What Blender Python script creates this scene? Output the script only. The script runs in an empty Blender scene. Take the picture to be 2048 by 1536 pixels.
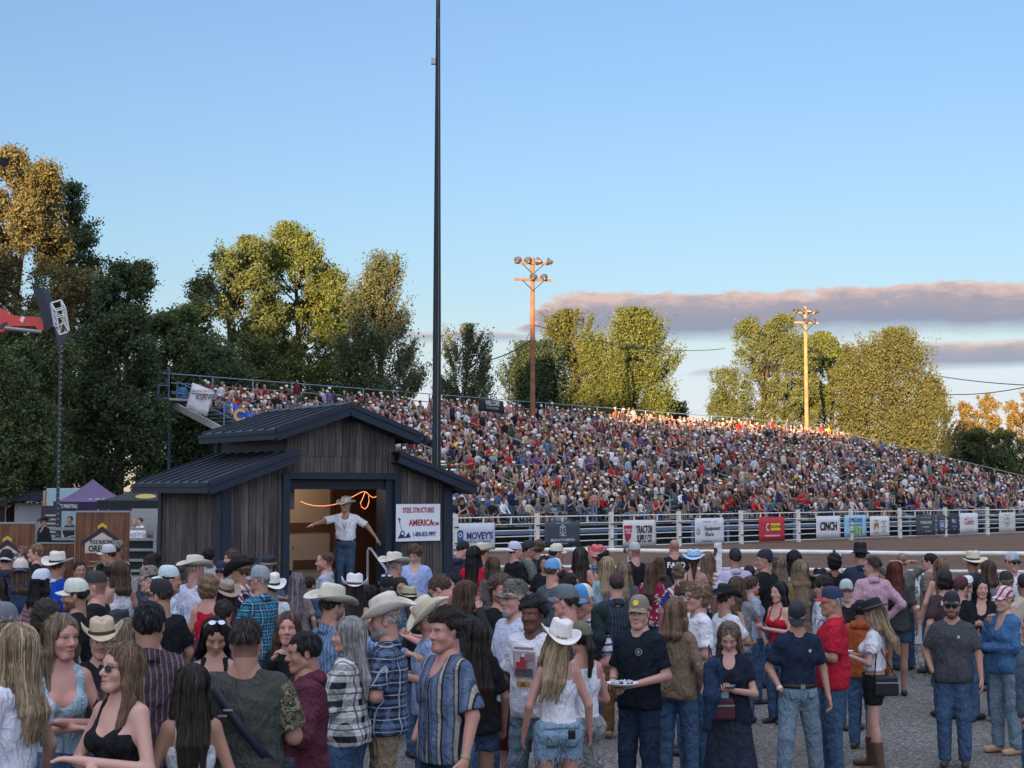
import bpy, math, random
import numpy as np
from mathutils import Vector, Matrix, Euler
R = math.radians
S = bpy.context.scene
COL = S.collection
# ------------------------------------------------------------ camera, sky, sun, exposure
CAMZ, FPX, YH = 2.75, 2980.0, 983.0
PITCH = math.atan((YH - 768) / FPX)
cd = bpy.data.cameras.new('camera'); cam = bpy.data.objects.new('camera', cd); COL.objects.link(cam)
cam.location = (0, 0, CAMZ); cam.rotation_euler = (R(90) + PITCH, 0, 0)
cd.sensor_width = 36; cd.lens = 36 * FPX / 2048; cd.clip_start = .1; cd.clip_end = 20000
S.camera = cam
SUN_EL, SUN_AZ = R(4.0), R(15)      # light travels towards +Y and a little towards +X
sdir = Vector((math.sin(SUN_AZ) * math.cos(SUN_EL), math.cos(SUN_AZ) * math.cos(SUN_EL), -math.sin(SUN_EL)))
sl = bpy.data.lights.new('sun', 'SUN'); so = bpy.data.objects.new('sun', sl); COL.objects.link(so)
sl.energy = 4.5; sl.angle = R(.3); sl.color = (1, .66, .36)
so.rotation_euler = sdir.to_track_quat('-Z', 'Y').to_euler()
S.view_settings.view_transform = 'Standard'; S.view_settings.look = 'None'
S.view_settings.exposure = 2.06; S.view_settings.gamma = 1
w = bpy.data.worlds.new('World'); S.world = w; w.use_nodes = True
def build_world():
    nt = w.node_tree; N = nt.nodes; L = nt.links; N.clear()
    def nd(t, **k):
        n = N.new(t)
        for a, b in k.items(): setattr(n, a, b)
        return n
    def M(op, a, b=None, c=None, clamp=False):
        n = nd('ShaderNodeMath', operation=op); n.use_clamp = clamp
        for i, v in enumerate((a, b, c)):
            if v is None: continue
            if isinstance(v, (int, float)): n.inputs[i].default_value = v
            else: L.new(v, n.inputs[i])
        return n.outputs[0]
    def ramp(f, stops):
        n = nd('ShaderNodeValToRGB'); e = n.color_ramp.elements
        while len(e) < len(stops): e.new(.5)
        for q, (p, c) in zip(e, stops): q.position = p; q.color = (*c, 1)
        L.new(f, n.inputs[0]); return n.outputs[0]
    def mix(f, a, b):
        n = nd('ShaderNodeMix', data_type='RGBA')
        L.new(f, n.inputs[0]) if not isinstance(f, float) else setattr(n.inputs[0], 'default_value', f)
        for i, v in ((6, a), (7, b)):
            if isinstance(v, tuple): n.inputs[i].default_value = (*v, 1)
            else: L.new(v, n.inputs[i])
        return n.outputs[2]
    sky = nd('ShaderNodeTexSky', sky_type='NISHITA'); sky.sun_disc = False
    sky.sun_elevation = SUN_EL; sky.sun_rotation = R(180) + SUN_AZ; sky.air_density = 1.0; sky.dust_density = .6; sky.ozone_density = 1.6
    tc = nd('ShaderNodeTexCoord'); sp = nd('ShaderNodeSeparateXYZ'); L.new(tc.outputs['Generated'], sp.inputs[0])
    x, y, z = sp.outputs
    el = M('DIVIDE', z, M('SQRT', M('ADD', M('MULTIPLY', x, x), M('MULTIPLY', y, y))))   # tan of elevation
    az = M('ARCTAN2', x, y)
    # clouds: dusk cloud bank low in the east, by direction
    cv = nd('ShaderNodeCombineXYZ'); L.new(az, cv.inputs[0]); L.new(M('MULTIPLY', el, 2.6), cv.inputs[1])
    def noise(sc, det, off, rough=.55):
        mp = nd('ShaderNodeVectorMath', operation='ADD'); L.new(cv.outputs[0], mp.inputs[0]); mp.inputs[1].default_value = off
        n = nd('ShaderNodeTexNoise'); n.inputs['Scale'].default_value = sc; n.inputs['Detail'].default_value = det; n.inputs['Roughness'].default_value = rough
        L.new(mp.outputs[0], n.inputs['Vector']); return n.outputs[0]
    def n0(sc, det, off, rough=.55): return M('SUBTRACT', noise(sc, det, off, rough), .5)
    def band(az0, az1, lo, hi, soft_top, soft_bot, ntop, nbot, hump):
        # a cloud between elevations lo..hi, for azimuth az0..az1 with ragged ends
        a = M('ADD', az, M('MULTIPLY', n0(9, 6, (3, lo * 70, 0)), .14))
        ends = M('MULTIPLY', M('DIVIDE', M('SUBTRACT', a, az0), .05, clamp=True), M('DIVIDE', M('SUBTRACT', az1, a), .05, clamp=True), clamp=True)
        top = M('ADD', M('ADD', lo, M('MULTIPLY', M('POWER', ends, .45), hi - lo)), M('ADD', M('MULTIPLY', M('SUBTRACT', .16, M('ABSOLUTE', n0(24, 7, (7, lo * 50, 2), .6))), ntop), M('MULTIPLY', n0(5, 2, (1, lo * 90, 2)), hump)))
        bot = M('ADD', lo, M('MULTIPLY', n0(10, 6, (5, lo * 30, 5)), nbot))
        m = M('MULTIPLY', M('DIVIDE', M('SUBTRACT', top, el), soft_top, clamp=True), M('DIVIDE', M('SUBTRACT', el, bot), soft_bot, clamp=True), clamp=True)
        m = M('MULTIPLY', m, M('MULTIPLY', ends, 6, clamp=True), clamp=True)
        h = M('DIVIDE', M('SUBTRACT', el, bot), M('MAXIMUM', M('SUBTRACT', top, bot), .002), clamp=True)
        return m, h
    base = sky.outputs[0]
    tint = ramp(M('DIVIDE', el, .34, clamp=True), SKYTINT)
    gm = nd('ShaderNodeMix', data_type='RGBA', blend_type='MULTIPLY'); gm.inputs[0].default_value = 1
    L.new(base, gm.inputs[6]); L.new(tint, gm.inputs[7]); col = gm.outputs[2]
    # fill glow added to the unseen sky overhead and west, to brighten the foreground
    overhead_fill = M('MULTIPLY', M('DIVIDE', M('SUBTRACT', el, .8), 1.2, clamp=True), M('ADD', .75, M('MULTIPLY', n0(3, 4, (9, 2, 4)), 1.2)))
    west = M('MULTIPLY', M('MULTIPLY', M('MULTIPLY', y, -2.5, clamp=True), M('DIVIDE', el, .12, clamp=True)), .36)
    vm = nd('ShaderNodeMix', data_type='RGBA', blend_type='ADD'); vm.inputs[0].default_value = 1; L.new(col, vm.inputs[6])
    vs = nd('ShaderNodeVectorMath', operation='SCALE'); vs.inputs[0].default_value = SKY_FILL; L.new(M('MAXIMUM', overhead_fill, west), vs.inputs[3]); L.new(vs.outputs[0], vm.inputs[7]); col = vm.outputs[2]
    # faint texture over the clear sky and pale stripes near the horizon
    for (a0, a1, lo, hi, st, sb, nt_, nb, hump, op) in CLOUDS:
        m, h = band(a0, a1, lo, hi, st, sb, nt_, nb, hump)
        shade = M('ADD', h, M('MULTIPLY', n0(26, 6, (2, 9, 1), .6), .75))
        cc = ramp(M('ADD', shade, M('MULTIPLY', n0(70, 5, (4, 3, 8), .6), .35)), CLOUDCOL)
        col = mix(M('MULTIPLY', m, op), col, cc)
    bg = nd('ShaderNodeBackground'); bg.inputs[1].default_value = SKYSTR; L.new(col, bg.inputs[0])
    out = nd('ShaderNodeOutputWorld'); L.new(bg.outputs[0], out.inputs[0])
SKYSTR = .0804
SKY_FILL = (8.6, 8.8, 10.2)  # colour of the fill added to the unseen sky
SKYTINT = [(.0, (1.16, 1.5, 4.4)), (.08, (.80, .98, 2.75)), (.18, (.70, .75, 1.56)), (.28, (.73, .73, 1.08)), (.38, (.70, .755, 1.03)), (.48, (.71, .785, 1.04)), (.67, (.74, .82, 1.07)), (1, (.78, .86, 1.13))]
CLOUDCOL = [(0.0, (.84, .98, 1.38)), (.45, (.95, .97, 1.28)), (.68, (1.2, 1.06, 1.24)), (.92, (2.25, 1.60, 1.42))]
# az0, az1, elevation tan lo, hi, soft top, soft bottom, noise top, noise bottom, hump, opacity
CLOUDS = [(-.005, .60, .0985, .1320, .003, .012, .030, .020, .022, .94),
          (-.12, .04, .0990, .1080, .005, .006, .008, .004, .006, .8),
          (.16, .62, .0780, .0950, .004, .006, .008, .006, .010, .85),
          (.10, .22, .0760, .0860, .004, .006, .006, .006, .004, .8),
          (.0, .5, .050, .056, .006, .006, .01, .01, .004, .3),
          (-.02, .03, .246, .2545, .006, .006, .02, .01, .01, .2), (-.10, -.08, .315, .321, .006, .006, .02, .01, .0, .25)]
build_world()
# ------------------------------------------------------------ helpers
rng = np.random.default_rng(7); random.seed(7)
def ray(px, py):
    """world direction of a photo pixel, scaled so that its Y is 1"""
    u = (px - 1024) / FPX; v = (768 - py) / FPX
    c, s = math.cos(PITCH), math.sin(PITCH)
    y = c - v * s; z = s + v * c
    return Vector((u / y, 1, z / y))
def at(px, py, Y): d = ray(px, py); return Vector((d.x * Y, Y, CAMZ + d.z * Y))
def gz(y): # the ground rises gently towards the photographer
    t = min(1, max(0, (y - 7.) / 8.)); return .36 * (1 - t * t * (3 - 2 * t))
def link(o, parent=None):
    COL.objects.link(o)
    if parent is not None: o.parent = parent
    return o
def tag(o, label=None, cat=None, group=None, kind=None):
    if label: o['label'] = label
    if cat: o['category'] = cat
    if group: o['group'] = group
    if kind: o['kind'] = kind
    return o
def empty(name, loc=(0, 0, 0), rz=0, label=None, cat=None, group=None):
    o = bpy.data.objects.new(name, None); o.empty_display_size = .2; o.location = loc; o.rotation_euler = (0, 0, rz)
    COL.objects.link(o); return tag(o, label, cat, group)
def mesh_np(name, V, F, mats=None, parent=None, smooth=False, col=None, mi=None, colF=None):
    """V (n,3), F (m,k) quads or tris"""
    V = np.asarray(V, np.float32); F = np.asarray(F, np.int32)
    me = bpy.data.meshes.new(name); k = F.shape[1]
    me.vertices.add(len(V)); me.vertices.foreach_set('co', V.ravel())
    me.loops.add(F.size); me.loops.foreach_set('vertex_index', F.ravel())
    me.polygons.add(len(F)); me.polygons.foreach_set('loop_start', np.arange(0, F.size, k, dtype=np.int32))
    me.polygons.foreach_set('loop_total', np.full(len(F), k, np.int32))
    if smooth: me.polygons.foreach_set('use_smooth', np.ones(len(F), bool))
    for m in (mats if isinstance(mats, (list, tuple)) else [mats]):
        if m: me.materials.append(m)
    if mi is not None: me.polygons.foreach_set('material_index', np.asarray(mi, np.int32))
    if col is not None:
        a = me.color_attributes.new('Col', 'FLOAT_COLOR', 'POINT'); c = np.ones((len(V), 4), np.float32); c[:, :3] = col
        a.data.foreach_set('color', c.ravel())
    me.update(calc_edges=True)
    return link(bpy.data.objects.new(name, me), parent)
class MB:
    """collects shapes and links them as one mesh object"""
    def __init__(s): s.v = []; s.f = []; s.m = []; s.sm = []
    def add(s, v, f, m=0, sm=False):
        n = len(s.v); s.v += [tuple(p) for p in v]; s.f += [tuple(i + n for i in q) for q in f]; s.m += [m] * len(f); s.sm += [sm] * len(f); return s
    def box(s, c, d, rz=0, m=0, M=None):
        x, y, z = d[0] / 2, d[1] / 2, d[2] / 2; cr, sr = math.cos(rz), math.sin(rz); v = []
        for i in (-1, 1):
            for j in (-1, 1):
                for k in (-1, 1):
                    a, b = i * x, j * y
                    p = Vector((c[0] + a * cr - b * sr, c[1] + a * sr + b * cr, c[2] + k * z)); v.append(M @ p if M else p)
        return s.add(v, [(0, 1, 3, 2), (4, 6, 7, 5), (0, 4, 5, 1), (2, 3, 7, 6), (0, 2, 6, 4), (1, 5, 7, 3)], m)
    def hexa(s, v, m=0):   # 4 bottom + 4 top corners
        return s.add(v, [(3, 2, 1, 0), (4, 5, 6, 7), (0, 1, 5, 4), (1, 2, 6, 5), (2, 3, 7, 6), (3, 0, 4, 7)], m)
    def bar(s, a, b, w, h=None, m=0, up=(0, 0, 1)):
        a = Vector(a); b = Vector(b); d = (b - a).normalized(); u = Vector(up)
        if abs(d.dot(u)) > .98: u = Vector((0, 1, 0))
        r = d.cross(u).normalized(); u = r.cross(d); h = h or w; r *= w / 2; u *= h / 2
        return s.hexa([a - r - u, a + r - u, a + r + u, a - r + u, b - r - u, b + r - u, b + r + u, b - r + u], m)
    def tube(s, pts, rad, n=8, m=0, cap=True, sm=True):
        pts = [Vector(p) for p in pts]; rad = rad if isinstance(rad, (list, tuple)) else [rad] * len(pts); v = []; f = []
        ref = Vector((0.01, .02, 1))
        if abs((pts[-1] - pts[0]).normalized().z) > .9: ref = Vector((0, 1, .02))
        for i, p in enumerate(pts):
            d = (pts[min(i + 1, len(pts) - 1)] - pts[max(i - 1, 0)]).normalized(); a = d.cross(ref).normalized(); b = a.cross(d)
            for k in range(n):
                t = 2 * math.pi * k / n; v.append(p + (a * math.cos(t) + b * math.sin(t)) * rad[i])
        for i in range(len(pts) - 1):
            for k in range(n): f.append((i * n + k, i * n + (k + 1) % n, (i + 1) * n + (k + 1) % n, (i + 1) * n + k))
        s.add(v, f, m, sm)
        if cap: s.add(v[:n], [tuple(range(n))[::-1]], m); s.add(v[-n:], [tuple(range(n))], m)
        return s
    def lathe(s, prof, c=(0, 0, 0), n=20, sx=1, sy=1, m=0, sm=True):
        v = [(c[0] + r * sx * math.cos(2 * math.pi * k / n), c[1] + r * sy * math.sin(2 * math.pi * k / n), c[2] + z) for r, z in prof for k in range(n)]
        f = [(i * n + k, i * n + (k + 1) % n, (i + 1) * n + (k + 1) % n, (i + 1) * n + k) for i in range(len(prof) - 1) for k in range(n)]
        return s.add(v, f, m, sm)
    def prism(s, poly, y0, y1, m=0, M=None):  # polygon in xz, extruded along y
        n = len(poly); v = [(x, y0, z) for x, z in poly] + [(x, y1, z) for x, z in poly]
        f = [tuple(range(n)), tuple(range(n, 2 * n))[::-1]] + [(i, i + n, (i + 1) % n + n, (i + 1) % n) for i in range(n)]
        if M: v = [M @ Vector(p) for p in v]
        return s.add(v, f, m)
    def build(s, name, mats, parent=None, bev=0):
        me = bpy.data.meshes.new(name); me.from_pydata([tuple(p) for p in s.v], [], s.f)
        for m in (mats if isinstance(mats, (list, tuple)) else [mats]): me.materials.append(m)
        me.polygons.foreach_set('material_index', s.m); me.polygons.foreach_set('use_smooth', s.sm)
        o = link(bpy.data.objects.new(name, me), parent)
        if bev:
            b = o.modifiers.new('bevel', 'BEVEL'); b.width = bev; b.segments = 2; b.limit_method = 'ANGLE'
        return o
# ------------------------------------------------------------ materials
MC = {}
class NT:
    def __init__(s, name, rough=.8, metal=0, spec=.3):
        s.m = bpy.data.materials.new(name); s.m.use_nodes = True; s.nt = s.m.node_tree; s.N = s.nt.nodes; s.L = s.nt.links
        s.b = s.N['Principled BSDF']; s.b.inputs['Roughness'].default_value = rough; s.b.inputs['Metallic'].default_value = metal
        s.b.inputs['Specular IOR Level'].default_value = spec; s._tc = None
    def nd(s, t, **k):
        n = s.N.new(t)
        for a, b in k.items(): setattr(n, a, b)
        return n
    def set(s, inp, v):
        if isinstance(v, (int, float)): inp.default_value = v
        elif isinstance(v, tuple): inp.default_value = (*v, 1) if len(v) == 3 and inp.type == 'RGBA' else v
        else: s.L.new(v, inp)
    def co(s, kind='Object'):
        if s._tc is None: s._tc = s.nd('ShaderNodeTexCoord')
        return s._tc.outputs[kind]
    def scaled(s, sc, kind='Object'):
        m = s.nd('ShaderNodeMapping'); s.L.new(s.co(kind), m.inputs[0]); m.inputs['Scale'].default_value = sc; return m.outputs[0]
    def noise(s, sc, det=3, vec=None, rough=.5, dist=0):
        n = s.nd('ShaderNodeTexNoise'); n.inputs['Scale'].default_value = sc; n.inputs['Detail'].default_value = det
        n.inputs['Roughness'].default_value = rough; n.inputs['Distortion'].default_value = dist
        s.L.new(vec if vec is not None else s.co(), n.inputs['Vector']); return n.outputs[0]
    def M(s, op, a, b=None, clamp=False):
        n = s.nd('ShaderNodeMath', operation=op); n.use_clamp = clamp; s.set(n.inputs[0], a)
        if b is not None: s.set(n.inputs[1], b)
        return n.outputs[0]
    def xyz(s, v=None):
        n = s.nd('ShaderNodeSeparateXYZ'); s.L.new(v if v is not None else s.co(), n.inputs[0]); return n.outputs
    def ramp(s, f, stops, const=False):
        n = s.nd('ShaderNodeValToRGB'); e = n.color_ramp.elements
        if const: n.color_ramp.interpolation = 'CONSTANT'
        while len(e) < len(stops): e.new(.5)
        for q, (p, c) in zip(e, stops): q.position = p; q.color = (*c, 1)
        s.L.new(f, n.inputs[0]); return n.outputs[0]
    def mix(s, f, a, b, bt='MIX'):
        n = s.nd('ShaderNodeMix', data_type='RGBA', blend_type=bt); s.set(n.inputs[0], f); s.set(n.inputs[6], a); s.set(n.inputs[7], b); return n.outputs[2]
    def bump(s, h, st=.3, d=.01):
        n = s.nd('ShaderNodeBump'); n.inputs['Strength'].default_value = st; n.inputs['Distance'].default_value = d; s.L.new(h, n.inputs['Height'])
        s.L.new(n.outputs[0], s.b.inputs['Normal'])
    def base(s, c): s.set(s.b.inputs['Base Color'], c)
def mul(c, k): return tuple(min(1, x * k) for x in c)
def plain(name, c, rough=.7, metal=0, var=.12, sc=6, bump=0, spec=.3):
    key = ('plain', name, c)
    if key in MC: return MC[key]
    t = NT(name, rough, metal, spec); n = t.noise(sc, 4); t.base(t.mix(n, mul(c, 1 - var * 1.6), mul(c, 1 + var * 1.2)))
    if bump: t.bump(t.noise(sc * 8, 3), bump)
    MC[key] = t.m; return t.m
def vcol(name, rough=.8, spec=.25, bump=0, sc=60):
    t = NT(name, rough, 0, spec); a = t.nd('ShaderNodeAttribute', attribute_name='Col')
    n = t.noise(sc, 3); t.base(t.mix(.5, a.outputs[0], t.mix(n, a.outputs[0], (.0, .0, .0)), 'MIX') if False else a.outputs[0])
    if bump: t.bump(n, bump)
    return t.m
def skin_mat():
    if 'skin' in MC: return MC['skin']
    t = NT('skin', .46, 0, .35); a = t.nd('ShaderNodeAttribute', attribute_name='Col')
    n = t.M('MULTIPLY', t.M('ADD', t.noise(16, 4), t.noise(70, 3)), .62); t.bump(t.noise(220, 2), .12, .002); t.base(t.mix(t.M('MULTIPLY', n, .42), a.outputs[0], t.mix(.5, a.outputs[0], (.35, .09, .06)), 'MIX'))
    t.b.inputs['Subsurface Weight'].default_value = 0
    MC['skin'] = t.m; return t.m
def hair_mat(c, curly=False):
    k = ('hair', c, curly)
    if k in MC: return MC[k]
    t = NT('hair', .5, 0, .22)
    if curly: n = t.noise(45, 4, rough=.7); n2 = t.noise(12, 3)
    else: n = t.noise(1, 4, t.scaled((210, 210, 10)), .65, .3); n2 = t.noise(1, 3, t.scaled((60, 60, 5)), .5, .4)
    f = t.M('ADD', t.M('MULTIPLY', n, .6), t.M('MULTIPLY', n2, .4))
    t.base(t.ramp(f, [(.36, mul(c, .30)), (.5, mul(c, .9)), (.66, mul(c, 1.9))]))
    t.bump(n, 1., .018)
    MC[k] = t.m; return t.m
def fabric(spec):
    """spec: (kind, colours...)"""
    k = ('fab', spec)
    if k in MC: return MC[k]
    kind, cs = spec[0], spec[1:]; c = cs[0]
    t = NT(kind + '_fabric', .9, 0, .06); x, y, z = t.xyz(); wr = t.noise(9, 5, dist=.6)
    wob = t.M('MULTIPLY', t.M('SUBTRACT', t.noise(4, 2), .5), .028)
    h = t.M('ADD', t.M('MULTIPLY', y, .45), t.M('ADD', x, wob))
    def per(v, p, o=0.): return t.M('FRACT', t.M('ADD', t.M('DIVIDE', v, p), 50 + o))
    def line(v, p, wd, o=0.): return t.M('LESS_THAN', per(v, p, o), wd)
    if kind == 'plain': out = t.mix(wr, mul(c, .8), mul(c, 1.15))
    elif kind == 'denim':
        n1 = t.noise(5, 3); fade = t.M('MULTIPLY', n1, .9); out = t.mix(fade, mul(c, .45), mul(c, 1.2)); out = t.mix(t.M('MULTIPLY', t.noise(1, 2, t.scaled((220, 220, 60))), .5), out, mul(c, 1.5))
    elif kind == 'vstripe':
        per_ = .115; f = per(h, per_); n = len(cs); ws = {3: (.0, .38, .52), 4: (0, .34, .46, .6), 5: (0, .3, .42, .62, .72)}.get(n, tuple(i / n for i in range(n)))
        out = t.ramp(f, [(w_, cc) for w_, cc in zip(ws, cs)], True)
        out = t.mix(t.M('MULTIPLY', wr, .3), out, mul(c, .5))
    elif kind == 'thinv':
        out = t.mix(line(h, .035, .22), c, cs[1]); out = t.mix(t.M('MULTIPLY', wr, .5), out, c)
    elif kind == 'hstripe':
        out = t.mix(line(t.M('ADD', z, wob), .062, .3), c, cs[1])
    elif kind == 'plaid':
        p_ = cs[3][0] if len(cs) > 3 else .085
        a = line(h, p_, .36); b = line(t.M('ADD', z, wob), p_, .36); out = t.mix(t.M('MULTIPLY', t.M('ADD', a, b), .5), c, cs[1])
        l2 = t.M('MAXIMUM', line(h, p_, .09, .33), line(t.M('ADD', z, wob), p_, .09, .33)); out = t.mix(t.M('MULTIPLY', l2, .8), out, cs[2])
    elif kind == 'camo':
        out = t.ramp(t.noise(14 if len(cs) < 5 else 22, 2, dist=1.2), [(p_, cc) for p_, cc in zip((0, .44, .52, .6), cs)], True)
    elif kind == 'spots':
        v = t.nd('ShaderNodeTexVoronoi', feature='DISTANCE_TO_EDGE'); v.inputs['Scale'].default_value = cs[2][0]; t.L.new(t.co(), v.inputs['Vector'])
        a = t.M('LESS_THAN', t.M('ABSOLUTE', t.M('SUBTRACT', v.outputs[0], .16)), .075); a = t.M('MULTIPLY', a, t.M('GREATER_THAN', t.noise(24, 2), .46)); out = t.mix(a, c, cs[1])
    elif kind == 'blotch':
        out = t.ramp(t.noise(9, 3, dist=.5), [(.0, c), (.5, c), (.54, cs[1]), (.62, cs[2] if len(cs) > 2 else c)], True)
    elif kind == 'flag':
        a = line(t.M('ADD', h, t.M('MULTIPLY', z, .6)), .07, .35); out = t.mix(a, c, cs[1]); out = t.mix(t.M('GREATER_THAN', t.noise(4.5, 1), .56), out, cs[2])
    else: out = c
    t.base(out)
    fine = t.noise(160, 2); f1 = t.noise(4.2, 2, t.scaled((1.7, 1.7, .9)), .5, 1.2); cr1 = t.M('POWER', t.M('SUBTRACT', 1., t.M('ABSOLUTE', t.M('MULTIPLY', t.M('SUBTRACT', f1, .5), 5.), True), True), 1.6); f2 = t.noise(11, 2, t.scaled((1.2, 1.2, 1.0)), .5, .8); cr2 = t.M('POWER', t.M('SUBTRACT', 1., t.M('ABSOLUTE', t.M('MULTIPLY', t.M('SUBTRACT', f2, .5), 6.), True), True), 1.5); t.bump(t.M('ADD', t.M('ADD', t.M('MULTIPLY', cr1, 1.1), t.M('MULTIPLY', cr2, .4)), t.M('ADD', t.M('MULTIPLY', wr, .8), t.M('MULTIPLY', fine, .12))), .6, .022)
    MC[k] = t.m; return t.m
# ------------------------------------------------------------ implicit surfaces -> one continuous mesh each
class Grid:
    def __init__(s, lo, hi, h):
        s.ax = [np.arange(lo[i], hi[i] + h, h, dtype=np.float32) for i in range(3)]; s.h = h
        s.F = np.full([len(a) for a in s.ax], .5, np.float32)
    def sub(s, lo, hi, mg):
        sl = []
        for i in range(3):
            a = int(np.searchsorted(s.ax[i], lo[i] - mg)); b = int(np.searchsorted(s.ax[i], hi[i] + mg)); sl.append(slice(max(a, 0), min(b, len(s.ax[i]))))
        if any(q.stop <= q.start for q in sl): return None
        sl = tuple(sl); return sl, s.ax[0][sl[0]][:, None, None], s.ax[1][sl[1]][None, :, None], s.ax[2][sl[2]][None, None, :]
    def comb(s, sl, d, k, sub=False):
        a = s.F[sl]
        if sub: a = -a
        if k > 0:
            h = np.maximum(k - np.abs(a - d), 0) / k; r = np.minimum(a, d) - h * h * k * .25
        else: r = np.minimum(a, d)
        s.F[sl] = -r if sub else r
    def ell(s, c, r, k=.03, rot=None, sub=False):
        m = max(r) if rot is not None else 0
        rr = [m] * 3 if rot is not None else r
        q = s.sub([c[i] - rr[i] for i in range(3)], [c[i] + rr[i] for i in range(3)], k + 2.5 * s.h)
        if q is None: return s
        sl, X, Y, Z = q; X = X - c[0]; Y = Y - c[1]; Z = Z - c[2]
        if rot is not None:
            m = np.array(Euler(rot).to_matrix()).T; X, Y, Z = (m[0][0] * X + m[0][1] * Y + m[0][2] * Z, m[1][0] * X + m[1][1] * Y + m[1][2] * Z, m[2][0] * X + m[2][1] * Y + m[2][2] * Z)
        k0 = np.sqrt((X / r[0]) ** 2 + (Y / r[1]) ** 2 + (Z / r[2]) ** 2); k1 = np.sqrt((X / r[0] ** 2) ** 2 + (Y / r[1] ** 2) ** 2 + (Z / r[2] ** 2) ** 2) + 1e-6
        s.comb(sl, np.maximum(k0 * (k0 - 1) / k1, -.5).astype(np.float32), k, sub); return s
    def cone(s, a, b, r1, r2, k=.03, sub=False, flat=1.):
        a = np.array(a, float); b = np.array(b, float); r = max(r1, r2)
        q = s.sub(np.minimum(a, b) - r, np.maximum(a, b) + r, k + 2.5 * s.h)
        if q is None: return s
        sl, X, Y, Z = q; ba = b - a; l2 = (ba ** 2).sum() + 1e-9
        t = np.clip(((X - a[0]) * ba[0] + (Y - a[1]) * ba[1] + (Z - a[2]) * ba[2]) / l2, 0, 1)
        d = np.sqrt((X - a[0] - t * ba[0]) ** 2 + ((Y - a[1] - t * ba[1]) / flat) ** 2 + (Z - a[2] - t * ba[2]) ** 2) - (r1 + (r2 - r1) * t)
        s.comb(sl, d.astype(np.float32), k, sub); return s
    def cut(s, fn):
        """keep only where fn(X,Y,Z) < 0"""
        X, Y, Z = s.ax[0][:, None, None], s.ax[1][None, :, None], s.ax[2][None, None, :]
        s.F = np.maximum(s.F, np.broadcast_to(fn(X, Y, Z), s.F.shape)).astype(np.float32); return s
    def disp(s, fn):
        X, Y, Z = s.ax[0][:, None, None], s.ax[1][None, :, None], s.ax[2][None, None, :]
        s.F = (s.F + fn(X, Y, Z)).astype(np.float32); return s
    def nets(s):
        F = s.F.copy(); F[0] = F[-1] = .5; F[:, 0] = F[:, -1] = .5; F[:, :, 0] = F[:, :, -1] = .5; sg = F < 0
        nx, ny, nz = F.shape; cs = [sg[i:nx - 1 + i, j:ny - 1 + j, k:nz - 1 + k] for i in (0, 1) for j in (0, 1) for k in (0, 1)]
        al = cs[0].copy(); an = cs[0].copy()
        for c in cs[1:]: al &= c; an |= c
        act = an & ~al; idx = np.full(act.shape, -1, np.int32); I = np.argwhere(act); n = len(I)
        if n == 0: return np.zeros((0, 3)), np.zeros((0, 4), int)
        idx[tuple(I.T)] = np.arange(n)
        P = np.zeros((n, 3)); W = np.zeros(n)
        for a in range(3):
            o = [b for b in range(3) if b != a]
            for u in (0, 1):
                for v in (0, 1):
                    p0 = I.copy(); p0[:, o[0]] += u; p0[:, o[1]] += v; p1 = p0.copy(); p1[:, a] += 1
                    f0 = F[tuple(p0.T)]; f1 = F[tuple(p1.T)]; m = (f0 < 0) != (f1 < 0)
                    t = np.where(m, f0 / np.where(m, f0 - f1, 1), 0); q = p0.astype(float); q[:, a] += t
                    P += q * m[:, None]; W += m
        P /= W[:, None]
        V = np.stack([s.ax[i][0] + P[:, i] * s.h for i in range(3)], 1); Q = []
        for a in range(3):
            b, c = (a + 1) % 3, (a + 2) % 3
            lo = [slice(None)] * 3; hi = [slice(None)] * 3; lo[a] = slice(0, -1); hi[a] = slice(1, None)
            for t in (b, c): lo[t] = slice(1, -1); hi[t] = slice(1, -1)
            A = sg[tuple(lo)]; B = sg[tuple(hi)]; E = np.argwhere(A != B)
            if len(E) == 0: continue
            fl = A[tuple(E.T)]; E[:, b] += 1; E[:, c] += 1
            def id_(db, dc): q = E.copy(); q[:, b] -= db; q[:, c] -= dc; return idx[tuple(q.T)]
            q = np.stack([id_(0, 0), id_(1, 0), id_(1, 1), id_(0, 1)], 1); q[~fl] = q[~fl][:, ::-1]; Q.append(q)
        return V, np.concatenate(Q)
def join(parts):
    Vs, Fs, n = [], [], 0
    for V, F in parts:
        if len(V) == 0: continue
        Vs.append(V); Fs.append(F + n); n += len(V)
    return np.concatenate(Vs), np.concatenate(Fs)
def wrinkle(amp, seed, fz=14., fx=9.):
    r = np.random.default_rng(seed); p = r.uniform(0, 6.28, 8); a = r.uniform(.6, 1.5, 8)
    return lambda X, Y, Z: amp * (np.sin(fz * a[0] * Z + fx * a[1] * X + p[0]) * np.sin(fx * 1.3 * a[2] * X - 5 * Y + p[1]) + .7 * np.sin(2.1 * fz * a[3] * Z - 1.7 * fx * X + 12 * Y * a[4] + p[2]) + .4 * np.sin(fz * 3.7 * Z * a[5] + 21 * X + 17 * Y + p[3]))
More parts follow.
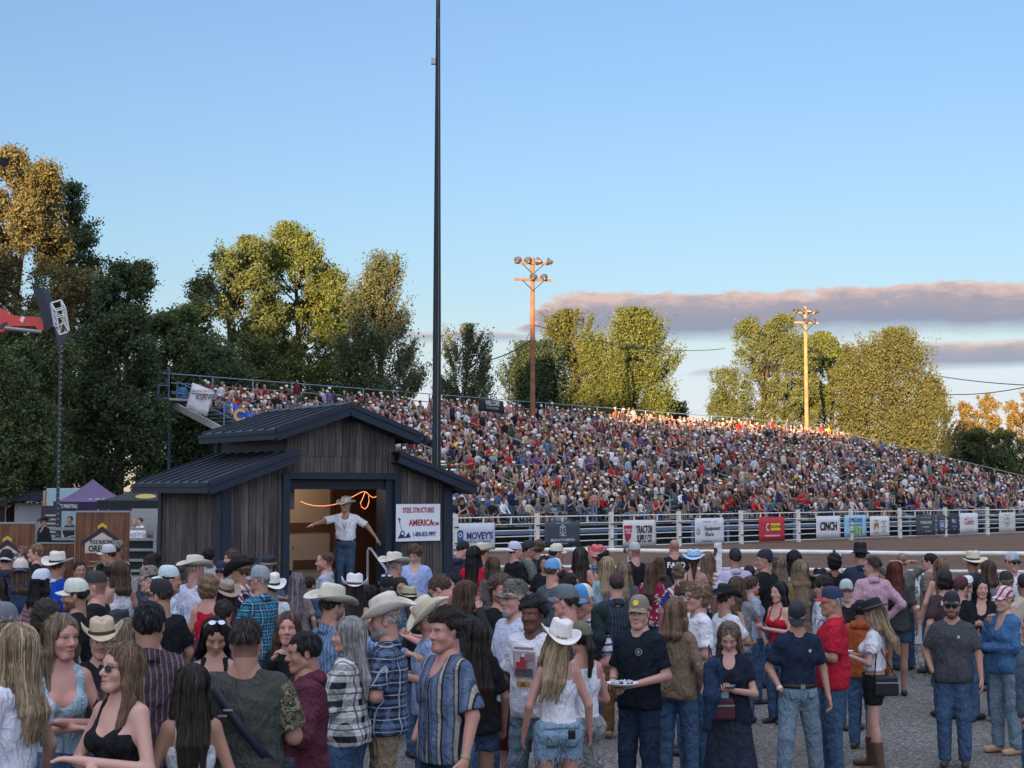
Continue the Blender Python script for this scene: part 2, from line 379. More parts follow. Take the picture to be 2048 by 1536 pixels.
# ------------------------------------------------------------ people
SK = {'fair': (.56, .34, .27), 'pink': (.58, .31, .25), 'tan': (.42, .24, .17), 'olive': (.36, .21, .14), 'brown': (.22, .115, .07), 'dark': (.075, .038, .026)}
HC = {'blond': (.30, .22, .135), 'dirty': (.17, .125, .082), 'lbrown': (.16, .10, .06), 'brown': (.075, .045, .03), 'dark': (.025, .018, .015), 'black': (.008, .008, .010),
      'grey': (.28, .27, .26), 'red': (.09, .022, .018), 'purple': (.15, .12, .14)}
ARMS = {  # right elbow, right wrist, left elbow, left wrist (x to the right of the person, y forward, z up), for a 1.8 m body
 'down': ((.27, -.04, 1.16), (.27, .05, .92), (-.27, -.04, 1.16), (-.27, .05, .92)),
 'pocket': ((.28, -.06, 1.17), (.205, .09, .98), (-.28, -.06, 1.17), (-.205, .09, .98)),
 'pocket1': ((.28, -.06, 1.17), (.20, .09, .98), (-.27, -.02, 1.16), (-.28, .06, .91)),
 'crossed': ((.28, .04, 1.15), (-.04, .22, 1.17), (-.28, .04, 1.15), (.04, .24, 1.21)),
 'phone': ((.25, .02, 1.16), (.06, .28, 1.22), (-.25, .02, 1.16), (-.05, .28, 1.22)),
 'plate': ((.27, -.02, 1.15), (.10, .27, 1.12), (-.27, -.02, 1.15), (-.09, .29, 1.10)),
 'chin': ((.22, .13, 1.20), (.06, .17, 1.44), (-.25, .04, 1.16), (.08, .22, 1.16)),
 'hip': ((.36, -.08, 1.18), (.21, .02, 1.03), (-.27, -.03, 1.16), (-.25, .06, .92)),
 'wide': ((.40, .14, 1.36), (.56, .34, 1.30), (-.42, .0, 1.26), (-.58, .02, 1.04)),
 'reach': ((.46, .10, 1.38), (.70, .22, 1.34), (-.25, .04, 1.16), (-.1, .24, 1.2)),
 'behind': ((.40, .04, 1.62), (.15, -.10, 1.66), (-.40, .04, 1.62), (-.15, -.10, 1.66)),
 'rail': ((.26, .12, 1.20), (.20, .36, 1.24), (-.26, .12, 1.20), (-.20, .36, 1.24)),
 'shade': ((.25, .24, 1.46), (.08, .20, 1.68), (-.27, -.04, 1.16), (-.27, .05, .92)),
 'phonear': ((.24, .16, 1.26), (.10, .08, 1.54), (-.25, .03, 1.16), (-.1, .24, 1.18))}
def hand(side, wr, d, h, curl, female):
    """palm, four unequal bent fingers and a thumb; d = forearm direction; side +1 right, -1 left"""
    sc = .88 if female else 1.; g = Grid(np.array(wr) - .2, np.array(wr) + .2, h)
    d = Vector(d).normalized(); up = Vector((0, 0, 1)) if abs(d.z) < .8 else Vector((0, 1, 0))
    if abs(d.z) >= .8: nrm = Vector((-side, 0, 0))          # hanging hand: palm faces the thigh
    else: nrm = Vector((0, 0, -1)) if curl < .8 else Vector((0, 0, 1))
    nrm = (nrm - d * nrm.dot(d)).normalized(); wd = d.cross(nrm).normalized()
    tside = 1 if wd.dot(Vector((0, 1, 0)) if abs(d.z) > .8 else Vector((-side, 0, .3))) > 0 else -1
    w = Vector(wr); P = lambda a, b, c: tuple(w + d * a * sc + wd * b * sc * tside + nrm * c * sc)
    g.cone(P(-.05, 0, 0), P(.015, 0, 0), .026 * sc, .024 * sc, .01)
    for b in (-.026, -.009, .009, .026): g.cone(P(.01, b * .6, 0), P(.08, b, .0), .015 * sc, .0125 * sc, .014)
    for b, ln, sp in ((-.031, .056, -.01), (-.011, .070, -.003), (.010, .074, .003), (.030, .066, .008)):
        c1 = curl * .9; c2 = curl * 1.9; a0 = .085; a1 = a0 + ln * .5 * math.cos(c1); z1 = ln * .5 * math.sin(c1); a2 = a1 + ln * .5 * math.cos(c2); z2 = z1 + ln * .5 * math.sin(c2)
        g.cone(P(a0, b, 0), P(a1, b + sp, z1), .0105 * sc, .0095 * sc, .005); g.cone(P(a1, b + sp, z1), P(a2, b + sp, z2), .0095 * sc, .008 * sc, .004)
    g.cone(P(.025, .028, .006), P(.058, .055, .016), .014 * sc, .0115 * sc, .012); g.cone(P(.058, .055, .016), P(.088, .060, .026), .0115 * sc, .0095 * sc, .005)
    return g.nets()
def head_mesh(h, sx, rotm, hc, beard=None, smile=False, big=1.):
    """head in its own frame (eyes at z = 0, face towards +y), then placed"""
    g = Grid((-.105, -.135, -.20), (.105, .15, .145), h); f = .94 if sx else 1.
    g.ell((0, -.012, .035), (.074 * f, .094, .085), .03).ell((0, .028, -.035), (.060 * f, .064, .080), .03).ell((0, .045, .03), (.064 * f, .05, .05), .03)
    g.cone((0, .070, -.100), (0, .066, -.095), .022 if sx else .027, .022 if sx else .027, .03)
    for q in (-1, 1):
        g.cone((q * .047 * f, .005, -.062), (q * .018, .066, -.104), .021 if sx else .026, .018 if sx else .022, .025)
        g.ell((q * .040, .058, -.032), (.024, .024, .022), .03)
        g.ell((q * .032, .105, .001), (.018, .018, .0125), .012, sub=True)
        g.ell((q * .032, .0755, .0), (.0145, .0145, .0125), .003)
        g.cone((q * .016, .088, .020), (q * .045, .076, .021), .009, .008, .012)
        g.ell((q * .013, .098, -.037), (.009, .010, .008), .008)
        g.ell((q * .077 * f, -.008, -.008), (.009, .020, .031), .008, (0, 0, -q * .35)); g.ell((q * .088 * f, .0, -.006), (.006, .010, .016), .006, (0, 0, -q * .35), sub=True)
    g.cone((0, .088, .008), (0, .112, -.032), .0085, .0135, .010)
    m = .024 if smile else .019
    g.cone((-m, .084, -.064 + (.004 if smile else 0)), (0, .094, -.066), .006, .0085, .008); g.cone((m, .084, -.064 + (.004 if smile else 0)), (0, .094, -.066), .006, .0085, .008)
    g.cone((-m * .8, .083, -.078), (0, .091, -.080), .006, .0095, .008); g.cone((m * .8, .083, -.078), (0, .091, -.080), .006, .0095, .008)
    g.cone((-.022, .098, -.0725), (.022, .098, -.0725), .0035, .0035, .004, sub=True)
    nk = .047 if sx else .060
    g.cone((0, -.022, -.05), (0, -.035, -.19), nk, nk * 1.04, .03)
    V, F = g.nets()
    return V, F
def head_paint(V, skin, hc, beard, sx, shade=False):
    x, y, z = V.T; sk_l = skin[0] / .5; C = np.tile(np.array(skin), (len(V), 1)); ax = np.abs(x); fr = y > .05
    def put(m, c, a=1.): C[m] = C[m] * (1 - a) + np.array(c) * a
    ck = np.exp(-(((ax - .042) / .022) ** 2 + ((z + .03) / .022) ** 2)) * fr; C = C * (1 - ck[:, None] * .28) + np.array(skin) * np.array([1.12, .70, .66]) * ck[:, None] * .28
    ns = np.exp(-((ax / .015) ** 2 + ((z + .03) / .018) ** 2)) * (y > .09); C = C * (1 - ns[:, None] * .3) + np.array(skin) * np.array([1.1, .7, .65]) * ns[:, None] * .3
    put(fr & (((x / (.022 if sx else .024)) ** 2 + ((z + .0725) / (.0125 if sx else .009)) ** 2) < 1) & (y > .078), (skin[0] * .80, skin[1] * .42, skin[2] * .42), .8)
    put(fr & (np.abs(z + .0725) < .0022) & (ax < .022) & (y > .078), mul(skin, .25), .8)
    e = fr & ((((ax - .032) / .0165) ** 2 + (z / .0075) ** 2) < 1); put(e, tuple(np.array((.36, .34, .33)) * (.55 + .45 * min(1, sk_l)))); put(e & (((ax - .032) ** 2 + z ** 2) < .0062 ** 2), (.03, .022, .018))
    put(fr & (np.abs(z - .0075) < .0032) & (np.abs(ax - .032) < .018), (.02, .015, .012), .85 if sx else .6)
    br = mul(hc, .55) if max(hc) < .2 else mul(hc, .45)
    put(fr & (np.abs(z - .0215 - .1 * (.032 - np.abs(ax - .002)) * (ax < .032)) < (.0036 if sx else .0055)) & (ax > .012) & (ax < .052), br, .75)
    if beard:
        bc = HC.get(beard[0], hc); a = beard[1]; reg = (z < -.045) & (y > -.005) & (z > -.135)
        mo = (z > -.068) & (z < -.05) & (ax < .030) & (y > .07); lip = (((x / .02) ** 2 + ((z + .0725) / .008) ** 2) < 1) & (y > .08)
        j = (z < -.078) | (ax > .036 - .0 * z)
        kind = beard[2] if len(beard) > 2 else 'full'
        if kind == 'full': put((reg & j | mo) & ~lip, bc, a)
        elif kind == 'goatee': put(((reg & (z < -.08) & (ax < .032)) | mo) & ~lip, bc, a)
        elif kind == 'mustache': put(mo & ~lip, bc, a)
    return C
def hair_mesh(style, sex, h, seed, hat):
    """hair around the head, head frame"""
    L = {'long': .44, 'vlong': .62, 'mid': .24, 'bob': .19, 'pony': .3, 'braids': .36}.get(style, 0); r = np.random.default_rng(seed)
    g = Grid((-.19, -.24, -.24 - L if L else -.2), (.19, .15, .2), h)
    t = {'short': .012, 'buzz': .004, 'fade': .010, 'afro': .030, 'curly': .026, 'tall': .030, 'bald': .001, 'bun': .012, 'pony': .012, 'messy': .022}.get(style, .016)
    if style == 'bald': return None
    if hat: t = min(t, .001)
    g.ell((0, -.016, .035), (.076 + t, .095 + t, .085 + t * 1.15), .02)
    if style == 'tall' and not hat: g.ell((0, .02, .085), (.062, .080, .055), .03)
    if style == 'curly': g.ell((0, -.03, -.03), (.098, .085, .085), .03)
    if style == 'afro': g.ell((0, -.01, .06), (.10, .105, .085), .03)
    low = {'short': -.06, 'buzz': -.05, 'fade': .0, 'tall': -.03, 'afro': -.03, 'curly': -.12, 'bun': -.06, 'pony': -.06, 'messy': -.08}.get(style, -9)
    if low > -5:
        g.cut(lambda X, Y, Z: (low - Z + np.clip((Y + .015) * 1.3, 0, .085)) + 0 * X)
    if L:
        w = .052 if style in ('long', 'vlong', 'mid') else .045
        lean = -.115 - (.02 if L > .3 else 0)
        if style == 'pony':
            g.cone((0, -.11, .03), (0, -.15, -.06), .03, .034, .02); g.cone((0, -.15, -.06), (0, -.13, -.28), .034, .015, .02)
        elif style == 'braids':
            g.cone((0, -.09, -.02), (0, -.10, -.12), .04, .022, .02); g.cone((0, -.10, -.12), (0, -.125, -.38), .021, .013, .01)
        else:
            g.cone((0, -.045, .0), (0, -.065, -.10), .078, .066, .03)
            for xx in (-.055, -.02, .02, .055):
                e = r.uniform(-.03, .02); g.cone((xx, -.06, -.08), (xx * 1.15, lean, -L * .55 - .06), w * .78, w * .58, .03); g.cone((xx * 1.15, lean, -L * .55 - .06), (xx * 1.1, lean - .004, -L + e), w * .58, w * .20, .025)
            for q in (-1, 1):
                g.cone((q * .066, .005, .05), (q * .082, .0, -.08), .026, .030, .02); g.cone((q * .082, .0, -.08), (q * .088, -.02, -.17), .030, .028, .02)
                if L > .25:
                    fw = .05 if r.random() < .6 or sex == 'F' else -.05
                    g.cone((q * .088, -.02, -.15), (q * .095, fw, -L * .8), .032, .014, .02)
        if style in ('long', 'vlong', 'mid', 'bob'): # parting line and face window
            g.ell((0, .135, -.020), (.072, .108, .104), .010, sub=True)
        else: g.ell((0, .128, -.025), (.068, .10, .090), .012, sub=True)
    else:
        g.ell((0, .132, -.03), (.074, .10, .092), .012, sub=True); 
        for q in (-1, 1): g.ell((q * .085, .03, -.055), (.03, .045, .05), .01, sub=True); g.ell((q * .085, -.004, -.012), (.02, .024, .035), .008, sub=True)
    if style == 'bun': g.ell((0, -.10, .11), (.05, .05, .045), .02).ell((.03, -.09, .14), (.03, .03, .03), .02)
    if hat: g.cut(lambda X, Y, Z: Z - .054 + 0 * X + 0 * Y)
    p = r.uniform(0, 6.28, 6)
    if style in ('curly', 'afro', 'messy', 'tall', 'bun'): g.disp(lambda X, Y, Z: .0045 * np.sin(95 * X + p[0] + 14 * Z) * np.sin(90 * Y + p[1]) + .0045 * np.sin(85 * Z + p[2] + 30 * X) + .003 * np.sin(170 * X + 150 * Z + p[3]))
    elif L: g.disp(lambda X, Y, Z: .0030 * np.sin(190 * X + 80 * np.abs(Y) + 2.2 * np.sin(12 * Z + p[0]) + p[1]) + .0026 * np.sin(90 * X - 70 * Y + 2. * np.sin(9 * Z + p[2])) + .003 * np.sin(17 * Z + 10 * X + p[3]) * (Z < 0))
    else: g.disp(lambda X, Y, Z: .0024 * np.sin(130 * X + 40 * Z + p[0]) + .0024 * np.sin(120 * Y + 70 * Z + p[1]) + .002 * np.sin(60 * Z + 50 * X + p[2]))
    return g.nets()
def strands(V, F, style, Y, seed):
    """fine locks lying on the hair surface, with loose ends"""
    r = np.random.default_rng(seed + 77); L = style in ('long', 'vlong', 'mid', 'bob', 'pony', 'braids'); wd = max(.0022, Y / FPX * .55); VV, FF, MI = [], [], []; n = 0
    N = np.zeros_like(V); fn = np.cross(V[F[:, 1]] - V[F[:, 0]], V[F[:, 2]] - V[F[:, 0]]); 
    for k in range(4): np.add.at(N, F[:, k], fn)
    N /= np.linalg.norm(N, axis=1)[:, None] + 1e-9; zmin = V[:, 2].min()
    cnt = (150 if L else 260) if Y < 16 else (70 if L else 120)
    top = np.where((V[:, 2] > (.0 if L else -.05)) & (N[:, 2] > -.4))[0]
    if len(top) == 0: return [], [], []
    curly = style in ('curly', 'afro', 'messy', 'tall', 'bun')
    for i in r.choice(top, cnt):
        p = V[i].copy(); nn = N[i]; pts = [p + nn * .001]; st = .026 if L else .013; steps = int(abs(zmin) / st) + 2 if L else int(r.integers(2, 4)); dx = r.normal(0, .006)
        for k in range(steps):
            fl = np.array([0, 0, -1.]) - nn * (-nn[2]) + np.array([dx * 8, -.25 if not L else 0, 0]); fl /= np.linalg.norm(fl) + 1e-6
            if curly: fl = fl * .3 + r.normal(0, .6, 3) + nn * .3; fl /= np.linalg.norm(fl)
            q = p + fl * st
            if L:
                j = np.argmin(((V - q) ** 2).sum(1)); dd = np.linalg.norm(V[j] - q)
                if dd > .02 and q[2] < -.05: pts.append(q + r.normal(0, .004, 3)); break
                q = V[j] * .7 + q * .3; nn = N[j]; pts.append(q + nn * r.uniform(.0005, .005))
            else: nn = nn; pts.append(q + nn * (.002 + .003 * k * r.random()))
            p = q
            if L and p[2] < zmin + .015: break
        if len(pts) < 3: continue
        P = np.array(pts); T = np.gradient(P, axis=0); S_ = np.cross(T, nn); S_ /= np.linalg.norm(S_, axis=1)[:, None] + 1e-9; ww = wd * np.linspace(1.2, .25, len(P))[:, None] * r.uniform(.6, 1.4)
        VV.append(P + S_ * ww); VV.append(P - S_ * ww); m = len(P); FF += [(n + k, n + k + 1, n + m + k + 1, n + m + k) for k in range(m - 1)]; MI += [1 + int(r.random() < .5)] * (m - 1); n += 2 * m
    return VV, FF, MI
def cowboy(parent, kind, tilt, seed):
    """kind: (colour, band colour, curl, brim, crown)"""
    c, bc, curl, br, ch = kind; r = np.random.default_rng(seed)
    nR, nA = 7, 36; ax_, ay_ = .089, .108; v = []; f = []
    for i in range(nR):
        q = i / (nR - 1)
        for k in range(nA):
            a = 2 * math.pi * k / nA; cx, cy = math.cos(a), math.sin(a); rr = 1 + q * br / .09
            x = cx * ax_ * (1 + q * br * .95 / ax_); y = cy * ay_ * (1 + q * (br + .01) / ay_)
            z = q ** 2.2 * (curl * abs(cx) ** 2.4 - .022 * abs(cy) ** 3 * (1 if cy > 0 else .6)); x *= 1 - .16 * q * q * (curl / .08) * abs(cx)
            v.append((x, y, z + .004 * math.sin(3 * a + seed)))
    for i in range(nR - 1):
        for k in range(nA): f.append((i * nA + k, i * nA + (k + 1) % nA, (i + 1) * nA + (k + 1) % nA, (i + 1) * nA + k))
    brim_n = len(v)
    for i in range(1, 9):
        q = i / 8; s_ = [1, .985, .97, .955, .94, .92, .88, .62, .1][i]; z = ch * min(1, q * 1.22) if i < 7 else ch * (1.02 if i == 7 else .97)
        for k in range(nA):
            a = 2 * math.pi * k / nA; cx, cy = math.cos(a), math.sin(a); x = cx * ax_ * s_; y = cy * ay_ * s_; zz = z
            if i >= 5: zz -= .034 * math.exp(-(x / .028) ** 2) * ((i - 4) / 4) * (1 if cy > -.2 else .7); zz += .008 * (i - 4) / 4 * (-cy)
            if cy > .35 and i >= 4: x *= 1 - .28 * (cy - .35) * (i - 3) / 5
            v.append((x, y, zz))
    for i in range(8):
        for k in range(nA):
            a0 = k if i == 0 else brim_n + (i - 1) * nA + k; a1 = (k + 1) % nA if i == 0 else brim_n + (i - 1) * nA + (k + 1) % nA
            f.append((a1, a0, brim_n + i * nA + k, brim_n + i * nA + (k + 1) % nA))
    last = brim_n + 7 * nA; v.append((0, 0, ch * .93)); f += [(last + (k + 1) % nA, last + k, len(v) - 1) for k in range(nA)]
    t = NT('hat_straw' if c[0] > .3 else 'hat_felt', .75, 0, .2); n = t.noise(30, 3); x_, y_, z_ = t.xyz()
    weave = t.M('SINE', t.M('MULTIPLY', t.M('ADD', z_, t.M('MULTIPLY', x_, .4)), 900)); t.base(t.mix(n, mul(c, .72), mul(c, 1.12))); t.bump(t.M('ADD', weave, t.M('MULTIPLY', n, 2)), .25, .003)
    b = MB(); b.add(v, f, 0, True); o = b.build('hat', [t.m], parent)
    sd = o.modifiers.new('solid', 'SOLIDIFY'); sd.thickness = .004; sd.offset = 0
    o.location = (0, -.005, .058); o.rotation_euler = (R(-4) + tilt, R(r.uniform(-4, 4)), R(r.uniform(-4, 4)))
    h = MB(); h.lathe([(1.03, .002), (1.045, .004), (1.03, .026), (1.01, .027)], n=36, sx=ax_, sy=ay_); h.box((ax_ + .004, 0, .014), (.008, .022, .022)); h.build('hat_band', [plain('hat_band', bc)], o)
    return o
def cap(parent, kind, yawc, tilt, seed):
    """kind: (front, back, visor, mark colour or None)"""
    cf, cb, cv, mk = kind[:4]; v = []; f = []; mi = []; nA, nR = 28, 9
    for i in range(nR + 1):
        q = i / nR * math.pi / 2
        for k in range(nA):
            a = 2 * math.pi * k / nA; rr = math.cos(q) ** .72; fr = max(0, math.sin(a))
            v.append((.083 * rr * math.cos(a), (.102 + .003 * fr) * rr * math.sin(a), .102 * math.sin(q) ** .9 + .014 * fr * math.sin(q * 2) - .012 * (1 - fr) * (1 - i / nR)))
    for i in range(nR):
        for k in range(nA): f.append((i * nA + k, i * nA + (k + 1) % nA, (i + 1) * nA + (k + 1) % nA, (i + 1) * nA + k)); mi.append(0 if 1 <= k <= nA // 2 - 2 and cf != cb else 1)
    m = MB(); n0 = len(v); m.v = v; m.f = f; m.m = mi; m.sm = [True] * len(f)
    vv = []; ff = []
    for i in range(6):
        q = i / 5
        for k in range(13):
            a = R(18) + R(144) * k / 12; cx, cy = math.cos(a), math.sin(a); ln = .075 * math.sin((k / 12) * math.pi) ** .55
            vv.append((cx * .0845, cy * .105 + q * ln, .004 - .55 * (cx * .083) ** 2 / .083 - q * ln * .22))
    for i in range(5):
        for k in range(12): ff.append((i * 13 + k, i * 13 + k + 1, (i + 1) * 13 + k + 1, (i + 1) * 13 + k))
    def mt(c, nm):
        return fabric(c) if isinstance(c[0], str) else plain(nm, c, .85, 0, .2, 40, .3)
    o = m.build('cap', [mt(cf, 'cap_cloth'), mt(cb, 'cap_cloth')], parent)
    vo = MB().add(vv, ff, 0, True).build('visor', [mt(cv, 'visor_cloth')], o); sd = vo.modifiers.new('s', 'SOLIDIFY'); sd.thickness = .004
    bt = MB().lathe([(.006, .099), (.005, .104), (.0, .105)], n=8); bt.build('button', [mt(cv, 'visor_cloth')], o)
    if mk:
        t = MB(); rr = .022
        t.add([(rr * math.cos(a) * 1.1, .1035 - .35 * rr * rr * 0 + .0 - (rr * math.sin(a)) * .32 - abs(rr * math.cos(a)) ** 2 * 6.5 + .002, .05 + rr * math.sin(a)) for a in [k * math.pi / 6 for k in range(12)]], [tuple(range(12))]); t.build('patch', [plain('patch', mk)], o)
    o.location = (0, -.008, .050); o.rotation_euler = (tilt, 0, yawc); return o
def glasses(parent, lens, on_top=False, frame=(.02, .02, .02)):
    m = MB(); lm = plain('lens', lens, .25, 0, .05, spec=.4); fm = plain('glasses_frame', frame, .4)
    for q in (-1, 1):
        pts = [(q * .032 + .024 * math.cos(a), .1035 - .1 * abs(q * .032 + .024 * math.cos(a)), -.003 + .019 * math.sin(a) * (1.05 if math.sin(a) < 0 else .8)) for a in [k * math.pi / 7 for k in range(14)]]
        m.add(pts, [tuple(range(14))[::-1]], 0); m.tube(pts + [pts[0]], .0018, 4, 1, False); m.tube([(q * .056, .096, .004), (q * .078, .05, .006), (q * .080, -.01, .0)], .0022, 4, 1)
    m.tube([(-.009, .105, 0), (.009, .105, 0)], .0022, 4, 1)
    o = m.build('glasses' if lens[0] > .3 else 'sunglasses', [lm, fm], parent)
    if on_top: o.rotation_euler = (R(62), 0, 0); o.location = (0, .0, .045) if on_top is True else on_top
    return o
PEOPLE = []
def person(px, ytop, s, yaw, label, sex='M', skin='fair', hair=('short', 'brown'), hat=None, top=('tee', ('plain', (.03, .03, .035))), bot=('jeans', ('denim', (.05, .09, .16))),
           pose='down', head=0, nod=0, fat=1., beard=None, glass=None, smile=False, H=None, z0=None, lean=0, shoes=(.03, .03, .03), cat='person', group=None, extra=None, Y=None, roll=0):
    seed = len(PEOPLE) + 11; r = np.random.default_rng(seed); fem = sex == 'F'; Y = Y or FPX / s
    hatx = {'cow': .085, 'cap': .022}.get(hat[0] if hat else None, .02 if hair[0] not in ('bald', 'buzz') else .004)
    g0 = gz(Y) if z0 is None else z0
    zt = at(px, ytop, Y).z - g0 - hatx
    if H is None: H = zt
    if (H < 1.55 or H > 1.92) and not (extra and 'child' in extra):                      # keep a human height: move nearer or farther instead
        Hc = min(1.92, max(1.56, H)); 
        for _ in range(6):
            e = (CAMZ - gz(Y) - Hc - hatx) / max(.02, (CAMZ - gz(Y) - H - hatx)); Y *= max(.8, min(1.25, e)); g0 = gz(Y) if z0 is None else z0; H = at(px, ytop, Y).z - g0 - hatx
            if 1.55 <= H <= 1.93: break
        H = min(1.95, max(1.5, H)) if cat == 'person' and not (extra and 'child' in extra) else H
    k = H / 1.8; p = at(px, ytop, Y)
    vx = max(.010, min(.020, 1.7 * Y / FPX * 2.2)); hx = max(.0052, min(.011, Y / FPX * 2.1))
    root = empty('person', (p.x, Y, g0), R(yaw), label, cat, group); root.scale = (k, k, k); root.rotation_euler[0] = 0
    sk = np.array(SK[skin]) * r.uniform(.68, .84); f = fat
    sw = .162 if fem else .188; hw = .10 if fem else .088
    ar = ARMS[pose]; J = []
    for i, q in ((0, 1), (1, -1)):
        el = np.array(ar[2 * i]); wr = np.array(ar[2 * i + 1]); el = el + np.array([q * (f - 1) * .12 - (.015 * q if fem else 0), (f - 1) * .05 if wr[1] > .15 else 0, 0]); el[0] -= q * .018; wr = wr + np.array([q * (f - 1) * .08 if abs(wr[0]) > .12 else 0, (f - 1) * .22 if wr[1] > .12 else 0, 0])
        J.append((np.array([q * (sw - .030) * (1 + (f - 1) * .4), -.01, 1.432]), el + r.uniform(-.008, .008, 3), wr))
    st = r.uniform(-.03, .04); feet = [np.array([.105 + st * .5, .02 + st, .07]), np.array([-.105 - st * .3, -.01 - st, .07])]
    if extra and 'stride' in extra: feet = [np.array([.2, .10, .07]), np.array([-.2, -.06, .07])]
    legs = []
    for q, ft in zip((1, -1), feet): hip = np.array([q * hw, 0, .92]); kn = (hip + ft) / 2 + np.array([q * .005, .02, .02]); legs.append((hip, kn, ft))
    ll = .055 * (f ** .5)
    def torso(g, e, zlow=.84):
        a = f; g.ell((0, 0, .95), ((.168 if fem else .158) * (a ** .7) + e, .118 * a + e, .125 + e), .05)
        g.ell((0, .012 * (a - 1) * 6, 1.10), ((.128 if fem else .145) * a + e, (.098 if fem else .106) * (a ** 1.5) + e, .15 + e), .06)
        g.ell((0, 0, 1.30), ((.145 if fem else .166) * (a ** .7) + e, (.103 if fem else .115) * a + e, .185 + e), .05)
        g.cone((-sw + .06, -.012, 1.422), (sw - .06, -.012, 1.422), .050 + e, .050 + e, .05)
        for q in (-1, 1): g.cone((q * (sw - .06), -.015, 1.43), (q * .03, -.02, 1.505), .045 + e * .6, .045, .05)
        if fem:
            for q in (-1, 1): g.ell((q * .07, .085 * a, 1.29), (.062 + e, .058 * a + e, .062 + e), .035)
            for q in (-1, 1): g.ell((q * .075, -.06, .93), (.085 + e, .07 + e, .09 + e), .04)
    # body: one continuous skin surface
    gb = Grid((-.72, -.34, .0), (.72, .62, 1.60), vx); torso(gb, 0)
    for sh, el, wr in J:
        ra = (.040 if fem else .050) * (.55 + .45 * f); gb.cone(sh, el, ra * 1.08, ra * .84, .04); gb.cone(el, wr, ra * .86, .026, .015)
    for hip, kn, ft in legs:
        gb.cone(hip, kn, .080 * f ** .5, .054 * f ** .4, .05); gb.ell(kn + (ft - kn) * .3 - np.array([0, .014, 0]), (.052, .054, .12), .03); gb.cone(kn, ft, .050, .036, .02); gb.cone(ft - (0, .02, .02), ft + (0, .13, -.035), .035, .028, .02)
    gb.cone((0, -.022, 1.45), (0, -.012, 1.58), .050 if fem else .063 * f ** .4, .046 if fem else .060, .05)
    parts = [gb.nets()]; cols = [np.tile(sk, (len(parts[0][0]), 1))]
    cu = {'down': .35, 'crossed': .3, 'phone': .9, 'plate': .5, 'chin': .8, 'wide': .25, 'rail': .7, 'phonear': .9}.get(pose, .5)
    hq = max(.0045, min(.009, Y / FPX * 1.7))
    if not pose.startswith('pocket') or pose == 'pocket1':
        for i, (q, (sh, el, wr)) in enumerate(zip((1, -1), J)):
            if pose == 'pocket1' and i == 0: continue
            hm = hand(q, wr, wr - el, hq, cu, fem); parts.append(hm); cols.append(np.tile(sk * .97, (len(hm[0]), 1)))
    # head
    hy = R(head); HM = Matrix.Translation((0, .0, 1.668)) @ Matrix.Rotation(hy, 4, 'Z') @ Matrix.Rotation(R(-nod), 4, 'X') @ Matrix.Rotation(R(roll), 4, 'Y') @ Matrix.Scale(1.045, 4)
    HMn = np.array(HM); hcol = HC[hair[1]]
    V, F = head_mesh(hx, fem, None, hcol, smile=smile); hcC = head_paint(V, tuple(sk), hcol, beard, fem)
    if hair[0] in ('buzz', 'fade'):
        m_ = (V[:, 2] > .02) & ((V[:, 1] < .055) | (V[:, 2] > .085)) | ((V[:, 1] < -.03) & (V[:, 2] > -.07)); hcC[m_] = hcC[m_] * .35 + np.array(hcol) * .65
    # soft bend of the neck: rotate fully above the jaw, blend towards the shoulders
    wgt = np.clip((V[:, 2] + .19) / .09, 0, 1)[:, None]; V4 = np.c_[V, np.ones(len(V))]; V = (V4 @ HMn.T)[:, :3] * wgt + (V + np.array([0, 0, 1.668])) * (1 - wgt)
    parts.append((V, F)); cols.append(hcC)
    Vb, Fb = join(parts)
    body = mesh_np('body', Vb, Fb, skin_mat(), root, True, np.concatenate(cols))
    # head frame for hair, hats, glasses
    he = bpy.data.objects.new('x', None)
    def on_head(o): o.matrix_parent_inverse = Matrix(); o.parent = root; o.matrix_local = HM @ Matrix.LocRotScale(o.location, o.rotation_euler, o.scale)
    hm = hair_mesh(hair[0], sex, max(.006, hx), seed, hat is not None and hat[0] != 'top')
    if hm is not None and hair[0] not in ('buzz',) and len(hm[0]):
        VV, FF, MI = strands(hm[0], hm[1], hair[0], Y, seed) if Y < 24 else ([], [], []); hV, hF = hm; mi = np.zeros(len(hF), int)
        if FF: hF = np.concatenate([hF, np.array(FF) + len(hV)]); hV = np.concatenate([hV] + VV); mi = np.concatenate([mi, MI])
        cu_ = hair[0] in ('curly', 'afro'); o = mesh_np('hair', hV, hF, [hair_mat(hcol, cu_), plain('hair_lock', tuple(mul(hcol, 1.45)), .5), plain('hair_lock', tuple(mul(hcol, .55)), .5)], root, True, mi=mi); on_head(o)
    if beard and beard[1] > .85 and (len(beard) < 3 or beard[2] != 'mustache'):
        g = Grid((-.1, -.02, -.17), (.1, .13, -.03), max(.005, hx)); wdt = .045 if len(beard) < 3 or beard[2] == 'full' else .02
        g.cone((-wdt, .02, -.07), (0, .072, -.112), .026, .030, .02); g.cone((wdt, .02, -.07), (0, .072, -.112), .026, .030, .02); g.ell((0, .095, -.07), (.028, .03, .012), .008, sub=True)
        b_ = g.nets(); o = mesh_np('beard', b_[0], b_[1], hair_mat(HC.get(beard[0], hcol), True), root, True); on_head(o)
    if hat:
        if hat[0] == 'cow': o = cowboy(root, hat[1], R(hat[2] if len(hat) > 2 else 0), seed); on_head(o)
        else: o = cap(root, hat[1], R(180) if 'back' in hat else 0, R(-4), seed); on_head(o)
    if glass:
        o = glasses(root, glass[1] if len(glass) > 1 else (.01, .01, .012), (0, .0, .05 if not hat else .075) if glass[0] == 'top' else False, glass[2] if len(glass) > 2 else (.02, .02, .02)); on_head(o)
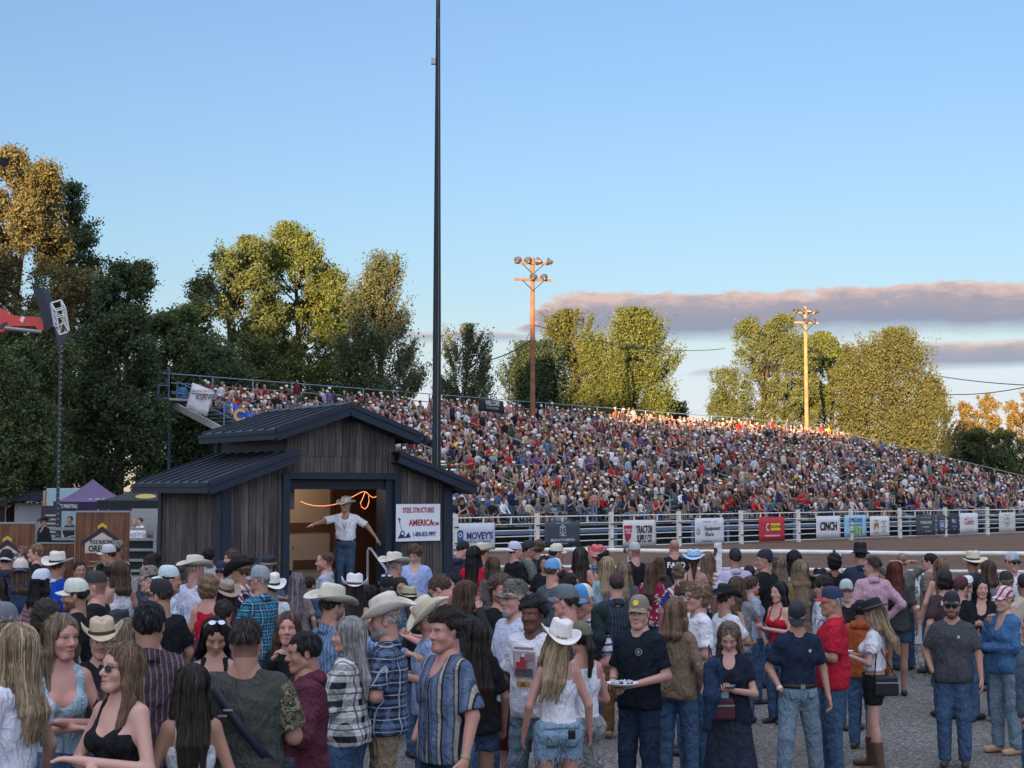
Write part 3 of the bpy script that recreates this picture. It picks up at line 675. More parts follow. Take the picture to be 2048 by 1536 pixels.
    # clothes
    kind, fs = top[0], top[1]; e = {'tee': .020, 'tank': .008, 'shirt': .022, 'hoodie': .034, 'jacket': .034, 'long': .020, 'dress': .014, 'blouse': .016, 'vest': .012, 'bare': .0}.get(kind, .018)
    zb = {'tank': 1.02, 'blouse': 1.06, 'vest': 1.0}.get(kind, .87 if not (extra and 'tucked' in extra) else 1.0)
    wr_ = wrinkle(.003 if kind in ('tank', 'vest') else .0055, seed)
    if kind != 'bare':
        g = Grid((-.75, -.36, .60), (.75, .66, 1.58), vx * .92); torso(g, e)
        if kind in ('tee', 'shirt', 'long', 'hoodie', 'jacket', 'blouse', 'dress'):
            frac = {'tee': .78, 'shirt': .84, 'blouse': .62, 'dress': .6}.get(kind, 1.)
            if extra and 'longsleeve' in extra: frac = 1.
            for sh, el, wr in J:
                ra = (.044 if fem else .054) * (.55 + .45 * f) + e * .55
                if kind == 'blouse': g.ell(sh + (el - sh) * .35, (.078, .078, .09), .02)
                if frac < 1:
                    g.cone(sh, sh + (el - sh) * frac, ra * 1.04, ra * 1.12, .03); g2 = sh + (el - sh) * (frac + .02)
                    dd = (el - sh) / np.linalg.norm(el - sh)
                    q = g.sub(g2 - .14, g2 + .14, 0)
                    if q:
                        sl, X, Y_, Z = q; pl = (X - g2[0]) * dd[0] + (Y_ - g2[1]) * dd[1] + (Z - g2[2]) * dd[2]; near = np.sqrt((X - g2[0]) ** 2 + (Y_ - g2[1]) ** 2 + (Z - g2[2]) ** 2) < ra * 1.65
                        g.F[sl] = np.where(near & (np.abs(X) > sw * .86), np.maximum(g.F[sl], pl), g.F[sl])
                else: g.cone(sh, el, ra * 1.04, ra * .92, .03); g.cone(el, el + (wr - el) * .94, ra * .92, .034 + e * .5, .015)
        else: wid = {'tank': .10, 'vest': .125}[kind]; g.cut(lambda X, Y_, Z: np.minimum(np.abs(X) - wid, Z - 1.335) + 0 * Y_)
        if kind in ('tee', 'shirt', 'long', 'hoodie', 'jacket', 'dress', 'tank') and not (extra and 'tucked' in extra) and kind != 'tank': [g.cone((q * .04, .004 * f, 1.33), (q * (.055 if not fem else .06), .012 * (f - 1) * 4, zb - .02), (.112 if not fem else .098) * f ** .7 + e, (.118 if not fem else .112) * f ** .9 + e, .06, flat=.86 * f ** .3) for q in (-1, 1)]
        g.disp(wr_)
        vn = {'tank': .14, 'blouse': .10, 'dress': .07, 'shirt': .06, 'jacket': .12, 'vest': .18}.get(kind, .0); bk = {'tank': 1.36 if extra and 'lowback' in extra else 1.44, 'vest': 1.46, 'blouse': 1.45}.get(kind, 1.60)
        g.ell((0, .11, 1.50), (.066 + vn * .2, .09, (.034 if vn == 0 else .05) + vn), .01, sub=True); g.ell((0, 0, 1.545), (.070, .075, .05), .01, sub=True)
        if bk < 1.5: g.cut(lambda X, Y_, Z: np.minimum(Z - bk + .0 * X, np.maximum(.02 - Y_, .07 - np.abs(X)) * -1 + 9 * (Y_ > .03) * (np.abs(X) > .0)) * 0 + np.where((Y_ < -.0) & (np.abs(X) < .085) & (Z > bk), Z - bk, -1.))
        hem = zb + 0.0
        g.cut(lambda X, Y_, Z: (hem + .010 * np.sin(9 * X + seed) - Z) + 0 * Y_)
        V, F = g.nets(); mt = fabric(fs); nm = {'tee': 't_shirt', 'long': 'sweater', 'tank': 'tank_top', 'dress': 'dress_top'}.get(kind, kind)
        to = mesh_np(nm, V, F, mt, root, True)
        if kind == 'tee': pass
        if kind in ('shirt',):
            c = MB(); nn = 26; rs = ((.084, 1.455), (.070, 1.522), (.077, 1.527), (.096, 1.448)); v_ = []
            for r_, z_ in rs:
                for i_ in range(nn): a_ = R(-90) + R(22) + R(316) * i_ / (nn - 1) + R(180); x_, y_ = r_ * math.cos(a_), -.02 + r_ * 1.02 * math.sin(a_); v_.append((x_, y_, z_ - .42 * (y_ + .06)))
            c.add(v_, [(j * nn + i, j * nn + i + 1, (j + 1) * nn + i + 1, (j + 1) * nn + i) for j in range(3) for i in range(nn - 1)], 0, True)
            o = c.build('collar', [mt], to); sd = o.modifiers.new('s', 'SOLIDIFY'); sd.thickness = .006
        if kind == 'hoodie':
            g = Grid((-.2, -.25, 1.35), (.2, .15, 1.66), .010); g.cone((-.07, -.09, 1.50), (.07, -.09, 1.50), .055, .055, .03); g.cone((-.085, -.03, 1.51), (-.05, .07, 1.46), .035, .025, .03); g.cone((.085, -.03, 1.51), (.05, .07, 1.46), .035, .025, .03)
            V, F = g.nets(); mesh_np('hood', V, F, mt, to, True)
        if len(top) > 2:   # sleeves or layer in another cloth
            pass
    # trousers, shorts, skirts
    bk_, bf = bot[0], bot[1]; g = Grid((-.36, -.32, -.01), (.36, .34, 1.10), vx); e2 = .019
    if bk_ in ('jeans', 'shorts', 'cutoffs', 'pants'):
        eh = e2 if (kind in ('tank', 'blouse', 'vest') or (extra and 'tucked' in extra)) else .002; g.ell((0, 0, .955), ((.168 if fem else .158) * f ** .7 + eh, .118 * f + eh, .125), .05)
        if fem:
            for q in (-1, 1): g.ell((q * .075, -.06, .93), (.085 + eh, .07 + eh, .09), .04)
        wide = .022 if bk_ == 'jeans' else .020; g.ell((0, .0, .86), (.10, .075, .07), .04)
        lim = {'jeans': 1., 'pants': 1., 'shorts': .52, 'cutoffs': .30}[bk_]
        for hip, kn, ft in legs:
            if lim == 1: g.cone(hip, kn, .086 * f ** .5 + e2, .058 * f ** .4 + wide, .045); g.cone(kn, ft + (0, 0, .0), .058 * f ** .4 + wide, .050 + wide * .8, .02)
            else: tgt = hip + (kn - hip) * min(1, lim * 2); g.cone(hip, tgt, .088 * f ** .5 + e2, .074 * f ** .4 + wide, .045)
        g.disp(wrinkle(.0035, seed + 3, 22, 8)); zl = {'jeans': .055, 'pants': .05, 'shorts': .50, 'cutoffs': .72}[bk_]
        g.cut(lambda X, Y_, Z: np.maximum(Z - 1.035, zl + (.012 * np.sin(70 * X + 40 * Y_) if bk_ == 'cutoffs' else 0) - Z) + 0 * X + 0 * Y_)
    else:
        zl = .42 if bk_ == 'skirt' else .62
        g.ell((0, 0, .98), (.155 * f + e2, .115 * f + e2, .14), .04); g.cone((-.04, 0, .86), (-.07, 0, zl), .14 * f, .17 * f, .05); g.cone((.04, 0, .86), (.07, 0, zl), .14 * f, .17 * f, .05)
        g.disp(lambda X, Y_, Z: .008 * np.sin(55 * X + 20 * Y_) * np.clip(1.0 - Z, 0, 1)); g.cut(lambda X, Y_, Z: np.maximum(Z - 1.06, zl - Z) + 0 * X + 0 * Y_)
    V, F = g.nets(); nm = {'jeans': 'jeans', 'pants': 'trousers', 'shorts': 'shorts', 'cutoffs': 'shorts', 'skirt': 'skirt', 'miniskirt': 'skirt'}[bk_]
    if Y > 6: mesh_np(nm, V, F, fabric(bf), root, True)
    if extra and 'belt' in extra: b = MB().lathe([(1.0, 1.0), (1.03, 1.0), (1.03, 1.036), (1.0, 1.036)], n=28, sx=(.160 * f ** .75 + .014), sy=.122 * f + .014); b.box((0, .122 * f + .018, 1.018), (.045, .008, .038), m=1); b.build('belt', [plain('belt_leather', (.02, .014, .01), .5), plain('buckle', (.5, .48, .42), .3, .9)], root)
    if Y > 13 or bk_ in ('cutoffs', 'shorts'):
        for hip, kn, ft in legs:
            g = Grid((ft[0] - .12, -.22, -.02), (ft[0] + .12, .36, .45), .010)
            g.cone((ft[0], ft[1] - .04, .045), (ft[0] * 1.06, ft[1] + .16, .035), .045, .038, .03)
            if extra and 'boots' in extra: g.cone((ft[0], ft[1] - .01, .08), (kn + (ft - kn) * .3), .052, .072, .03)
            g.cut(lambda X, Y_, Z: np.maximum(.004 - Z, Z - .33) + 0 * X + 0 * Y_); V, F = g.nets()
            mesh_np('boot' if extra and 'boots' in extra else 'shoe', V, F, plain('shoe_leather', shoes, .55), root, True)
    PEOPLE.append((root, J, k, HM))
    return root
def pworld(root, loc): return root.matrix_basis @ Vector(loc)
# ------------------------------------------------------------ ground, arena, fences
def ground():
    t = NT('gravel', .95, 0, .15); n1 = t.noise(34, 4, rough=.75); n2 = t.noise(.35, 4); n3 = t.noise(3.5, 5, rough=.6)
    v = t.nd('ShaderNodeTexVoronoi'); v.inputs['Scale'].default_value = 42; t.L.new(t.co(), v.inputs['Vector'])
    c = t.ramp(v.outputs['Color'], [(0, (.06, .06, .06)), (.5, (.18, .175, .165)), (1, (.58, .57, .54))])
    c = t.mix(t.M('MULTIPLY', n3, .75), c, (.135, .13, .12)); c = t.mix(t.M('MULTIPLY', t.M('SUBTRACT', n2, .42, True), 2., True), c, (.085, .075, .06))
    t.base(c); t.bump(t.M('ADD', t.M('MULTIPLY', v.outputs['Distance'], -1.), t.M('ADD', n1, n3)), .8, .05)
    xs = [-6000, -800, -200, -80, -40] + list(np.linspace(-20, 20, 41)) + [40, 80, 200, 800, 6000]; ys = [-6000, -400, -60, -20, -5, 0] + list(np.linspace(3, 40, 75)) + [60, 100, 200, 800, 9000]
    V = [(x, y, gz(y) + (.012 * math.sin(1.9 * x + .7 * y) * math.cos(1.3 * y) if abs(x) <= 20 and 3 <= y <= 27 else 0)) for y in ys for x in xs]; nx = len(xs)
    F = [(j * nx + i, j * nx + i + 1, (j + 1) * nx + i + 1, (j + 1) * nx + i) for j in range(len(ys) - 1) for i in range(nx - 1)]
    tag(mesh_np('ground', V, F, t.m, None, True), kind='structure')
    t = NT('arena_dirt', .97, 0, .1); n = t.noise(5, 6, t.scaled((.3, 1.6, 1)), .65); n2 = t.noise(.5, 3)
    t.base(t.ramp(t.M('ADD', t.M('MULTIPLY', n, .7), t.M('MULTIPLY', n2, .3)), [(.3, (.07, .045, .031)), (.5, (.12, .08, .056)), (.72, (.19, .13, .09))])); t.bump(n, .9, .12)
    pts = [(-6, 31, .024), (16, 26.2, .024), (60, 40, .024), (80, 138, .024), (-6, 63.6, .024)]
    o = mesh_np('arena_floor', pts, [(0, 1, 2, 3)], t.m); 
    bpy.data.objects.remove(o); b = MB(); b.add(pts, [tuple(range(5))]); tag(b.build('arena_floor', t.m), kind='structure')
ground()
M_WH = plain('white_painted_steel', (.62, .60, .55), .5, 0, .16, 9, .15)
M_BLUE = plain('blue_painted_steel', (.10, .16, .26), .5, 0, .15)
M_DARK = plain('dark_steel', (.03, .035, .045), .5)
M_GREY = plain('galvanised_steel', (.22, .24, .26), .45, .3)
M_TXT = {}
def tm(c): 
    k = tuple(c)
    if k not in M_TXT: M_TXT[k] = plain('lettering', k, .7, 0, .03)
    return M_TXT[k]
PEND = []
def text(body, size, c, parent, M, sx=1., bold=0., name='lettering', align='CENTER'):
    cu = bpy.data.curves.new(name, 'FONT'); cu.body = body; cu.size = size; cu.align_x = align; cu.align_y = 'CENTER'; cu.offset = bold * size; cu.extrude = .0015; cu.resolution_u = 3
    cu.materials.append(tm(c)); o = link(bpy.data.objects.new(name, cu), parent); o.matrix_local = M @ Matrix.Diagonal((sx, 1, 1, 1)); PEND.append(o); return o
def flush_text():
    bpy.context.view_layer.update(); dg = bpy.context.evaluated_depsgraph_get()
    for o in PEND:
        me = bpy.data.meshes.new_from_object(o.evaluated_get(dg)); n = link(bpy.data.objects.new(o.name.split('.')[0], me), o.parent); n.matrix_local = o.matrix_local.copy()
        cu = o.data; bpy.data.objects.remove(o); bpy.data.curves.remove(cu)
    PEND.clear()
FACE = Matrix.Rotation(R(90), 4, 'X')       # text upright in xz, read from -y
def TX(x, z, y=-.006): return Matrix.Translation((x, y, z)) @ FACE
# arena fence (white pipe panels) in front of the stand
FD = Vector((3.6, 3.24, 0)).normalized(); FANG = math.atan2(3.24, 3.6); F0 = Vector((11.94, 78, 0)); FS = 4.843
def fpt(k, off=0): return F0 + FD * (FS * k) + Vector((FD.y, -FD.x, 0)) * off      # off > 0: towards the arena
def arena_fence():
    for k in range(-5, 10):
        root = empty('fence_panel', fpt(k), FANG, ['white arena fence panel with thick post, %s' % w_ for w_ in FW][k + 5], 'fence', 'white fence panels round the arena')
        rb = MB()
        for i, z in enumerate((.13, .44, .72, .99, 1.27, 1.60)): rb.tube([(0.10, 0, z), (FS - .10, 0, z + .01)], .032 if i == 5 else .026, 6)
        rb.build('rails', M_WH, root)
        MB().box((0, 0, .86), (.20, .16, 1.76)).box((0, 0, 1.75), (.22, .18, .03)).build('post', M_WH, root, .008)
        for xx in (FS * .33, FS * .67): MB().box((xx, 0, 1.43), (.06, .05, .30)).build('stub_post', M_WH, root)
        MB().box((-.0, -.1, .5), (.24, .03, .05)).box((0, -.1, 1.2), (.24, .03, .05)).build('hinge', M_DARK, root)
FW = ['hidden behind the dark shed', 'behind the corner of the shed', 'with the blue worded banner', 'with the dark hexagon banner', 'between the hexagon and red shield banners', 'with the red shield banner', 'with the ring logo banner',
      'just left of the red banner', 'with the red banner', 'with the bold one word banner', 'with the light blue banner', 'with the mountain banner', 'with the number banners', 'with the pale crest banner', 'leaving the picture at the right']
arena_fence()
def solve_line(px, P, D):   # parameter along the line P + t D that shows at photo column px
    r = (px - 1024) / FPX; return (r * P.y - P.x) / (D.x - r * D.y)
def banner(x0, x1, y0, y1, c, label, draw, name='banner', P=None, D=None, ang=None, var=.06, wav=.02):
    P = P or fpt(0, .06); D = D or FD; ang = FANG if ang is None else ang
    t0, t1 = solve_line(x0, P, D), solve_line(x1, P, D); m = P + D * ((t0 + t1) / 2); W = t1 - t0; zt = at(0, y0, m.y).z; zb_ = at(0, y1, m.y).z; H = zt - zb_
    root = empty(name, (m.x, m.y, zb_), ang, label, 'banner' if 'banner' in name else 'sign'); n = 14
    V = [(-W / 2 + W * i / n, wav * math.sin(i * 1.7 + x0) * math.sin(math.pi * j / 4 + .4) * .5, H * j / 4) for j in range(5) for i in range(n + 1)]; F = [(j * (n + 1) + i, j * (n + 1) + i + 1, (j + 1) * (n + 1) + i + 1, (j + 1) * (n + 1) + i) for j in range(4) for i in range(n)]
    o = mesh_np('sheet', V, F, plain('banner_sheet', c, .6, 0, var, 3), root, True); sd = o.modifiers.new('s', 'SOLIDIFY'); sd.thickness = .004
    gr = MB()
    for i in (-1, 1):
        for j in (.04, .96): gr.box((i * (W / 2 - .04), -.008, H * j), (.03, .01, .03))
    gr.build('grommet', M_GREY, root)
    draw(root, W, H); return root
def poly(root, pts, c, y=-.022, name='emblem', th=.004):
    b = MB(); b.prism(pts[::-1], y - th, y); return b.build(name, tm(c), root)
def ring(root, cx, cz, r0, r1, c, n=20, sx=1., y=-.022, name='emblem', a0=0, a1=360):
    b = MB(); v = []; f = []
    for k in range(n + 1):
        a = R(a0 + (a1 - a0) * k / n)
        for r_ in (r0, r1): v.append((cx + sx * r_ * math.cos(a), y, cz + r_ * math.sin(a)))
    for k in range(n): f.append((2 * k, 2 * k + 1, 2 * k + 3, 2 * k + 2))
    b.add(v, f); return b.build(name, tm(c), root)
T3 = lambda x, z: TX(x, z, -.024)
BK, WHT, NV, RD = (.012, .012, .014), (.7, .7, .7), (.02, .05, .22), (.45, .015, .03)
def b1(o, W, H):
    text("MOVEY'S", .42, NV, o, T3(.27, H * .55), .92, .03); text('METAL DETAILING', .15, (.03, .05, .1), o, T3(.27, H * .36), 1.05); poly(o, [(-W / 2 + .15, .25), (-W / 2 + .50, .25), (-W / 2 + .50, H * .7), (-W / 2 + .43, H * .76), (-W / 2 + .22, H * .76), (-W / 2 + .15, H * .7)], (.03, .08, .2)); ring(o, -W / 2 + .325, H * .6, .07, .1, WHT, y=-.03); poly(o, [(-W / 2 + .25, .4), (-W / 2 + .40, .4), (-W / 2 + .40, .46), (-W / 2 + .25, .46)], WHT, -.03)
def b2(o, W, H):
    c = (.55, .57, .6); z = H * .66
    for r0, r1 in ((.22, .26),): ring(o, 0, z, r0, r1, c, 6, .78, a0=90, a1=450)
    poly(o, [(-.10, z + .09), (.10, z + .09), (.10, z + .13), (-.10, z + .13)], c); poly(o, [(-.02, z - .15), (.02, z - .15), (.02, z + .09), (-.02, z + .09)], c)
    text('THOMPSON', .085, c, o, T3(0, H * .42)); text('BRIAN M THOMPSON', .175, c, o, T3(0, H * .24), .9, .01); text('CONSTRUCTION', .08, c, o, T3(0, H * .10)); text('KITCHENS  DOORS  DECKS', .07, c, o, T3(0, H * .94))
def b3(o, W, H):
    text('TRACTOR', .50, BK, o, T3(.33, H * .62), .50, .028); text('SUPPLY CO', .50, BK, o, T3(.33, H * .27), .42, .028); poly(o, [(-W / 2 + .05, H * .80), (-W / 2 + .05 + .3, H * .80), (-W / 2 + .62, H * .80), (-W / 2 + .52, H * .32), (-W / 2 + .27, H * .14), (-W / 2 + .12, H * .32)], (.35, .02, .05)); text('TSC', .32, WHT, o, TX(-W / 2 + .33, H * .57, -.03), .75, .01)
def b4(o, W, H):
    text('SPONSORED', .11, (.1, .1, .1), o, T3(-.22, H * .86)); text('HERE', .11, (.55, .15, .05), o, T3(.42, H * .86)); text('Equipment', .29, BK, o, T3(.22, H * .60), 1., .012); text('Share', .29, BK, o, T3(-.02, H * .38), 1., .012); ring(o, -W / 2 + .24, H * .49, .11, .16, (.5, .1, .05), 14, .8, a0=30, a1=260); ring(o, -W / 2 + .24, H * .49, .11, .16, BK, 12, .8, a0=270, a1=390); text('EquipmentShare', .11, BK, o, T3(-.2, H * .12)); text('.com', .11, (.55, .15, .05), o, T3(.44, H * .12))
def b5(o, W, H):
    ye = (.62, .5, .03); poly(o, [(-.16, H * .44), (.68, H * .44), (.68, H * .74), (-.16, H * .74)], ye); text('LES SCHWAB', .21, BK, o, TX(.27, H * .59, -.03), .72, .02); ring(o, -.36, H * .58, .14, .2, WHT, 16, .8, a0=60, a1=300); text('www.lesschwab.com', .16, WHT, o, T3(0, H * .23), .95, .01)
def b6(o, W, H): text('CINCH', .62, BK, o, T3(0, H * .52), .80, .035)
def b7(o, W, H):
    text('CASCADE', .34, (.02, .05, .16), o, T3(0, H * .76), .82, .015); text('FARM & OUTDOOR', .15, (.02, .10, .06), o, T3(0, H * .54), .98, .008)
    for i in range(6): poly(o, [(-.42 + i * .19, H * .1), (-.35 + i * .19, H * .1), (-.18 + i * .15, H * .42), (-.26 + i * .15, H * .42)], (.12, .28, .03) if i % 2 else (.3, .5, .05))
    ring(o, 0, H * .1, .44, .50, (.25, .42, .05), 14, 1.05, a0=15, a1=165)
def b8(o, W, H):
    text('GUNS', .13, BK, o, T3(-.36, H * .76)); text('GRAIN CO.', .10, BK, o, T3(-.38, H * .17), 1., .01); poly(o, [(-.58, H * .32), (-.14, H * .32), (-.14, H * .66), (-.58, H * .66)], (.32, .12, .05)); poly(o, [(-.58, H * .32), (-.14, H * .32), (-.36, H * .5)], (.6, .5, .3), -.03)
    for i, s_ in enumerate(('FEED & SEED', 'TACK', 'HARDWARE', 'FENCING', 'PET SUPPLY')): text(s_, .09, (.1, .1, .12), o, T3(.36, H * (.72 - .13 * i)), 1., .01)
def b9(o, W, H):
    c = (.6, .6, .62); text('THREE RIVERS', .24, c, o, T3(0, H * .62), .82, .008); text('CASINO RESORT', .10, c, o, T3(0, H * .40)); poly(o, [(-.08, H * .14), (0, H * .14), (-.03, H * .24)], c); text('FLORENCE', .08, c, o, T3(.28, H * .18))
    for i in (-1, 0, 1): poly(o, [(i * .36 - .16, H * .84), (i * .36, H * .90), (i * .36 + .16, H * .84), (i * .36, H * .875)], c)
def b10(o, W, H):
    poly(o, [(-.27, H * .72), (.27, H * .72), (.24, H * .34), (0, H * .14), (-.24, H * .34)], (.55, .56, .6)); poly(o, [(-.24, H * .70), (.24, H * .70), (.21, H * .36), (0, H * .18), (-.21, H * .36)], (.04, .09, .3), -.030); text('101', .32, WHT, o, TX(0, H * .46, -.038), .9, .015); text('KID', .12, WHT, o, TX(0, H * .62, -.038)); text('Country', .14, (.5, .1, .12), o, T3(0, H * .85))
def b11(o, W, H): text('94.1', .36, (.5, .55, .75), o, T3(.0, H * .64), .8, .02); text('THE RIVER', .12, (.3, .38, .65), o, T3(0, H * .38)); text('FM', .14, (.3, .38, .65), o, T3(0, H * .24))
def b12(o, W, H): text('Coors', .50, (.42, .03, .05), o, T3(0, H * .56), .82, .012); text('LIGHT', .30, (.45, .46, .5), o, T3(.0, H * .18), 1.1); poly(o, [(-.5, H * .72), (-.2, H * .88), (.1, H * .76), (.35, H * .84), (.5, H * .74), (.1, H * .72)], (.5, .52, .56))
def b13(o, W, H):
    c = (.14, .14, .15); ring(o, 0, H * .52, .30, .33, c, 6, .9, a0=90, a1=450); text('H', .2, c, o, T3(0, H * .66), 1, .01); text('FEEDS', .14, c, o, T3(0, H * .45), 1, .01); text('HOUSE OF FEEDS', .10, c, o, T3(0, H * .88)); text('EST 1969', .08, c, o, T3(-.48, H * .5), .8); text('ORE', .08, c, o, T3(.5, H * .5))
for a in ((909, 990, 1046, 1104, (.48, .50, .55), 'white banner with blue block wording on the arena fence beside the shed', b1), (1089, 1159, 1043, 1092, (.045, .055, .075), 'dark slate banner with a pale hexagon emblem on the arena fence', b2), (1245, 1310, 1040, 1092, (.55, .55, .54), 'white fence banner with heavy black wording and a red shield', b3),
          (1388, 1446, 1036, 1088, (.55, .56, .60), 'pale banner with a broken ring logo and thin black wording', b4), (1516, 1567, 1034, 1082, (.42, .03, .05), 'red banner with a yellow wording strip on the arena fence', b5), (1630, 1678, 1032, 1076, (.56, .57, .60), 'white banner with one bold black five letter word', b6),
          (1686, 1730, 1030, 1074, (.26, .45, .60), 'light blue banner with green field rows', b7), (1737, 1776, 1032, 1072, (.58, .58, .58), 'white dark-edged banner with a small brown picture and a list of lines', b8), (1829, 1867, 1030, 1070, (.05, .06, .07), 'charcoal banner with three little white mountain strokes', b9),
          (1871, 1889, 1030, 1068, (.05, .05, .07), 'narrow dark banner with a blue road shield', b10), (1894, 1914, 1028, 1068, (.03, .035, .055), 'narrow black banner with pale blue numbers beside the fence post', b11), (1916, 1952, 1026, 1066, (.58, .58, .60), 'white banner with red script above grey capitals', b12), (1994, 2027, 1025, 1064, (.50, .50, .50), 'pale grey banner with a thin dark crest, rightmost on the fence', b13)):
    banner(*a)
# near rail, in front of which the crowd leans
RA, RB = Vector((-1.6, 30.1, 0)), Vector((14.0, 26.7, 0)); RDir = (RB - RA).normalized(); RANG = math.atan2(RDir.y, RDir.x)
def near_rail():
    L_ = (RB - RA).length; n = 4; st = L_ / n
    for i in range(n):
        root = empty('pipe_fence', RA + RDir * st * i, RANG, 'white pipe rail panel %s' % ('starting beside the shed corner', 'behind the man in the black shirt and the pale blue hat', 'behind the tall black bucket hat and the pink shirt', 'behind the wide straw hat at the far right')[i], 'railing', 'white pipe rails at the arena edge')
        m = MB(); 
        for z in (.27, .60, .94, 1.27, 1.60): m.tube([(0.0 if z > 1.5 else .05, 0, z), (st * .35, 0, z - .012), (st * .7, 0, z + .004), (st - .01, 0, z)], .042 if z > 1.5 else .030, 8)
        m.build('rails', M_WH, root); MB().tube([(0, 0, 0), (0, 0, 1.6)], .045, 10).build('post', M_WH, root)
        MB().tube([(st * .97, 0, 1.6), (st * .985, 0, 1.6)], .047, 10).build('joint', M_DARK, root)
near_rail()
g = empty('gate_post', (at(1436, 1100, 28.7).x, 28.7, 0), RANG, 'thick chipped white wooden post standing taller than the rail', 'post'); MB().box((0, 0, .88), (.14, .12, 1.78)).build('post_shaft', plain('chipped_white_paint', (.6, .6, .58), .7, 0, .5, 14, .3), g, .01)
b = MB()
for z, w_, h_ in ((1.60, .05, .16), (1.35, .04, .2), (1.62, .03, .08)): b.box((-.05 + .03 * (h_ < .1), -.062, z), (w_, .006, h_))
b.build('dark_stain', M_DARK, g)
cb = empty('barrier', (at(1815, 1260, 27.2).x, 27.2, 0), RANG, 'low pale concrete barrier on the grass behind the crowd', 'barrier'); MB().prism([(-1.3, 0.005), (1.3, 0.005), (1.3, .40), (-1.3, .40)], -.12, .12).build('block', plain('concrete', (.33, .34, .36), .9, 0, .2, 5, .2), cb, .015)
MB().box((0, 0, .42), (2.62, .3, .04)).build('coping', plain('concrete', (.33, .34, .36), .9, 0, .2, 5, .2), cb)
def bcl(o, W, H): text('Clinic', .26, (.03, .08, .13), o, T3(-.2, H * .76), 1, .01); text('les', .26, (.03, .08, .13), o, T3(-.3, H * .30), 1, .01); text('Portland', .14, (.03, .08, .13), o, T3(.1, H * .52))
banner(1808, 1890, 1139, 1195, (.50, .52, .55), 'white sign hung low on the near rail, dark teal wording half hidden by people', bcl, 'rail_sign', RA + Vector((0, -.06, 0)), RDir, RANG)
def grass():
    n = 2600; x = rng.uniform(4.6, 9.6, n); y = rng.uniform(22.2, 28.5, n) ; keep = rng.random(n) < np.clip(1.2 - np.abs(x - 7.2) / 2.6, .1, 1); x, y = x[keep], y[keep]; n = len(x)
    a = rng.uniform(0, 6.28, n); h = rng.uniform(.03, .10, n); w_ = .010; V = np.zeros((n, 3, 3)); V[:, 0] = np.c_[x - w_ * np.cos(a), y - w_ * np.sin(a), np.zeros(n)]; V[:, 1] = np.c_[x + w_ * np.cos(a), y + w_ * np.sin(a), np.zeros(n)]; V[:, 2] = np.c_[x + rng.normal(0, .03, n), y + rng.normal(0, .03, n), h]
    tag(mesh_np('grass', V.reshape(-1, 3), np.arange(n * 3).reshape(-1, 3), plain('grass_blades', (.07, .10, .03), .8)), 'short worn grass growing through the gravel by the barrier', 'grass', kind='stuff')
grass()
def sun_blocker_behind():     # added unseen blocker behind the camera, its top shaped to shade the yard
    xs = np.linspace(-420, 420, 900); r = np.random.default_rng(3); BY = 250.; te = math.tan(SUN_EL) / math.cos(SUN_AZ); sh = (BY - 60) * math.tan(SUN_AZ)
    def prof(x):
        x = x + sh; h = 25.3 if x < -40.2 else (20.2 if x < -30 else (20.9 + (x + 30) * .02 if x < -13 else 25.6)); return h + (BY - 60) * te
    H = np.array([prof(x) for x in xs]) + .5 * np.sin(xs * 1.9) + .45 * np.sin(xs * 4.1 + 1) + r.normal(0, .3, len(xs)); V = []; n = len(xs)
    for i, x in enumerate(xs): V += [(x, -BY + 25, 0), (x, -BY + 8 - 1.5 * math.sin(x), H[i] * .6), (x, -BY, H[i]), (x, -BY - 30, H[i] * .7), (x, -BY - 60, 0)]
    F = [(i * 5 + j, i * 5 + j + 1, (i + 1) * 5 + j + 1, (i + 1) * 5 + j) for i in range(n - 1) for j in range(4)]
    tag(mesh_np('added_sun_blocker', V, F, plain('blocker_dark_green', (.035, .05, .02), .9, 0, .4, 1.)), kind='structure')
sun_blocker_behind()
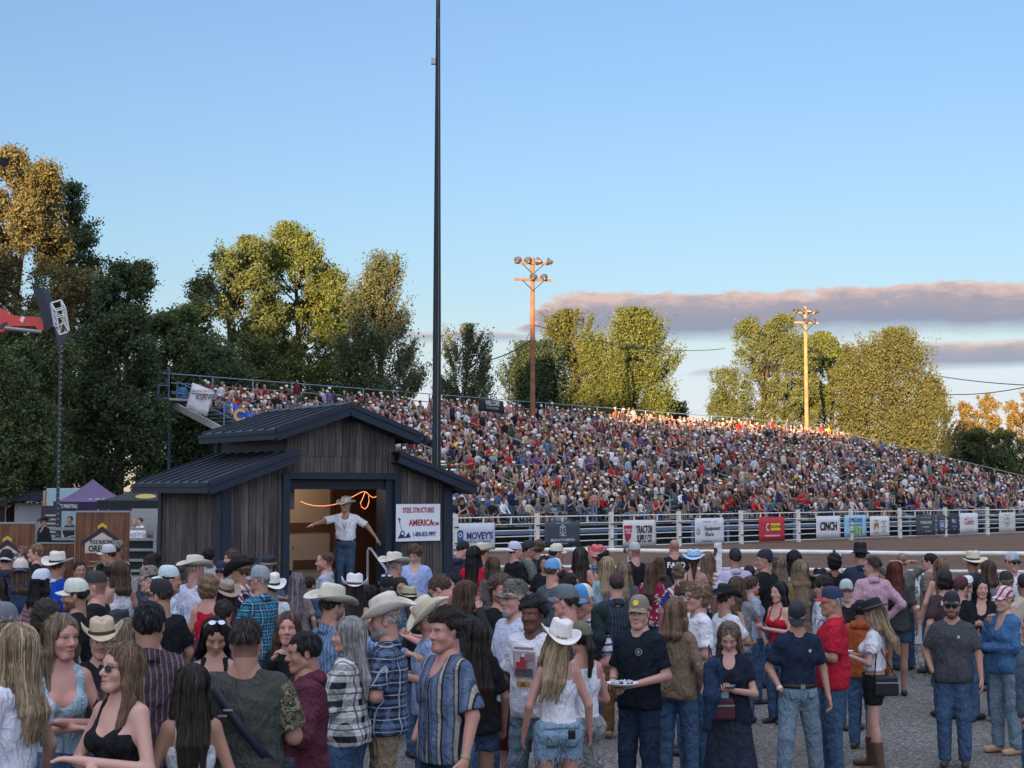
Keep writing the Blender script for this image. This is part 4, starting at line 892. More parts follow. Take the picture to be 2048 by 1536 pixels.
# ------------------------------------------------------------ grandstand
GB0, GB1, GT0, GT1 = Vector((-3.4, 66.6, 0)), Vector((43.6, 109.0, 0)), Vector((-18.9, 82.2, 0)), Vector((27.5, 131, 0)); GZ0 = 1.15; NROW = 32
def gtop(u): return 7.75 - .65 * u
def gp(u, v, dz=0):
    b_ = GB0.lerp(GB1, u); t_ = GT0.lerp(GT1, u); p = b_.lerp(t_, v); return Vector((p.x, p.y, GZ0 + v * (gtop(u) - GZ0) + dz))
def row_z(u, i): return gp(u, i / (NROW - 1)).z
def stand():
    root = empty('grandstand', gp(.5, .5, 0).to_2d().to_3d(), 0, 'long grandstand of grey bench rows packed with spectators behind the arena fence', 'grandstand'); O = root.location
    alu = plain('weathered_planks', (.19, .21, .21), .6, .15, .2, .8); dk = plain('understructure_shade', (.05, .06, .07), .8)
    q = lambda u, v, z: Vector((gp(u, v).x, gp(u, v).y, z)) - O
    d = MB(); s = MB()
    for i in range(NROW):
        v0, v1 = i / NROW, (i + 1) / NROW
        for u0, u1 in ((0, .25), (.25, .5), (.5, .75), (.75, 1)):
            z0, z1 = row_z(u0, i), row_z(u1, i); zn0, zn1 = row_z(u0, i - 1) if i else z0 - .25, row_z(u1, i - 1) if i else z1 - .25
            d.hexa([q(u0, v0, z0 - .05), q(u1, v0, z1 - .05), q(u1, v1, z1 - .05), q(u0, v1, z0 - .05), q(u0, v0, z0), q(u1, v0, z1), q(u1, v1, z1), q(u0, v1, z0)])
            if i not in (10, 11): va, vb = v0 + .52 / NROW, v0 + .86 / NROW; s.hexa([q(u0, va, z0 + .38), q(u1, va, z1 + .38), q(u1, vb, z1 + .38), q(u0, vb, z0 + .38), q(u0, va, z0 + .42), q(u1, va, z1 + .42), q(u1, vb, z1 + .42), q(u0, vb, z0 + .42)])
    d.build('deck', alu, root); s.build('bench_rows', alu, root)
    f = MB()
    for k in range(23):
        u = k / 22
        for v in (.0, .1, .25, .5, .75, 1): f.bar(q(u, v, 0), q(u, v, gp(u, v).z - .06), .14)
        f.bar(q(u, 0, 1.0), q(u, 1, gp(u, 1).z - .25), .12, .22)
        f.bar(q(u, .1, 0), q(u, .5, gp(u, .5).z - .4), .08)
    for v in (.0, .25, .5, .75, 1): f.bar(q(0, v, gp(0, v).z - .3), q(1, v, gp(1, v).z - .3), .12, .2)
    f.build('frame', M_BLUE, root)
    b_ = MB(); b_.add([q(0, .06, 0), q(1, .06, 0), q(1, .06, 1.2), q(0, .06, 1.2)], [(0, 1, 2, 3)]); b_.build('shade_sheet', dk, root)  # dark sheet standing in for the shade under the stand
    def rail(a, b_, n, h, name, mt, rails=(1., .55, .1)):
        m = MB()
        for j in range(n + 1):
            p = a.lerp(b_, j / n); m.bar(p, p + Vector((0, 0, h)), .07)
        for z in rails: m.tube([a + Vector((0, 0, h * z)), b_ + Vector((0, 0, h * z))], .03, 6)
        return m.build(name, mt, root)
    Tz = lambda u: gtop(u)
    rail(q(0, 1, Tz(0)), q(1, 1, Tz(1)), 24, 1.5, 'back_railing', plain('rail_blue', (.16, .22, .30), .5), (1., .66, .33, .05))
    rail(q(-.008, .93, Tz(0) - .3), q(-.008, 0, GZ0), 9, 1.25, 'side_railing', M_BLUE, (1, .55)); rail(q(1.002, 1, Tz(1)), q(1.002, 0, GZ0), 11, 1.2, 'side_railing', plain('rail_pale', (.25, .27, .28), .5), (1, .5))
    # landing at the top left corner with its own rails and a blue barrel
    m = MB(); a = q(-.022, 1.0, Tz(0)); c = q(-.022, .9, Tz(0)); e1 = q(0, 1, Tz(0)); e2 = q(0, .9, Tz(0))
    dz = Vector((0, 0, .12)); m.hexa([c - dz, e2 - dz, e1 - dz, a - dz, c, e2, e1, a]); m.bar(q(-.012, .93, Tz(0) - .3), q(-.012, .1, 1.6), .12, .34); m.build('landing', plain('pale_stringer', (.30, .31, .30), .7), root)
    rail(a, e1, 2, 1.5, 'landing_railing', M_BLUE); rail(c, a, 2, 1.5, 'landing_railing', M_BLUE)
    for u, v0_, v1_ in ((.40, .36, .58), (.455, .36, .50), (.735, .36, .56), (.765, .36, .50)):
        rail(q(u, v0_, gp(u, v0_).z), q(u - .004, v1_, gp(u, v1_).z), 3, 1.15, 'stair_railing', M_BLUE, (1, .55))
    for (u0, u1) in ((.16, .38), (.50, .70), (.80, .97)): rail(q(u0, 10 / 32, gp(u0, 10 / 32).z), q(u1, 10 / 32, gp(u1, 10 / 32).z), 8, 1.0, 'aisle_railing', M_GREY, (1, .5))
    for c in AISLES:
        a_ = MB(); 
        for i in range(NROW):
            z0 = row_z(c, i); v0, v1 = i / NROW, (i + 1) / NROW
            for j in (0, 1): va = v0 + j * .5 / NROW; zz = z0 + .005 + j * .1; a_.hexa([q(c - .0075, va, z0), q(c + .0075, va, z0), q(c + .0075, v1, z0), q(c - .0075, v1, z0), q(c - .0075, va, zz), q(c + .0075, va, zz), q(c + .0075, v1, zz), q(c - .0075, v1, zz)])
        a_.build('aisle_stairs', plain('pale_treads', (.30, .31, .31), .7, 0, .2), root); 
        for va, vb in ((.06, .28), (.40, .62), (.68, .92)): rail(q(c, va, gp(c, va).z), q(c, vb, gp(c, vb).z), 3, .95, 'handrail', M_GREY, (1,))
    return root
AISLES = (.13, .27, .43, .60, .75, .88)
stand()
def flat_on(p0, p1, zt, H, c, name, label, draw, skew=0.):
    """a cloth hung between two points"""
    D = (p1 - p0).to_2d().to_3d(); ang = math.atan2(D.y, D.x); W = D.length; root = empty(name, ((p0.x + p1.x) / 2, (p0.y + p1.y) / 2, zt - H), ang, label, 'banner')
    n = 8; V = [(-W / 2 + W * i / n + skew * (1 - j / 4) * H, .05 * math.sin(i * 1.3 + j), H * j / 4 - (p0.z - p1.z) * (i / n)) for j in range(5) for i in range(n + 1)]
    F = [(j * (n + 1) + i, j * (n + 1) + i + 1, (j + 1) * (n + 1) + i + 1, (j + 1) * (n + 1) + i) for j in range(4) for i in range(n)]
    o = mesh_np('sheet', V, F, plain('banner_sheet', c, .7, 0, .1, 2), root, True); o.modifiers.new('s', 'SOLIDIFY').thickness = .006; draw(root, W, H); return root
def wk(o, W, H): text('UKNOWN TRUCKING', .16, (.08, .08, .09), o, TX(0, H * .66, -.08)); text('KSRW', .34, (.1, .1, .1), o, TX(.1, H * .42, -.08), 1, .02); poly(o, [(-.6, H * .56), (.62, H * .50), (.62, H * .53), (-.6, H * .59)], (.05, .05, .06), -.07)
p0 = at(385, 765, 77.5); p1 = at(428, 782, 77.5); flat_on(p0, p1, p0.z, 1.35, (.50, .50, .52), 'hanging_banner', 'creased white cloth banner hanging from the left stair rail of the stand', wk, -.25)
def cb_(o, W, H): text('C', .85, (.6, .28, .05), o, TX(-.25, H * .45, -.09), 1, .05); text('a', .6, (.6, .45, .1), o, TX(.4, H * .3, -.09), 1, .04)
p0 = at(466, 806, 76); p1 = at(512, 832, 76); flat_on(p0, p1, p0.z, 1.2, (.01, .08, .40), 'hanging_banner', 'bright blue banner with an orange letter on the stair rail, left above the shed roof', cb_)
def wl(o, W, H): text('WELCOME', .42, (.55, .55, .55), o, TX(0, H * .66, -.07), .8, .02); text('TO THE RODEO', .2, (.45, .45, .45), o, TX(0, H * .28, -.07))
u_ = .5
D_ = 91.5; p0 = at(958, 796, D_); p1 = at(1008, 802, D_ + 2.5); p1.z = p0.z - .05; flat_on(p0, p1, p0.z, .78, (.02, .02, .025), 'hanging_banner', 'black banner with white wording on the top rail of the stand', wl)
tb = empty('barrel', at(363, 800, 82.9), 0, 'blue plastic bin standing on the top left landing of the stand', 'bin'); MB().lathe([(0, 0), (.28, 0), (.32, .1), (.32, .62), (.26, .72), (0, .72)], n=16).build('drum', plain('blue_plastic', (.02, .12, .28), .5), tb); MB().lathe([(.27, .72), (.25, .76), (0, .78)], n=16).build('lid', plain('blue_plastic', (.03, .14, .3), .5), tb); tb.location.z = gtop(0) + .02
# ------------------------------------------------------------ seated spectators
def spectator_base(kind, seed):
    """low figure, origin on the seat edge, facing -y; returns V,F,region (0 skin 1 top 2 bottom 3 hair 4 hat 5 shoes)"""
    r = np.random.default_rng(seed); b = MB(); stnd = kind == 'stand'; zs = .45 if stnd else 0.; ln = r.uniform(-.05, .12) if not stnd else .0
    tz = .95 if stnd else .02
    b.lathe([(.03, tz - .04), (.15, tz), (.145, tz + .18), (.165, tz + .36), (.17, tz + .46), (.11, tz + .53), (.05, tz + .56)], n=8, sx=1.12, sy=.72, m=1)
    nv = len(b.v); b.v = [(x, y - ln * (z - tz) * 1.1, z) for x, y, z in b.v]; hy = -ln * .62
    hz = tz + .71; b.lathe([(.04, -.17), (.048, -.10), (.066, -.06), (.078, .0), (.074, .06), (.045, .10), (.01, .115)], c=(0, hy - .01, hz), n=8, sx=1, sy=1.15, m=0)
    hk = seed % 4
    if hk in (0, 2): b.lathe([(.082, -.03), (.086, .03), (.078, .08), (.048, .115), (.005, .13)], c=(0, hy + .012, hz), n=8, sy=1.12, m=3)
    else: b.lathe([(.10, -.30), (.098, -.16), (.09, -.05), (.088, .03), (.08, .08), (.048, .115), (.005, .13)], c=(0, hy + .035, hz), n=8, sy=.95, m=3)
    for q in (-1, 1):
        p = r.integers(0, 4); sh = Vector((q * .19, hy + .02, tz + .46))
        if stnd: el = Vector((q * .24, .0, tz + .2)); wr = Vector((q * .22, -.06, tz - .02)) if p else Vector((q * .05, -.25, tz + .28))
        else: el = Vector((q * .25, -.10 - ln, tz + .20)); wr = [Vector((q * .10, -.32, tz + .14)), Vector((q * .03, -.26, tz + .34)), Vector((q * .16, -.36, tz + .10)), Vector((q * .06, -.14 - ln, tz + .52))][p]
        b.tube([sh, el], [.058, .048], 5, 1 if seed % 3 else 0); b.tube([el, wr], [.044, .034], 5, 0 if seed % 5 else 1); b.tube([wr, wr + (wr - el).normalized() * .10], [.04, .025], 5, 0)
        if stnd: b.tube([(q * .09, 0, tz), (q * .10, .01, .5), (q * .10, 0, .06)], [.10, .07, .05], 6, 2); b.tube([(q * .10, .04, .05), (q * .10, -.16, .03)], [.05, .04], 5, 5)
        else:
            sp = r.uniform(.06, .16); kz = .06; bare = seed % 4 == 3
            b.tube([(q * .08, .02, .04), (q * (.09 + sp * .5), -.40, kz + .03)], [.095, .07], 6, 2); b.tube([(q * (.09 + sp * .5), -.40, kz + .02), (q * (.09 + sp * .4), -.42 + r.uniform(-.1, .08), -.36)], [.066, .045], 5, 0 if bare else 2); b.tube([(q * (.09 + sp * .4), -.38, -.38), (q * (.10 + sp * .5), -.56, -.40)], [.05, .04], 5, 5)
    b.lathe([(.19, -.0), (.15, -.012), (.085, 0), (.08, .10), (.065, .115), (.005, .10)], c=(0, hy, hz + .055), n=10, sy=1.15, m=4)     # cowboy hat
    n1 = len(b.v); b.lathe([(.087, 0), (.088, .04), (.07, .08), (.01, .105)], c=(0, hy, hz + .04), n=8, sy=1.15, m=6); b.add([(-.07, hy - .07, hz + .05), (.07, hy - .07, hz + .05), (.05, hy - .19, hz + .03), (-.05, hy - .19, hz + .03)], [(0, 1, 2, 3)], 6)
    V = np.array([tuple(p) for p in b.v], np.float32); Fl = []
    reg = []
    for f, m in zip(b.f, b.m):
        if len(f) == 4: Fl.append(f); reg.append(m)
        else:
            for i in range(1, len(f) - 1, 2): Fl.append((f[0], f[i], f[i + 1], f[min(i + 2, len(f) - 1)] if i + 2 < len(f) else f[i + 1])); reg.append(m)
    F = np.array([(a, b2, c, d) if d != c else (a, b2, c, a) for a, b2, c, d in Fl], np.int32)
    return V, F, np.array(reg)
TOPC = {'black': (.012, .012, .014), 'white': (.62, .62, .64), 'grey': (.16, .165, .18), 'red': (.42, .02, .025), 'navy': (.02, .03, .08), 'denim blue': (.08, .15, .28), 'pink': (.50, .22, .24), 'tan': (.34, .24, .15), 'dark green': (.03, .07, .04), 'maroon': (.14, .02, .03), 'pale blue': (.3, .42, .55), 'cream': (.55, .5, .4), 'brown': (.12, .07, .045), 'purple': (.14, .08, .22), 'yellow': (.75, .55, .02), 'teal': (.03, .22, .2), 'orange': (.5, .12, .03)}
TOPP = np.array([.27, .18, .11, .09, .08, .06, .05, .05, .02, .04, .02, .04, .03, .015, .004, .006, .01]); TOPP = TOPP / TOPP.sum(); TOPN = list(TOPC)
BOTC = [(.06, .10, .18), (.03, .05, .09), (.012, .012, .014), (.15, .2, .28), (.2, .17, .12), (.35, .35, .36)]; HAIRC = [(.02, .014, .01), (.06, .035, .02), (.10, .06, .035), (.30, .21, .11), (.012, .01, .01), (.18, .16, .15)]; SKINC = [(.44, .25, .19), (.38, .21, .15), (.28, .155, .105), (.14, .08, .05), (.48, .28, .22)]
HATC = {'white cowboy hat': (.62, .6, .55), 'straw hat': (.45, .36, .22), 'black cowboy hat': (.015, .015, .016), 'dark cap': (.02, .02, .03), 'white cap': (.6, .6, .6), 'red cap': (.4, .02, .02)}
def spec_geo(base, hat, cols):
    V, F, reg = base; keep = np.ones(len(F), bool)
    if hat is None: keep = (reg != 4) & (reg != 6)
    elif 'cap' not in hat: keep = reg != 6
    else: keep = reg != 4
    F = F[keep]; reg = reg[keep]; c7 = np.array([cols['skin'], cols['top'], cols['bot'], cols['hair'], cols['hat'], (.05, .045, .04), cols['hat']], np.float32)
    return V, F, c7[reg]
def crowd():
    mat = NT('spectator_surfaces', .85, 0, .2); a = mat.nd('ShaderNodeAttribute', attribute_name='Col'); n = mat.noise(14, 3, mat.co('Object')); mat.base(mat.mix(mat.M('MULTIPLY', n, .5), a.outputs[0], mat.mix(1., a.outputs[0], (.38, .38, .40), 'MULTIPLY'))); mat = mat.m
    bases = [spectator_base('sit', 100 + i) for i in range(24)] + [spectator_base('stand', 200 + i) for i in range(8)]
    r = np.random.default_rng(21); seats = []
    for i in range(NROW):
        if i == 11: continue
        u = .004
        while u < .996:
            Lr = (gp(1, i / NROW) - gp(0, i / NROW)).length; u += r.uniform(.46, .66) / Lr
            aisle = any(abs(u - c) < .0125 for c in AISLES)
            if u > .996: break
            if i == 10:
                if r.random() < .12: seats.append((i, u, True))
                continue
            gap = .5 + .5 * math.sin(u * 90 + i * .55) * math.sin(u * 31 - i * .4)
            if aisle: 
                if r.random() < .10: seats.append((i, u, True))
                continue
            if u < .18 and i > 27 and r.random() < .35: continue
            if r.random() < .91 - .42 * (gap > .93) - .14 * (i < 2): seats.append((i, u, r.random() < .035))
    info = []
    for (i, u, st) in seats:
        v = (i + .66) / NROW; p = gp(u, v); z = row_z(u, i) + (.42 if not st else 0); px = 1024 + FPX * p.x / p.y; py = YH - FPX * (z + .5 - CAMZ) / p.y
        info.append((p.y - .35 * i, i, u, st, p, z, px, py))
    vis = sorted([q for q in info if 912 < q[6] < 2046], key=lambda q: q[4].y)[:300]; visid = {id(q) for q in vis}
    ord_ = ['front', 'second', 'third', 'fourth', 'fifth', 'sixth', 'seventh', 'eighth', 'ninth', 'tenth']; ord_ = ord_ + ['upper'] * 30
    zone = [(990, 'above blue lettered banner by shed'), (1045, 'above thick post right of shed'), (1090, 'left above dark hexagon banner'), (1160, 'above dark hexagon banner'), (1205, 'above post right of hexagon banner'), (1245, 'left above red shield banner'), (1312, 'above red shield banner'), (1350, 'right above red shield banner'), (1388, 'left above ring logo banner'), (1447, 'above ring logo banner'), (1516, 'between ring logo and red banners'), (1570, 'above red banner'), (1630, 'right of red banner'), (1680, 'above bold one word banner'), (1732, 'above light blue banner'), (1780, 'above listing banner'), (1829, 'left above mountain banner'), (1870, 'above mountain banner'), (1916, 'above number banners'), (1960, 'above red script banner'), (2100, 'above crest banner')]
    used = set(); AV, AF, AC, n0 = [], [], [], 0; face = math.atan2((GT1 - GB1).x, (GT1 - GB1).y); fang = -math.atan2(.669, .744) * 0
    row_dir = (GB1 - GB0).normalized(); base_ang = math.atan2(row_dir.y, row_dir.x)
    for q in info:
        _, i, u, st, p, z, px, py = q; ind = id(q) in visid
        for tr in range(60):
            base_i = int(r.integers(0, 24)) if not st else 24 + int(r.integers(0, 8)); tn = TOPN[r.choice(len(TOPN), p=TOPP)]; hh = r.random(); hat = None
            if hh < .13: hat = 'white cowboy hat'
            elif hh < .17: hat = 'straw hat'
            elif hh < .19: hat = 'black cowboy hat'
            elif hh < .27: hat = 'dark cap'
            elif hh < .30: hat = 'white cap'
            elif hh < .31: hat = 'red cap'
            hi = int(r.integers(0, 6)); longh = (base_i % 24 if base_i < 24 else base_i) % 2 == 1
            if not ind: break
            zn = next(t for lim, t in zone if px < lim); lab = '%s, %s top, %s, %s row, %s' % ('standing spectator' if st else 'spectator', tn, hat if hat else ('%s%s hair' % ('long ' if longh else '', ['black', 'brown', 'light brown', 'blond', 'dark', 'grey'][hi])), ord_[i], zn)
            if lab not in used: used.add(lab); break
        cols = dict(skin=np.array(SKINC[int(r.integers(0, 5))]), top=np.array(TOPC[tn]) * r.uniform(.8, 1.2), bot=BOTC[int(r.integers(0, 6))], hair=HAIRC[hi], hat=HATC[hat] if hat else (0, 0, 0))
        V, F, FC = spec_geo(bases[base_i], hat, cols); an = base_ang + r.normal(0, .22); sc = r.uniform(.92, 1.06); ca, sa = math.cos(an) * sc, math.sin(an) * sc
        if ind:
            me = bpy.data.meshes.new('spectator'); me.from_pydata(V.tolist(), [], [list(dict.fromkeys(f)) for f in F.tolist()]); me.materials.append(mat)
            at_ = me.color_attributes.new('Col', 'FLOAT_COLOR', 'CORNER'); cc = np.ones((len(me.loops), 4), np.float32); k = 0; rep = np.array([len(set(f)) for f in F.tolist()]); cc[:, :3] = np.repeat(FC, rep, 0); at_.data.foreach_set('color', cc.ravel()); me.polygons.foreach_set('use_smooth', [True] * len(me.polygons))
            o = link(bpy.data.objects.new('spectator', me)); o.location = (p.x, p.y, z); o.rotation_euler = (0, 0, an); o.scale = (sc,) * 3; tag(o, lab, 'spectator', 'spectators seated in the grandstand')
        else:
            W_ = np.empty_like(V); W_[:, 0] = V[:, 0] * ca - V[:, 1] * sa + p.x; W_[:, 1] = V[:, 0] * sa + V[:, 1] * ca + p.y; W_[:, 2] = V[:, 2] * sc + z
            AV.append(W_); AF.append(F + n0); AC.append(FC); n0 += len(V)
    V = np.concatenate(AV); F = np.concatenate(AF); C = np.concatenate(AC); tri = F[:, 3] == F[:, 0]
    me = bpy.data.meshes.new('seated_crowd'); lens = np.where(tri, 3, 4).astype(np.int32); lv = F[~(np.arange(4)[None, :].repeat(len(F), 0) == 3) | ~tri[:, None]] if False else np.concatenate([f[:l] for f, l in zip(F, lens)]) if False else F.ravel()[np.where(np.arange(4)[None] < lens[:, None], True, False).ravel()]
    me.vertices.add(len(V)); me.vertices.foreach_set('co', V.ravel()); me.loops.add(len(lv)); me.loops.foreach_set('vertex_index', lv.astype(np.int32)); me.polygons.add(len(F)); ls = np.concatenate([[0], np.cumsum(lens)[:-1]]).astype(np.int32); me.polygons.foreach_set('loop_start', ls); me.polygons.foreach_set('loop_total', lens); me.polygons.foreach_set('use_smooth', np.ones(len(F), bool))
    at_ = me.color_attributes.new('Col', 'FLOAT_COLOR', 'CORNER'); cc = np.ones((len(lv), 4), np.float32); cc[:, :3] = np.repeat(C, lens, 0); at_.data.foreach_set('color', cc.ravel()); me.materials.append(mat); me.update(calc_edges=True); me.validate()
    tag(link(bpy.data.objects.new('seated_crowd', me)), 'dense mass of spectators filling the upper rows of the grandstand', 'crowd', kind='stuff')
crowd()
# ------------------------------------------------------------ trees
def leaf_mat(c):
    k = ('leaf', c)
    if k in MC: return MC[k]
    t = NT('foliage', .6, 0, .25); a = t.nd('ShaderNodeAttribute', attribute_name='Col'); t.base(a.outputs[0])
    tr = t.nd('ShaderNodeBsdfTranslucent'); t.L.new(a.outputs[0], tr.inputs[0]); mx = t.nd('ShaderNodeMixShader'); mx.inputs[0].default_value = .25
    t.L.new(t.b.outputs[0], mx.inputs[1]); t.L.new(tr.outputs[0], mx.inputs[2]); t.L.new(mx.outputs[0], t.N['Material Output'].inputs[0]); MC[k] = t.m; return t.m
BARK = plain('bark', (.06, .045, .035), .95, 0, .3, 4, .4)
def tree(px, D, ytop, half, ybot, label, kind='round', c=(.075, .09, .022), n=16000, leaf=.26, dens=1., seed=0, name='tree', c2=None, gap=.0):
    """px column, distance, photo row of the top, half width in photo pixels, row of the crown's lower edge"""
    r = np.random.default_rng(seed + int(px) + 5000); s = FPX / D; X = (px - 1024) / s; zt = at(px, ytop, D).z; zb_ = max(1.0, at(px, ybot, D).z); Rw = half / s; H = zt - zb_
    root = empty(name, (X, D, 0), r.uniform(0, .01), label, 'tree')
    # envelope: profile of radius over height
    def prof(t):
        t = np.clip(t, 0, 1); p = np.sqrt(np.clip(1 - (np.clip(t - .36, 0, 1) / .655) ** 2, 0, 1)) * (.84 + .16 * np.clip(t / .36, 0, 1))
        return p ** (1.35 if kind == 'oval' else (1.3 if kind == 'up' else 1.))
    ncl = int(n / 70); nl = 30; lt_ = (np.arange(nl) + r.random(nl)) / nl * .92 + .02; la = r.uniform(0, 2 * np.pi, nl) + np.arange(nl) * 2.4
    lr = prof(lt_) * Rw * r.uniform(.50, .80, nl); lR = np.minimum(Rw, H * .5) * r.uniform(.22, .40, nl) * (1.0 - .25 * lt_); LC = np.stack([lr * np.cos(la), lr * np.sin(la) * .85, zb_ + lt_ * H], 1)
    LC[:, 2] = np.minimum(LC[:, 2], zt - lR * .9); li = r.integers(0, nl, ncl); dv = r.normal(0, 1, (ncl, 3)); dv[:, 2] = dv[:, 2] * .8 + .35; ou = LC[li] - np.array([0, 0, zb_ + H * .45]); ou /= np.linalg.norm(ou, axis=1)[:, None]; dv /= np.linalg.norm(dv, axis=1)[:, None]; dv = dv + ou * .5; dv /= np.linalg.norm(dv, axis=1)[:, None]
    q = LC[li] + dv * (lR[li] * r.uniform(.62, 1.10, ncl) * (1 + .25 * (r.random(ncl) < .12)))[:, None] * np.array([1, 1, 1.15])
    t = r.random(ncl); a = r.uniform(0, 2 * np.pi, ncl); rr = np.sqrt(r.random(ncl)) * .9; fill = r.random(ncl) < .22
    q[fill] = np.stack([prof(t) * rr * np.cos(a) * Rw, prof(t) * rr * np.sin(a) * Rw * .8, zb_ + t * H * .9], 1)[fill]
    q[:, 0] *= 1.0; lim = prof(np.clip((q[:, 2] - zb_) / H, 0, 1)) * Rw * 1.12 + .3; hr_ = np.hypot(q[:, 0], q[:, 1]); f_ = np.minimum(1, lim / np.maximum(hr_, .01)); q[:, :2] *= f_[:, None]; q[:, 2] = np.clip(q[:, 2], zb_ * .95, zt)
    cx, cy, cz = q.T; rad = np.clip(np.hypot(cx, cy) / (Rw + .01), 0, 1); a = np.arctan2(cy, cx); t = (cz - zb_) / H
    od = np.c_[np.cos(a) * (.3 + rad), np.sin(a) * (.3 + rad), np.full(ncl, 1.9 if kind == 'up' else (.7 if kind in ('oval', 'round') else .15))]; od /= np.linalg.norm(od, axis=1)[:, None]
    cr = r.uniform(.35, 1.0, ncl) * (.075 * Rw + .30); m = 70
    P = r.normal(0, .5, (ncl, m, 3)); ln = r.normal(.1, .8, (ncl, m, 1)) * (1.5 if kind in ('up',) else .75); el = 1.25 if kind == 'up' else .7
    pos = np.stack([cx, cy, cz], 1)[:, None] + P * cr[:, None, None] * (.62 if kind == 'up' else .85) + od[:, None] * ln * cr[:, None, None] * el
    pos = pos.reshape(-1, 3); N_ = len(pos); keep = (pos[:, 2] < zt + .4); pos = pos[keep]; N_ = len(pos)
    u = r.normal(0, 1, (N_, 3)); u /= np.linalg.norm(u, axis=1)[:, None]; w_ = np.cross(u, r.normal(0, 1, (N_, 3))); w_ /= np.linalg.norm(w_, axis=1)[:, None]
    sz = leaf * r.uniform(.5, 1.2, N_)[:, None]; V = np.stack([pos - u * sz * .6, pos + w_ * sz * .32, pos + u * sz * .6, pos - w_ * sz * .32], 1)
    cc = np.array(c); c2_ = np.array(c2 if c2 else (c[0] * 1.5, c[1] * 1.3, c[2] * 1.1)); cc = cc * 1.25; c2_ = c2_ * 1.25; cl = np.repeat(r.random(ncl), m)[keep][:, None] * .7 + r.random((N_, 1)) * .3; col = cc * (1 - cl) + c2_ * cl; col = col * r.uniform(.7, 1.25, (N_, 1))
    V = V.reshape(-1, 3); V[:, 2] = np.maximum(V[:, 2], .3)
    mesh_np('crown', V, np.arange(N_ * 4).reshape(-1, 4), leaf_mat('x'), root, False, np.repeat(col, 4, 0))
    b = MB(); tr_ = .018 * zt + .05; pts = [(0, 0, -.1)] + [(r.normal(0, .02) * zt * q, r.normal(0, .02) * zt * q, zt * q) for q in (.15, .35, .6, .85)]; b.tube(pts, [tr_ * 1.3, tr_, tr_ * .8, tr_ * .5, tr_ * .12], 8)
    lb = MB()
    for k in r.choice(ncl, min(ncl, 46), replace=False):
        q = np.array([cx[k], cy[k], cz[k]]); z0 = max(zb_ * .7, cz[k] - (.45 if kind != 'cone' else .1) * math.hypot(cx[k], cy[k]) - 1.2); z0 = min(z0, zt * .8); f_ = z0 / zt
        md = q * (.5, .5, 0) + np.array([0, 0, (z0 + cz[k]) / 2 - .3]); lb.tube([(0, 0, z0), tuple(md), tuple(q)], [tr_ * .38 * (1 - f_) + .03, .05, .015], 5)
    b.build('trunk', BARK, root); lb.build('limbs', BARK, root); return root
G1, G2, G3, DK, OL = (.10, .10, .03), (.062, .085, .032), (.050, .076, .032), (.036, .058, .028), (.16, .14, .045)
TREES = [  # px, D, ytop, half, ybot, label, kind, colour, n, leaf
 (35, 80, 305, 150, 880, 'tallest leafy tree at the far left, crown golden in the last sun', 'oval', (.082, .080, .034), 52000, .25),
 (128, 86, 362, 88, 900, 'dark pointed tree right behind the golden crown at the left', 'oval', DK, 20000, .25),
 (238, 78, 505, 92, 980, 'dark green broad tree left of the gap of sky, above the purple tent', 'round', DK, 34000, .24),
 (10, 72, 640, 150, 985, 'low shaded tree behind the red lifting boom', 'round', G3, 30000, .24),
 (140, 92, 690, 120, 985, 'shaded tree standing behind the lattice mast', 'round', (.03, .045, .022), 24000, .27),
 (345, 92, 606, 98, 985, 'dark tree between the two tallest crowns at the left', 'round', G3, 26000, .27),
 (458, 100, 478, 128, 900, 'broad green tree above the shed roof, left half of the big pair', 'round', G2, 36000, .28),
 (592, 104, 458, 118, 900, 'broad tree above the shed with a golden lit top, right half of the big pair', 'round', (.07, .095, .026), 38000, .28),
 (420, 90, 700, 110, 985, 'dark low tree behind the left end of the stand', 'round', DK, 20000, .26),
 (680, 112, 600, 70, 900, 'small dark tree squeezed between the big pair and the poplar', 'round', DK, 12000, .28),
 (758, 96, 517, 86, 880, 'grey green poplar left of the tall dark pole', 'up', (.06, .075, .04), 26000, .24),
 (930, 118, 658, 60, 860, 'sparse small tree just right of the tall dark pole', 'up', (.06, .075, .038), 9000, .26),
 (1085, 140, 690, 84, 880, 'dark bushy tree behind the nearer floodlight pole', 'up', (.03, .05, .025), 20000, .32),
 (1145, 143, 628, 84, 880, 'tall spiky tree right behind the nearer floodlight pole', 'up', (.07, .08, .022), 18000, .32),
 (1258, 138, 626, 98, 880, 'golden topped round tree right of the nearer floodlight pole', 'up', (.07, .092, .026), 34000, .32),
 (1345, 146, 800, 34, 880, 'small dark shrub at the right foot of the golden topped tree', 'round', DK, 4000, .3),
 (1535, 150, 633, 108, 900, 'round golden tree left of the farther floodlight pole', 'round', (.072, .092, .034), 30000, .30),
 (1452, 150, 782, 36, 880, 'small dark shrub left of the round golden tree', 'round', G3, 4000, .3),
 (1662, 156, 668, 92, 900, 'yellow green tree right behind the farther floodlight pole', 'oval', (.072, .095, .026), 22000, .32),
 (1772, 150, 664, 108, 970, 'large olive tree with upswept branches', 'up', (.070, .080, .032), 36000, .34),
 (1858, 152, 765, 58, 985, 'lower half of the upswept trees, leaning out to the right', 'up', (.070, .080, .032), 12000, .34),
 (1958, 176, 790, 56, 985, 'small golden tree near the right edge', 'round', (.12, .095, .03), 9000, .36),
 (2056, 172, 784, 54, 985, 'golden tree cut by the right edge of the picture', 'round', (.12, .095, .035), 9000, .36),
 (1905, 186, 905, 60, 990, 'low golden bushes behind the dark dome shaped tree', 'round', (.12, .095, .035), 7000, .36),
 (1975, 158, 862, 82, 990, 'dark dome shaped tree in shade at the right edge', 'round', (.04, .06, .025), 18000, .32)]
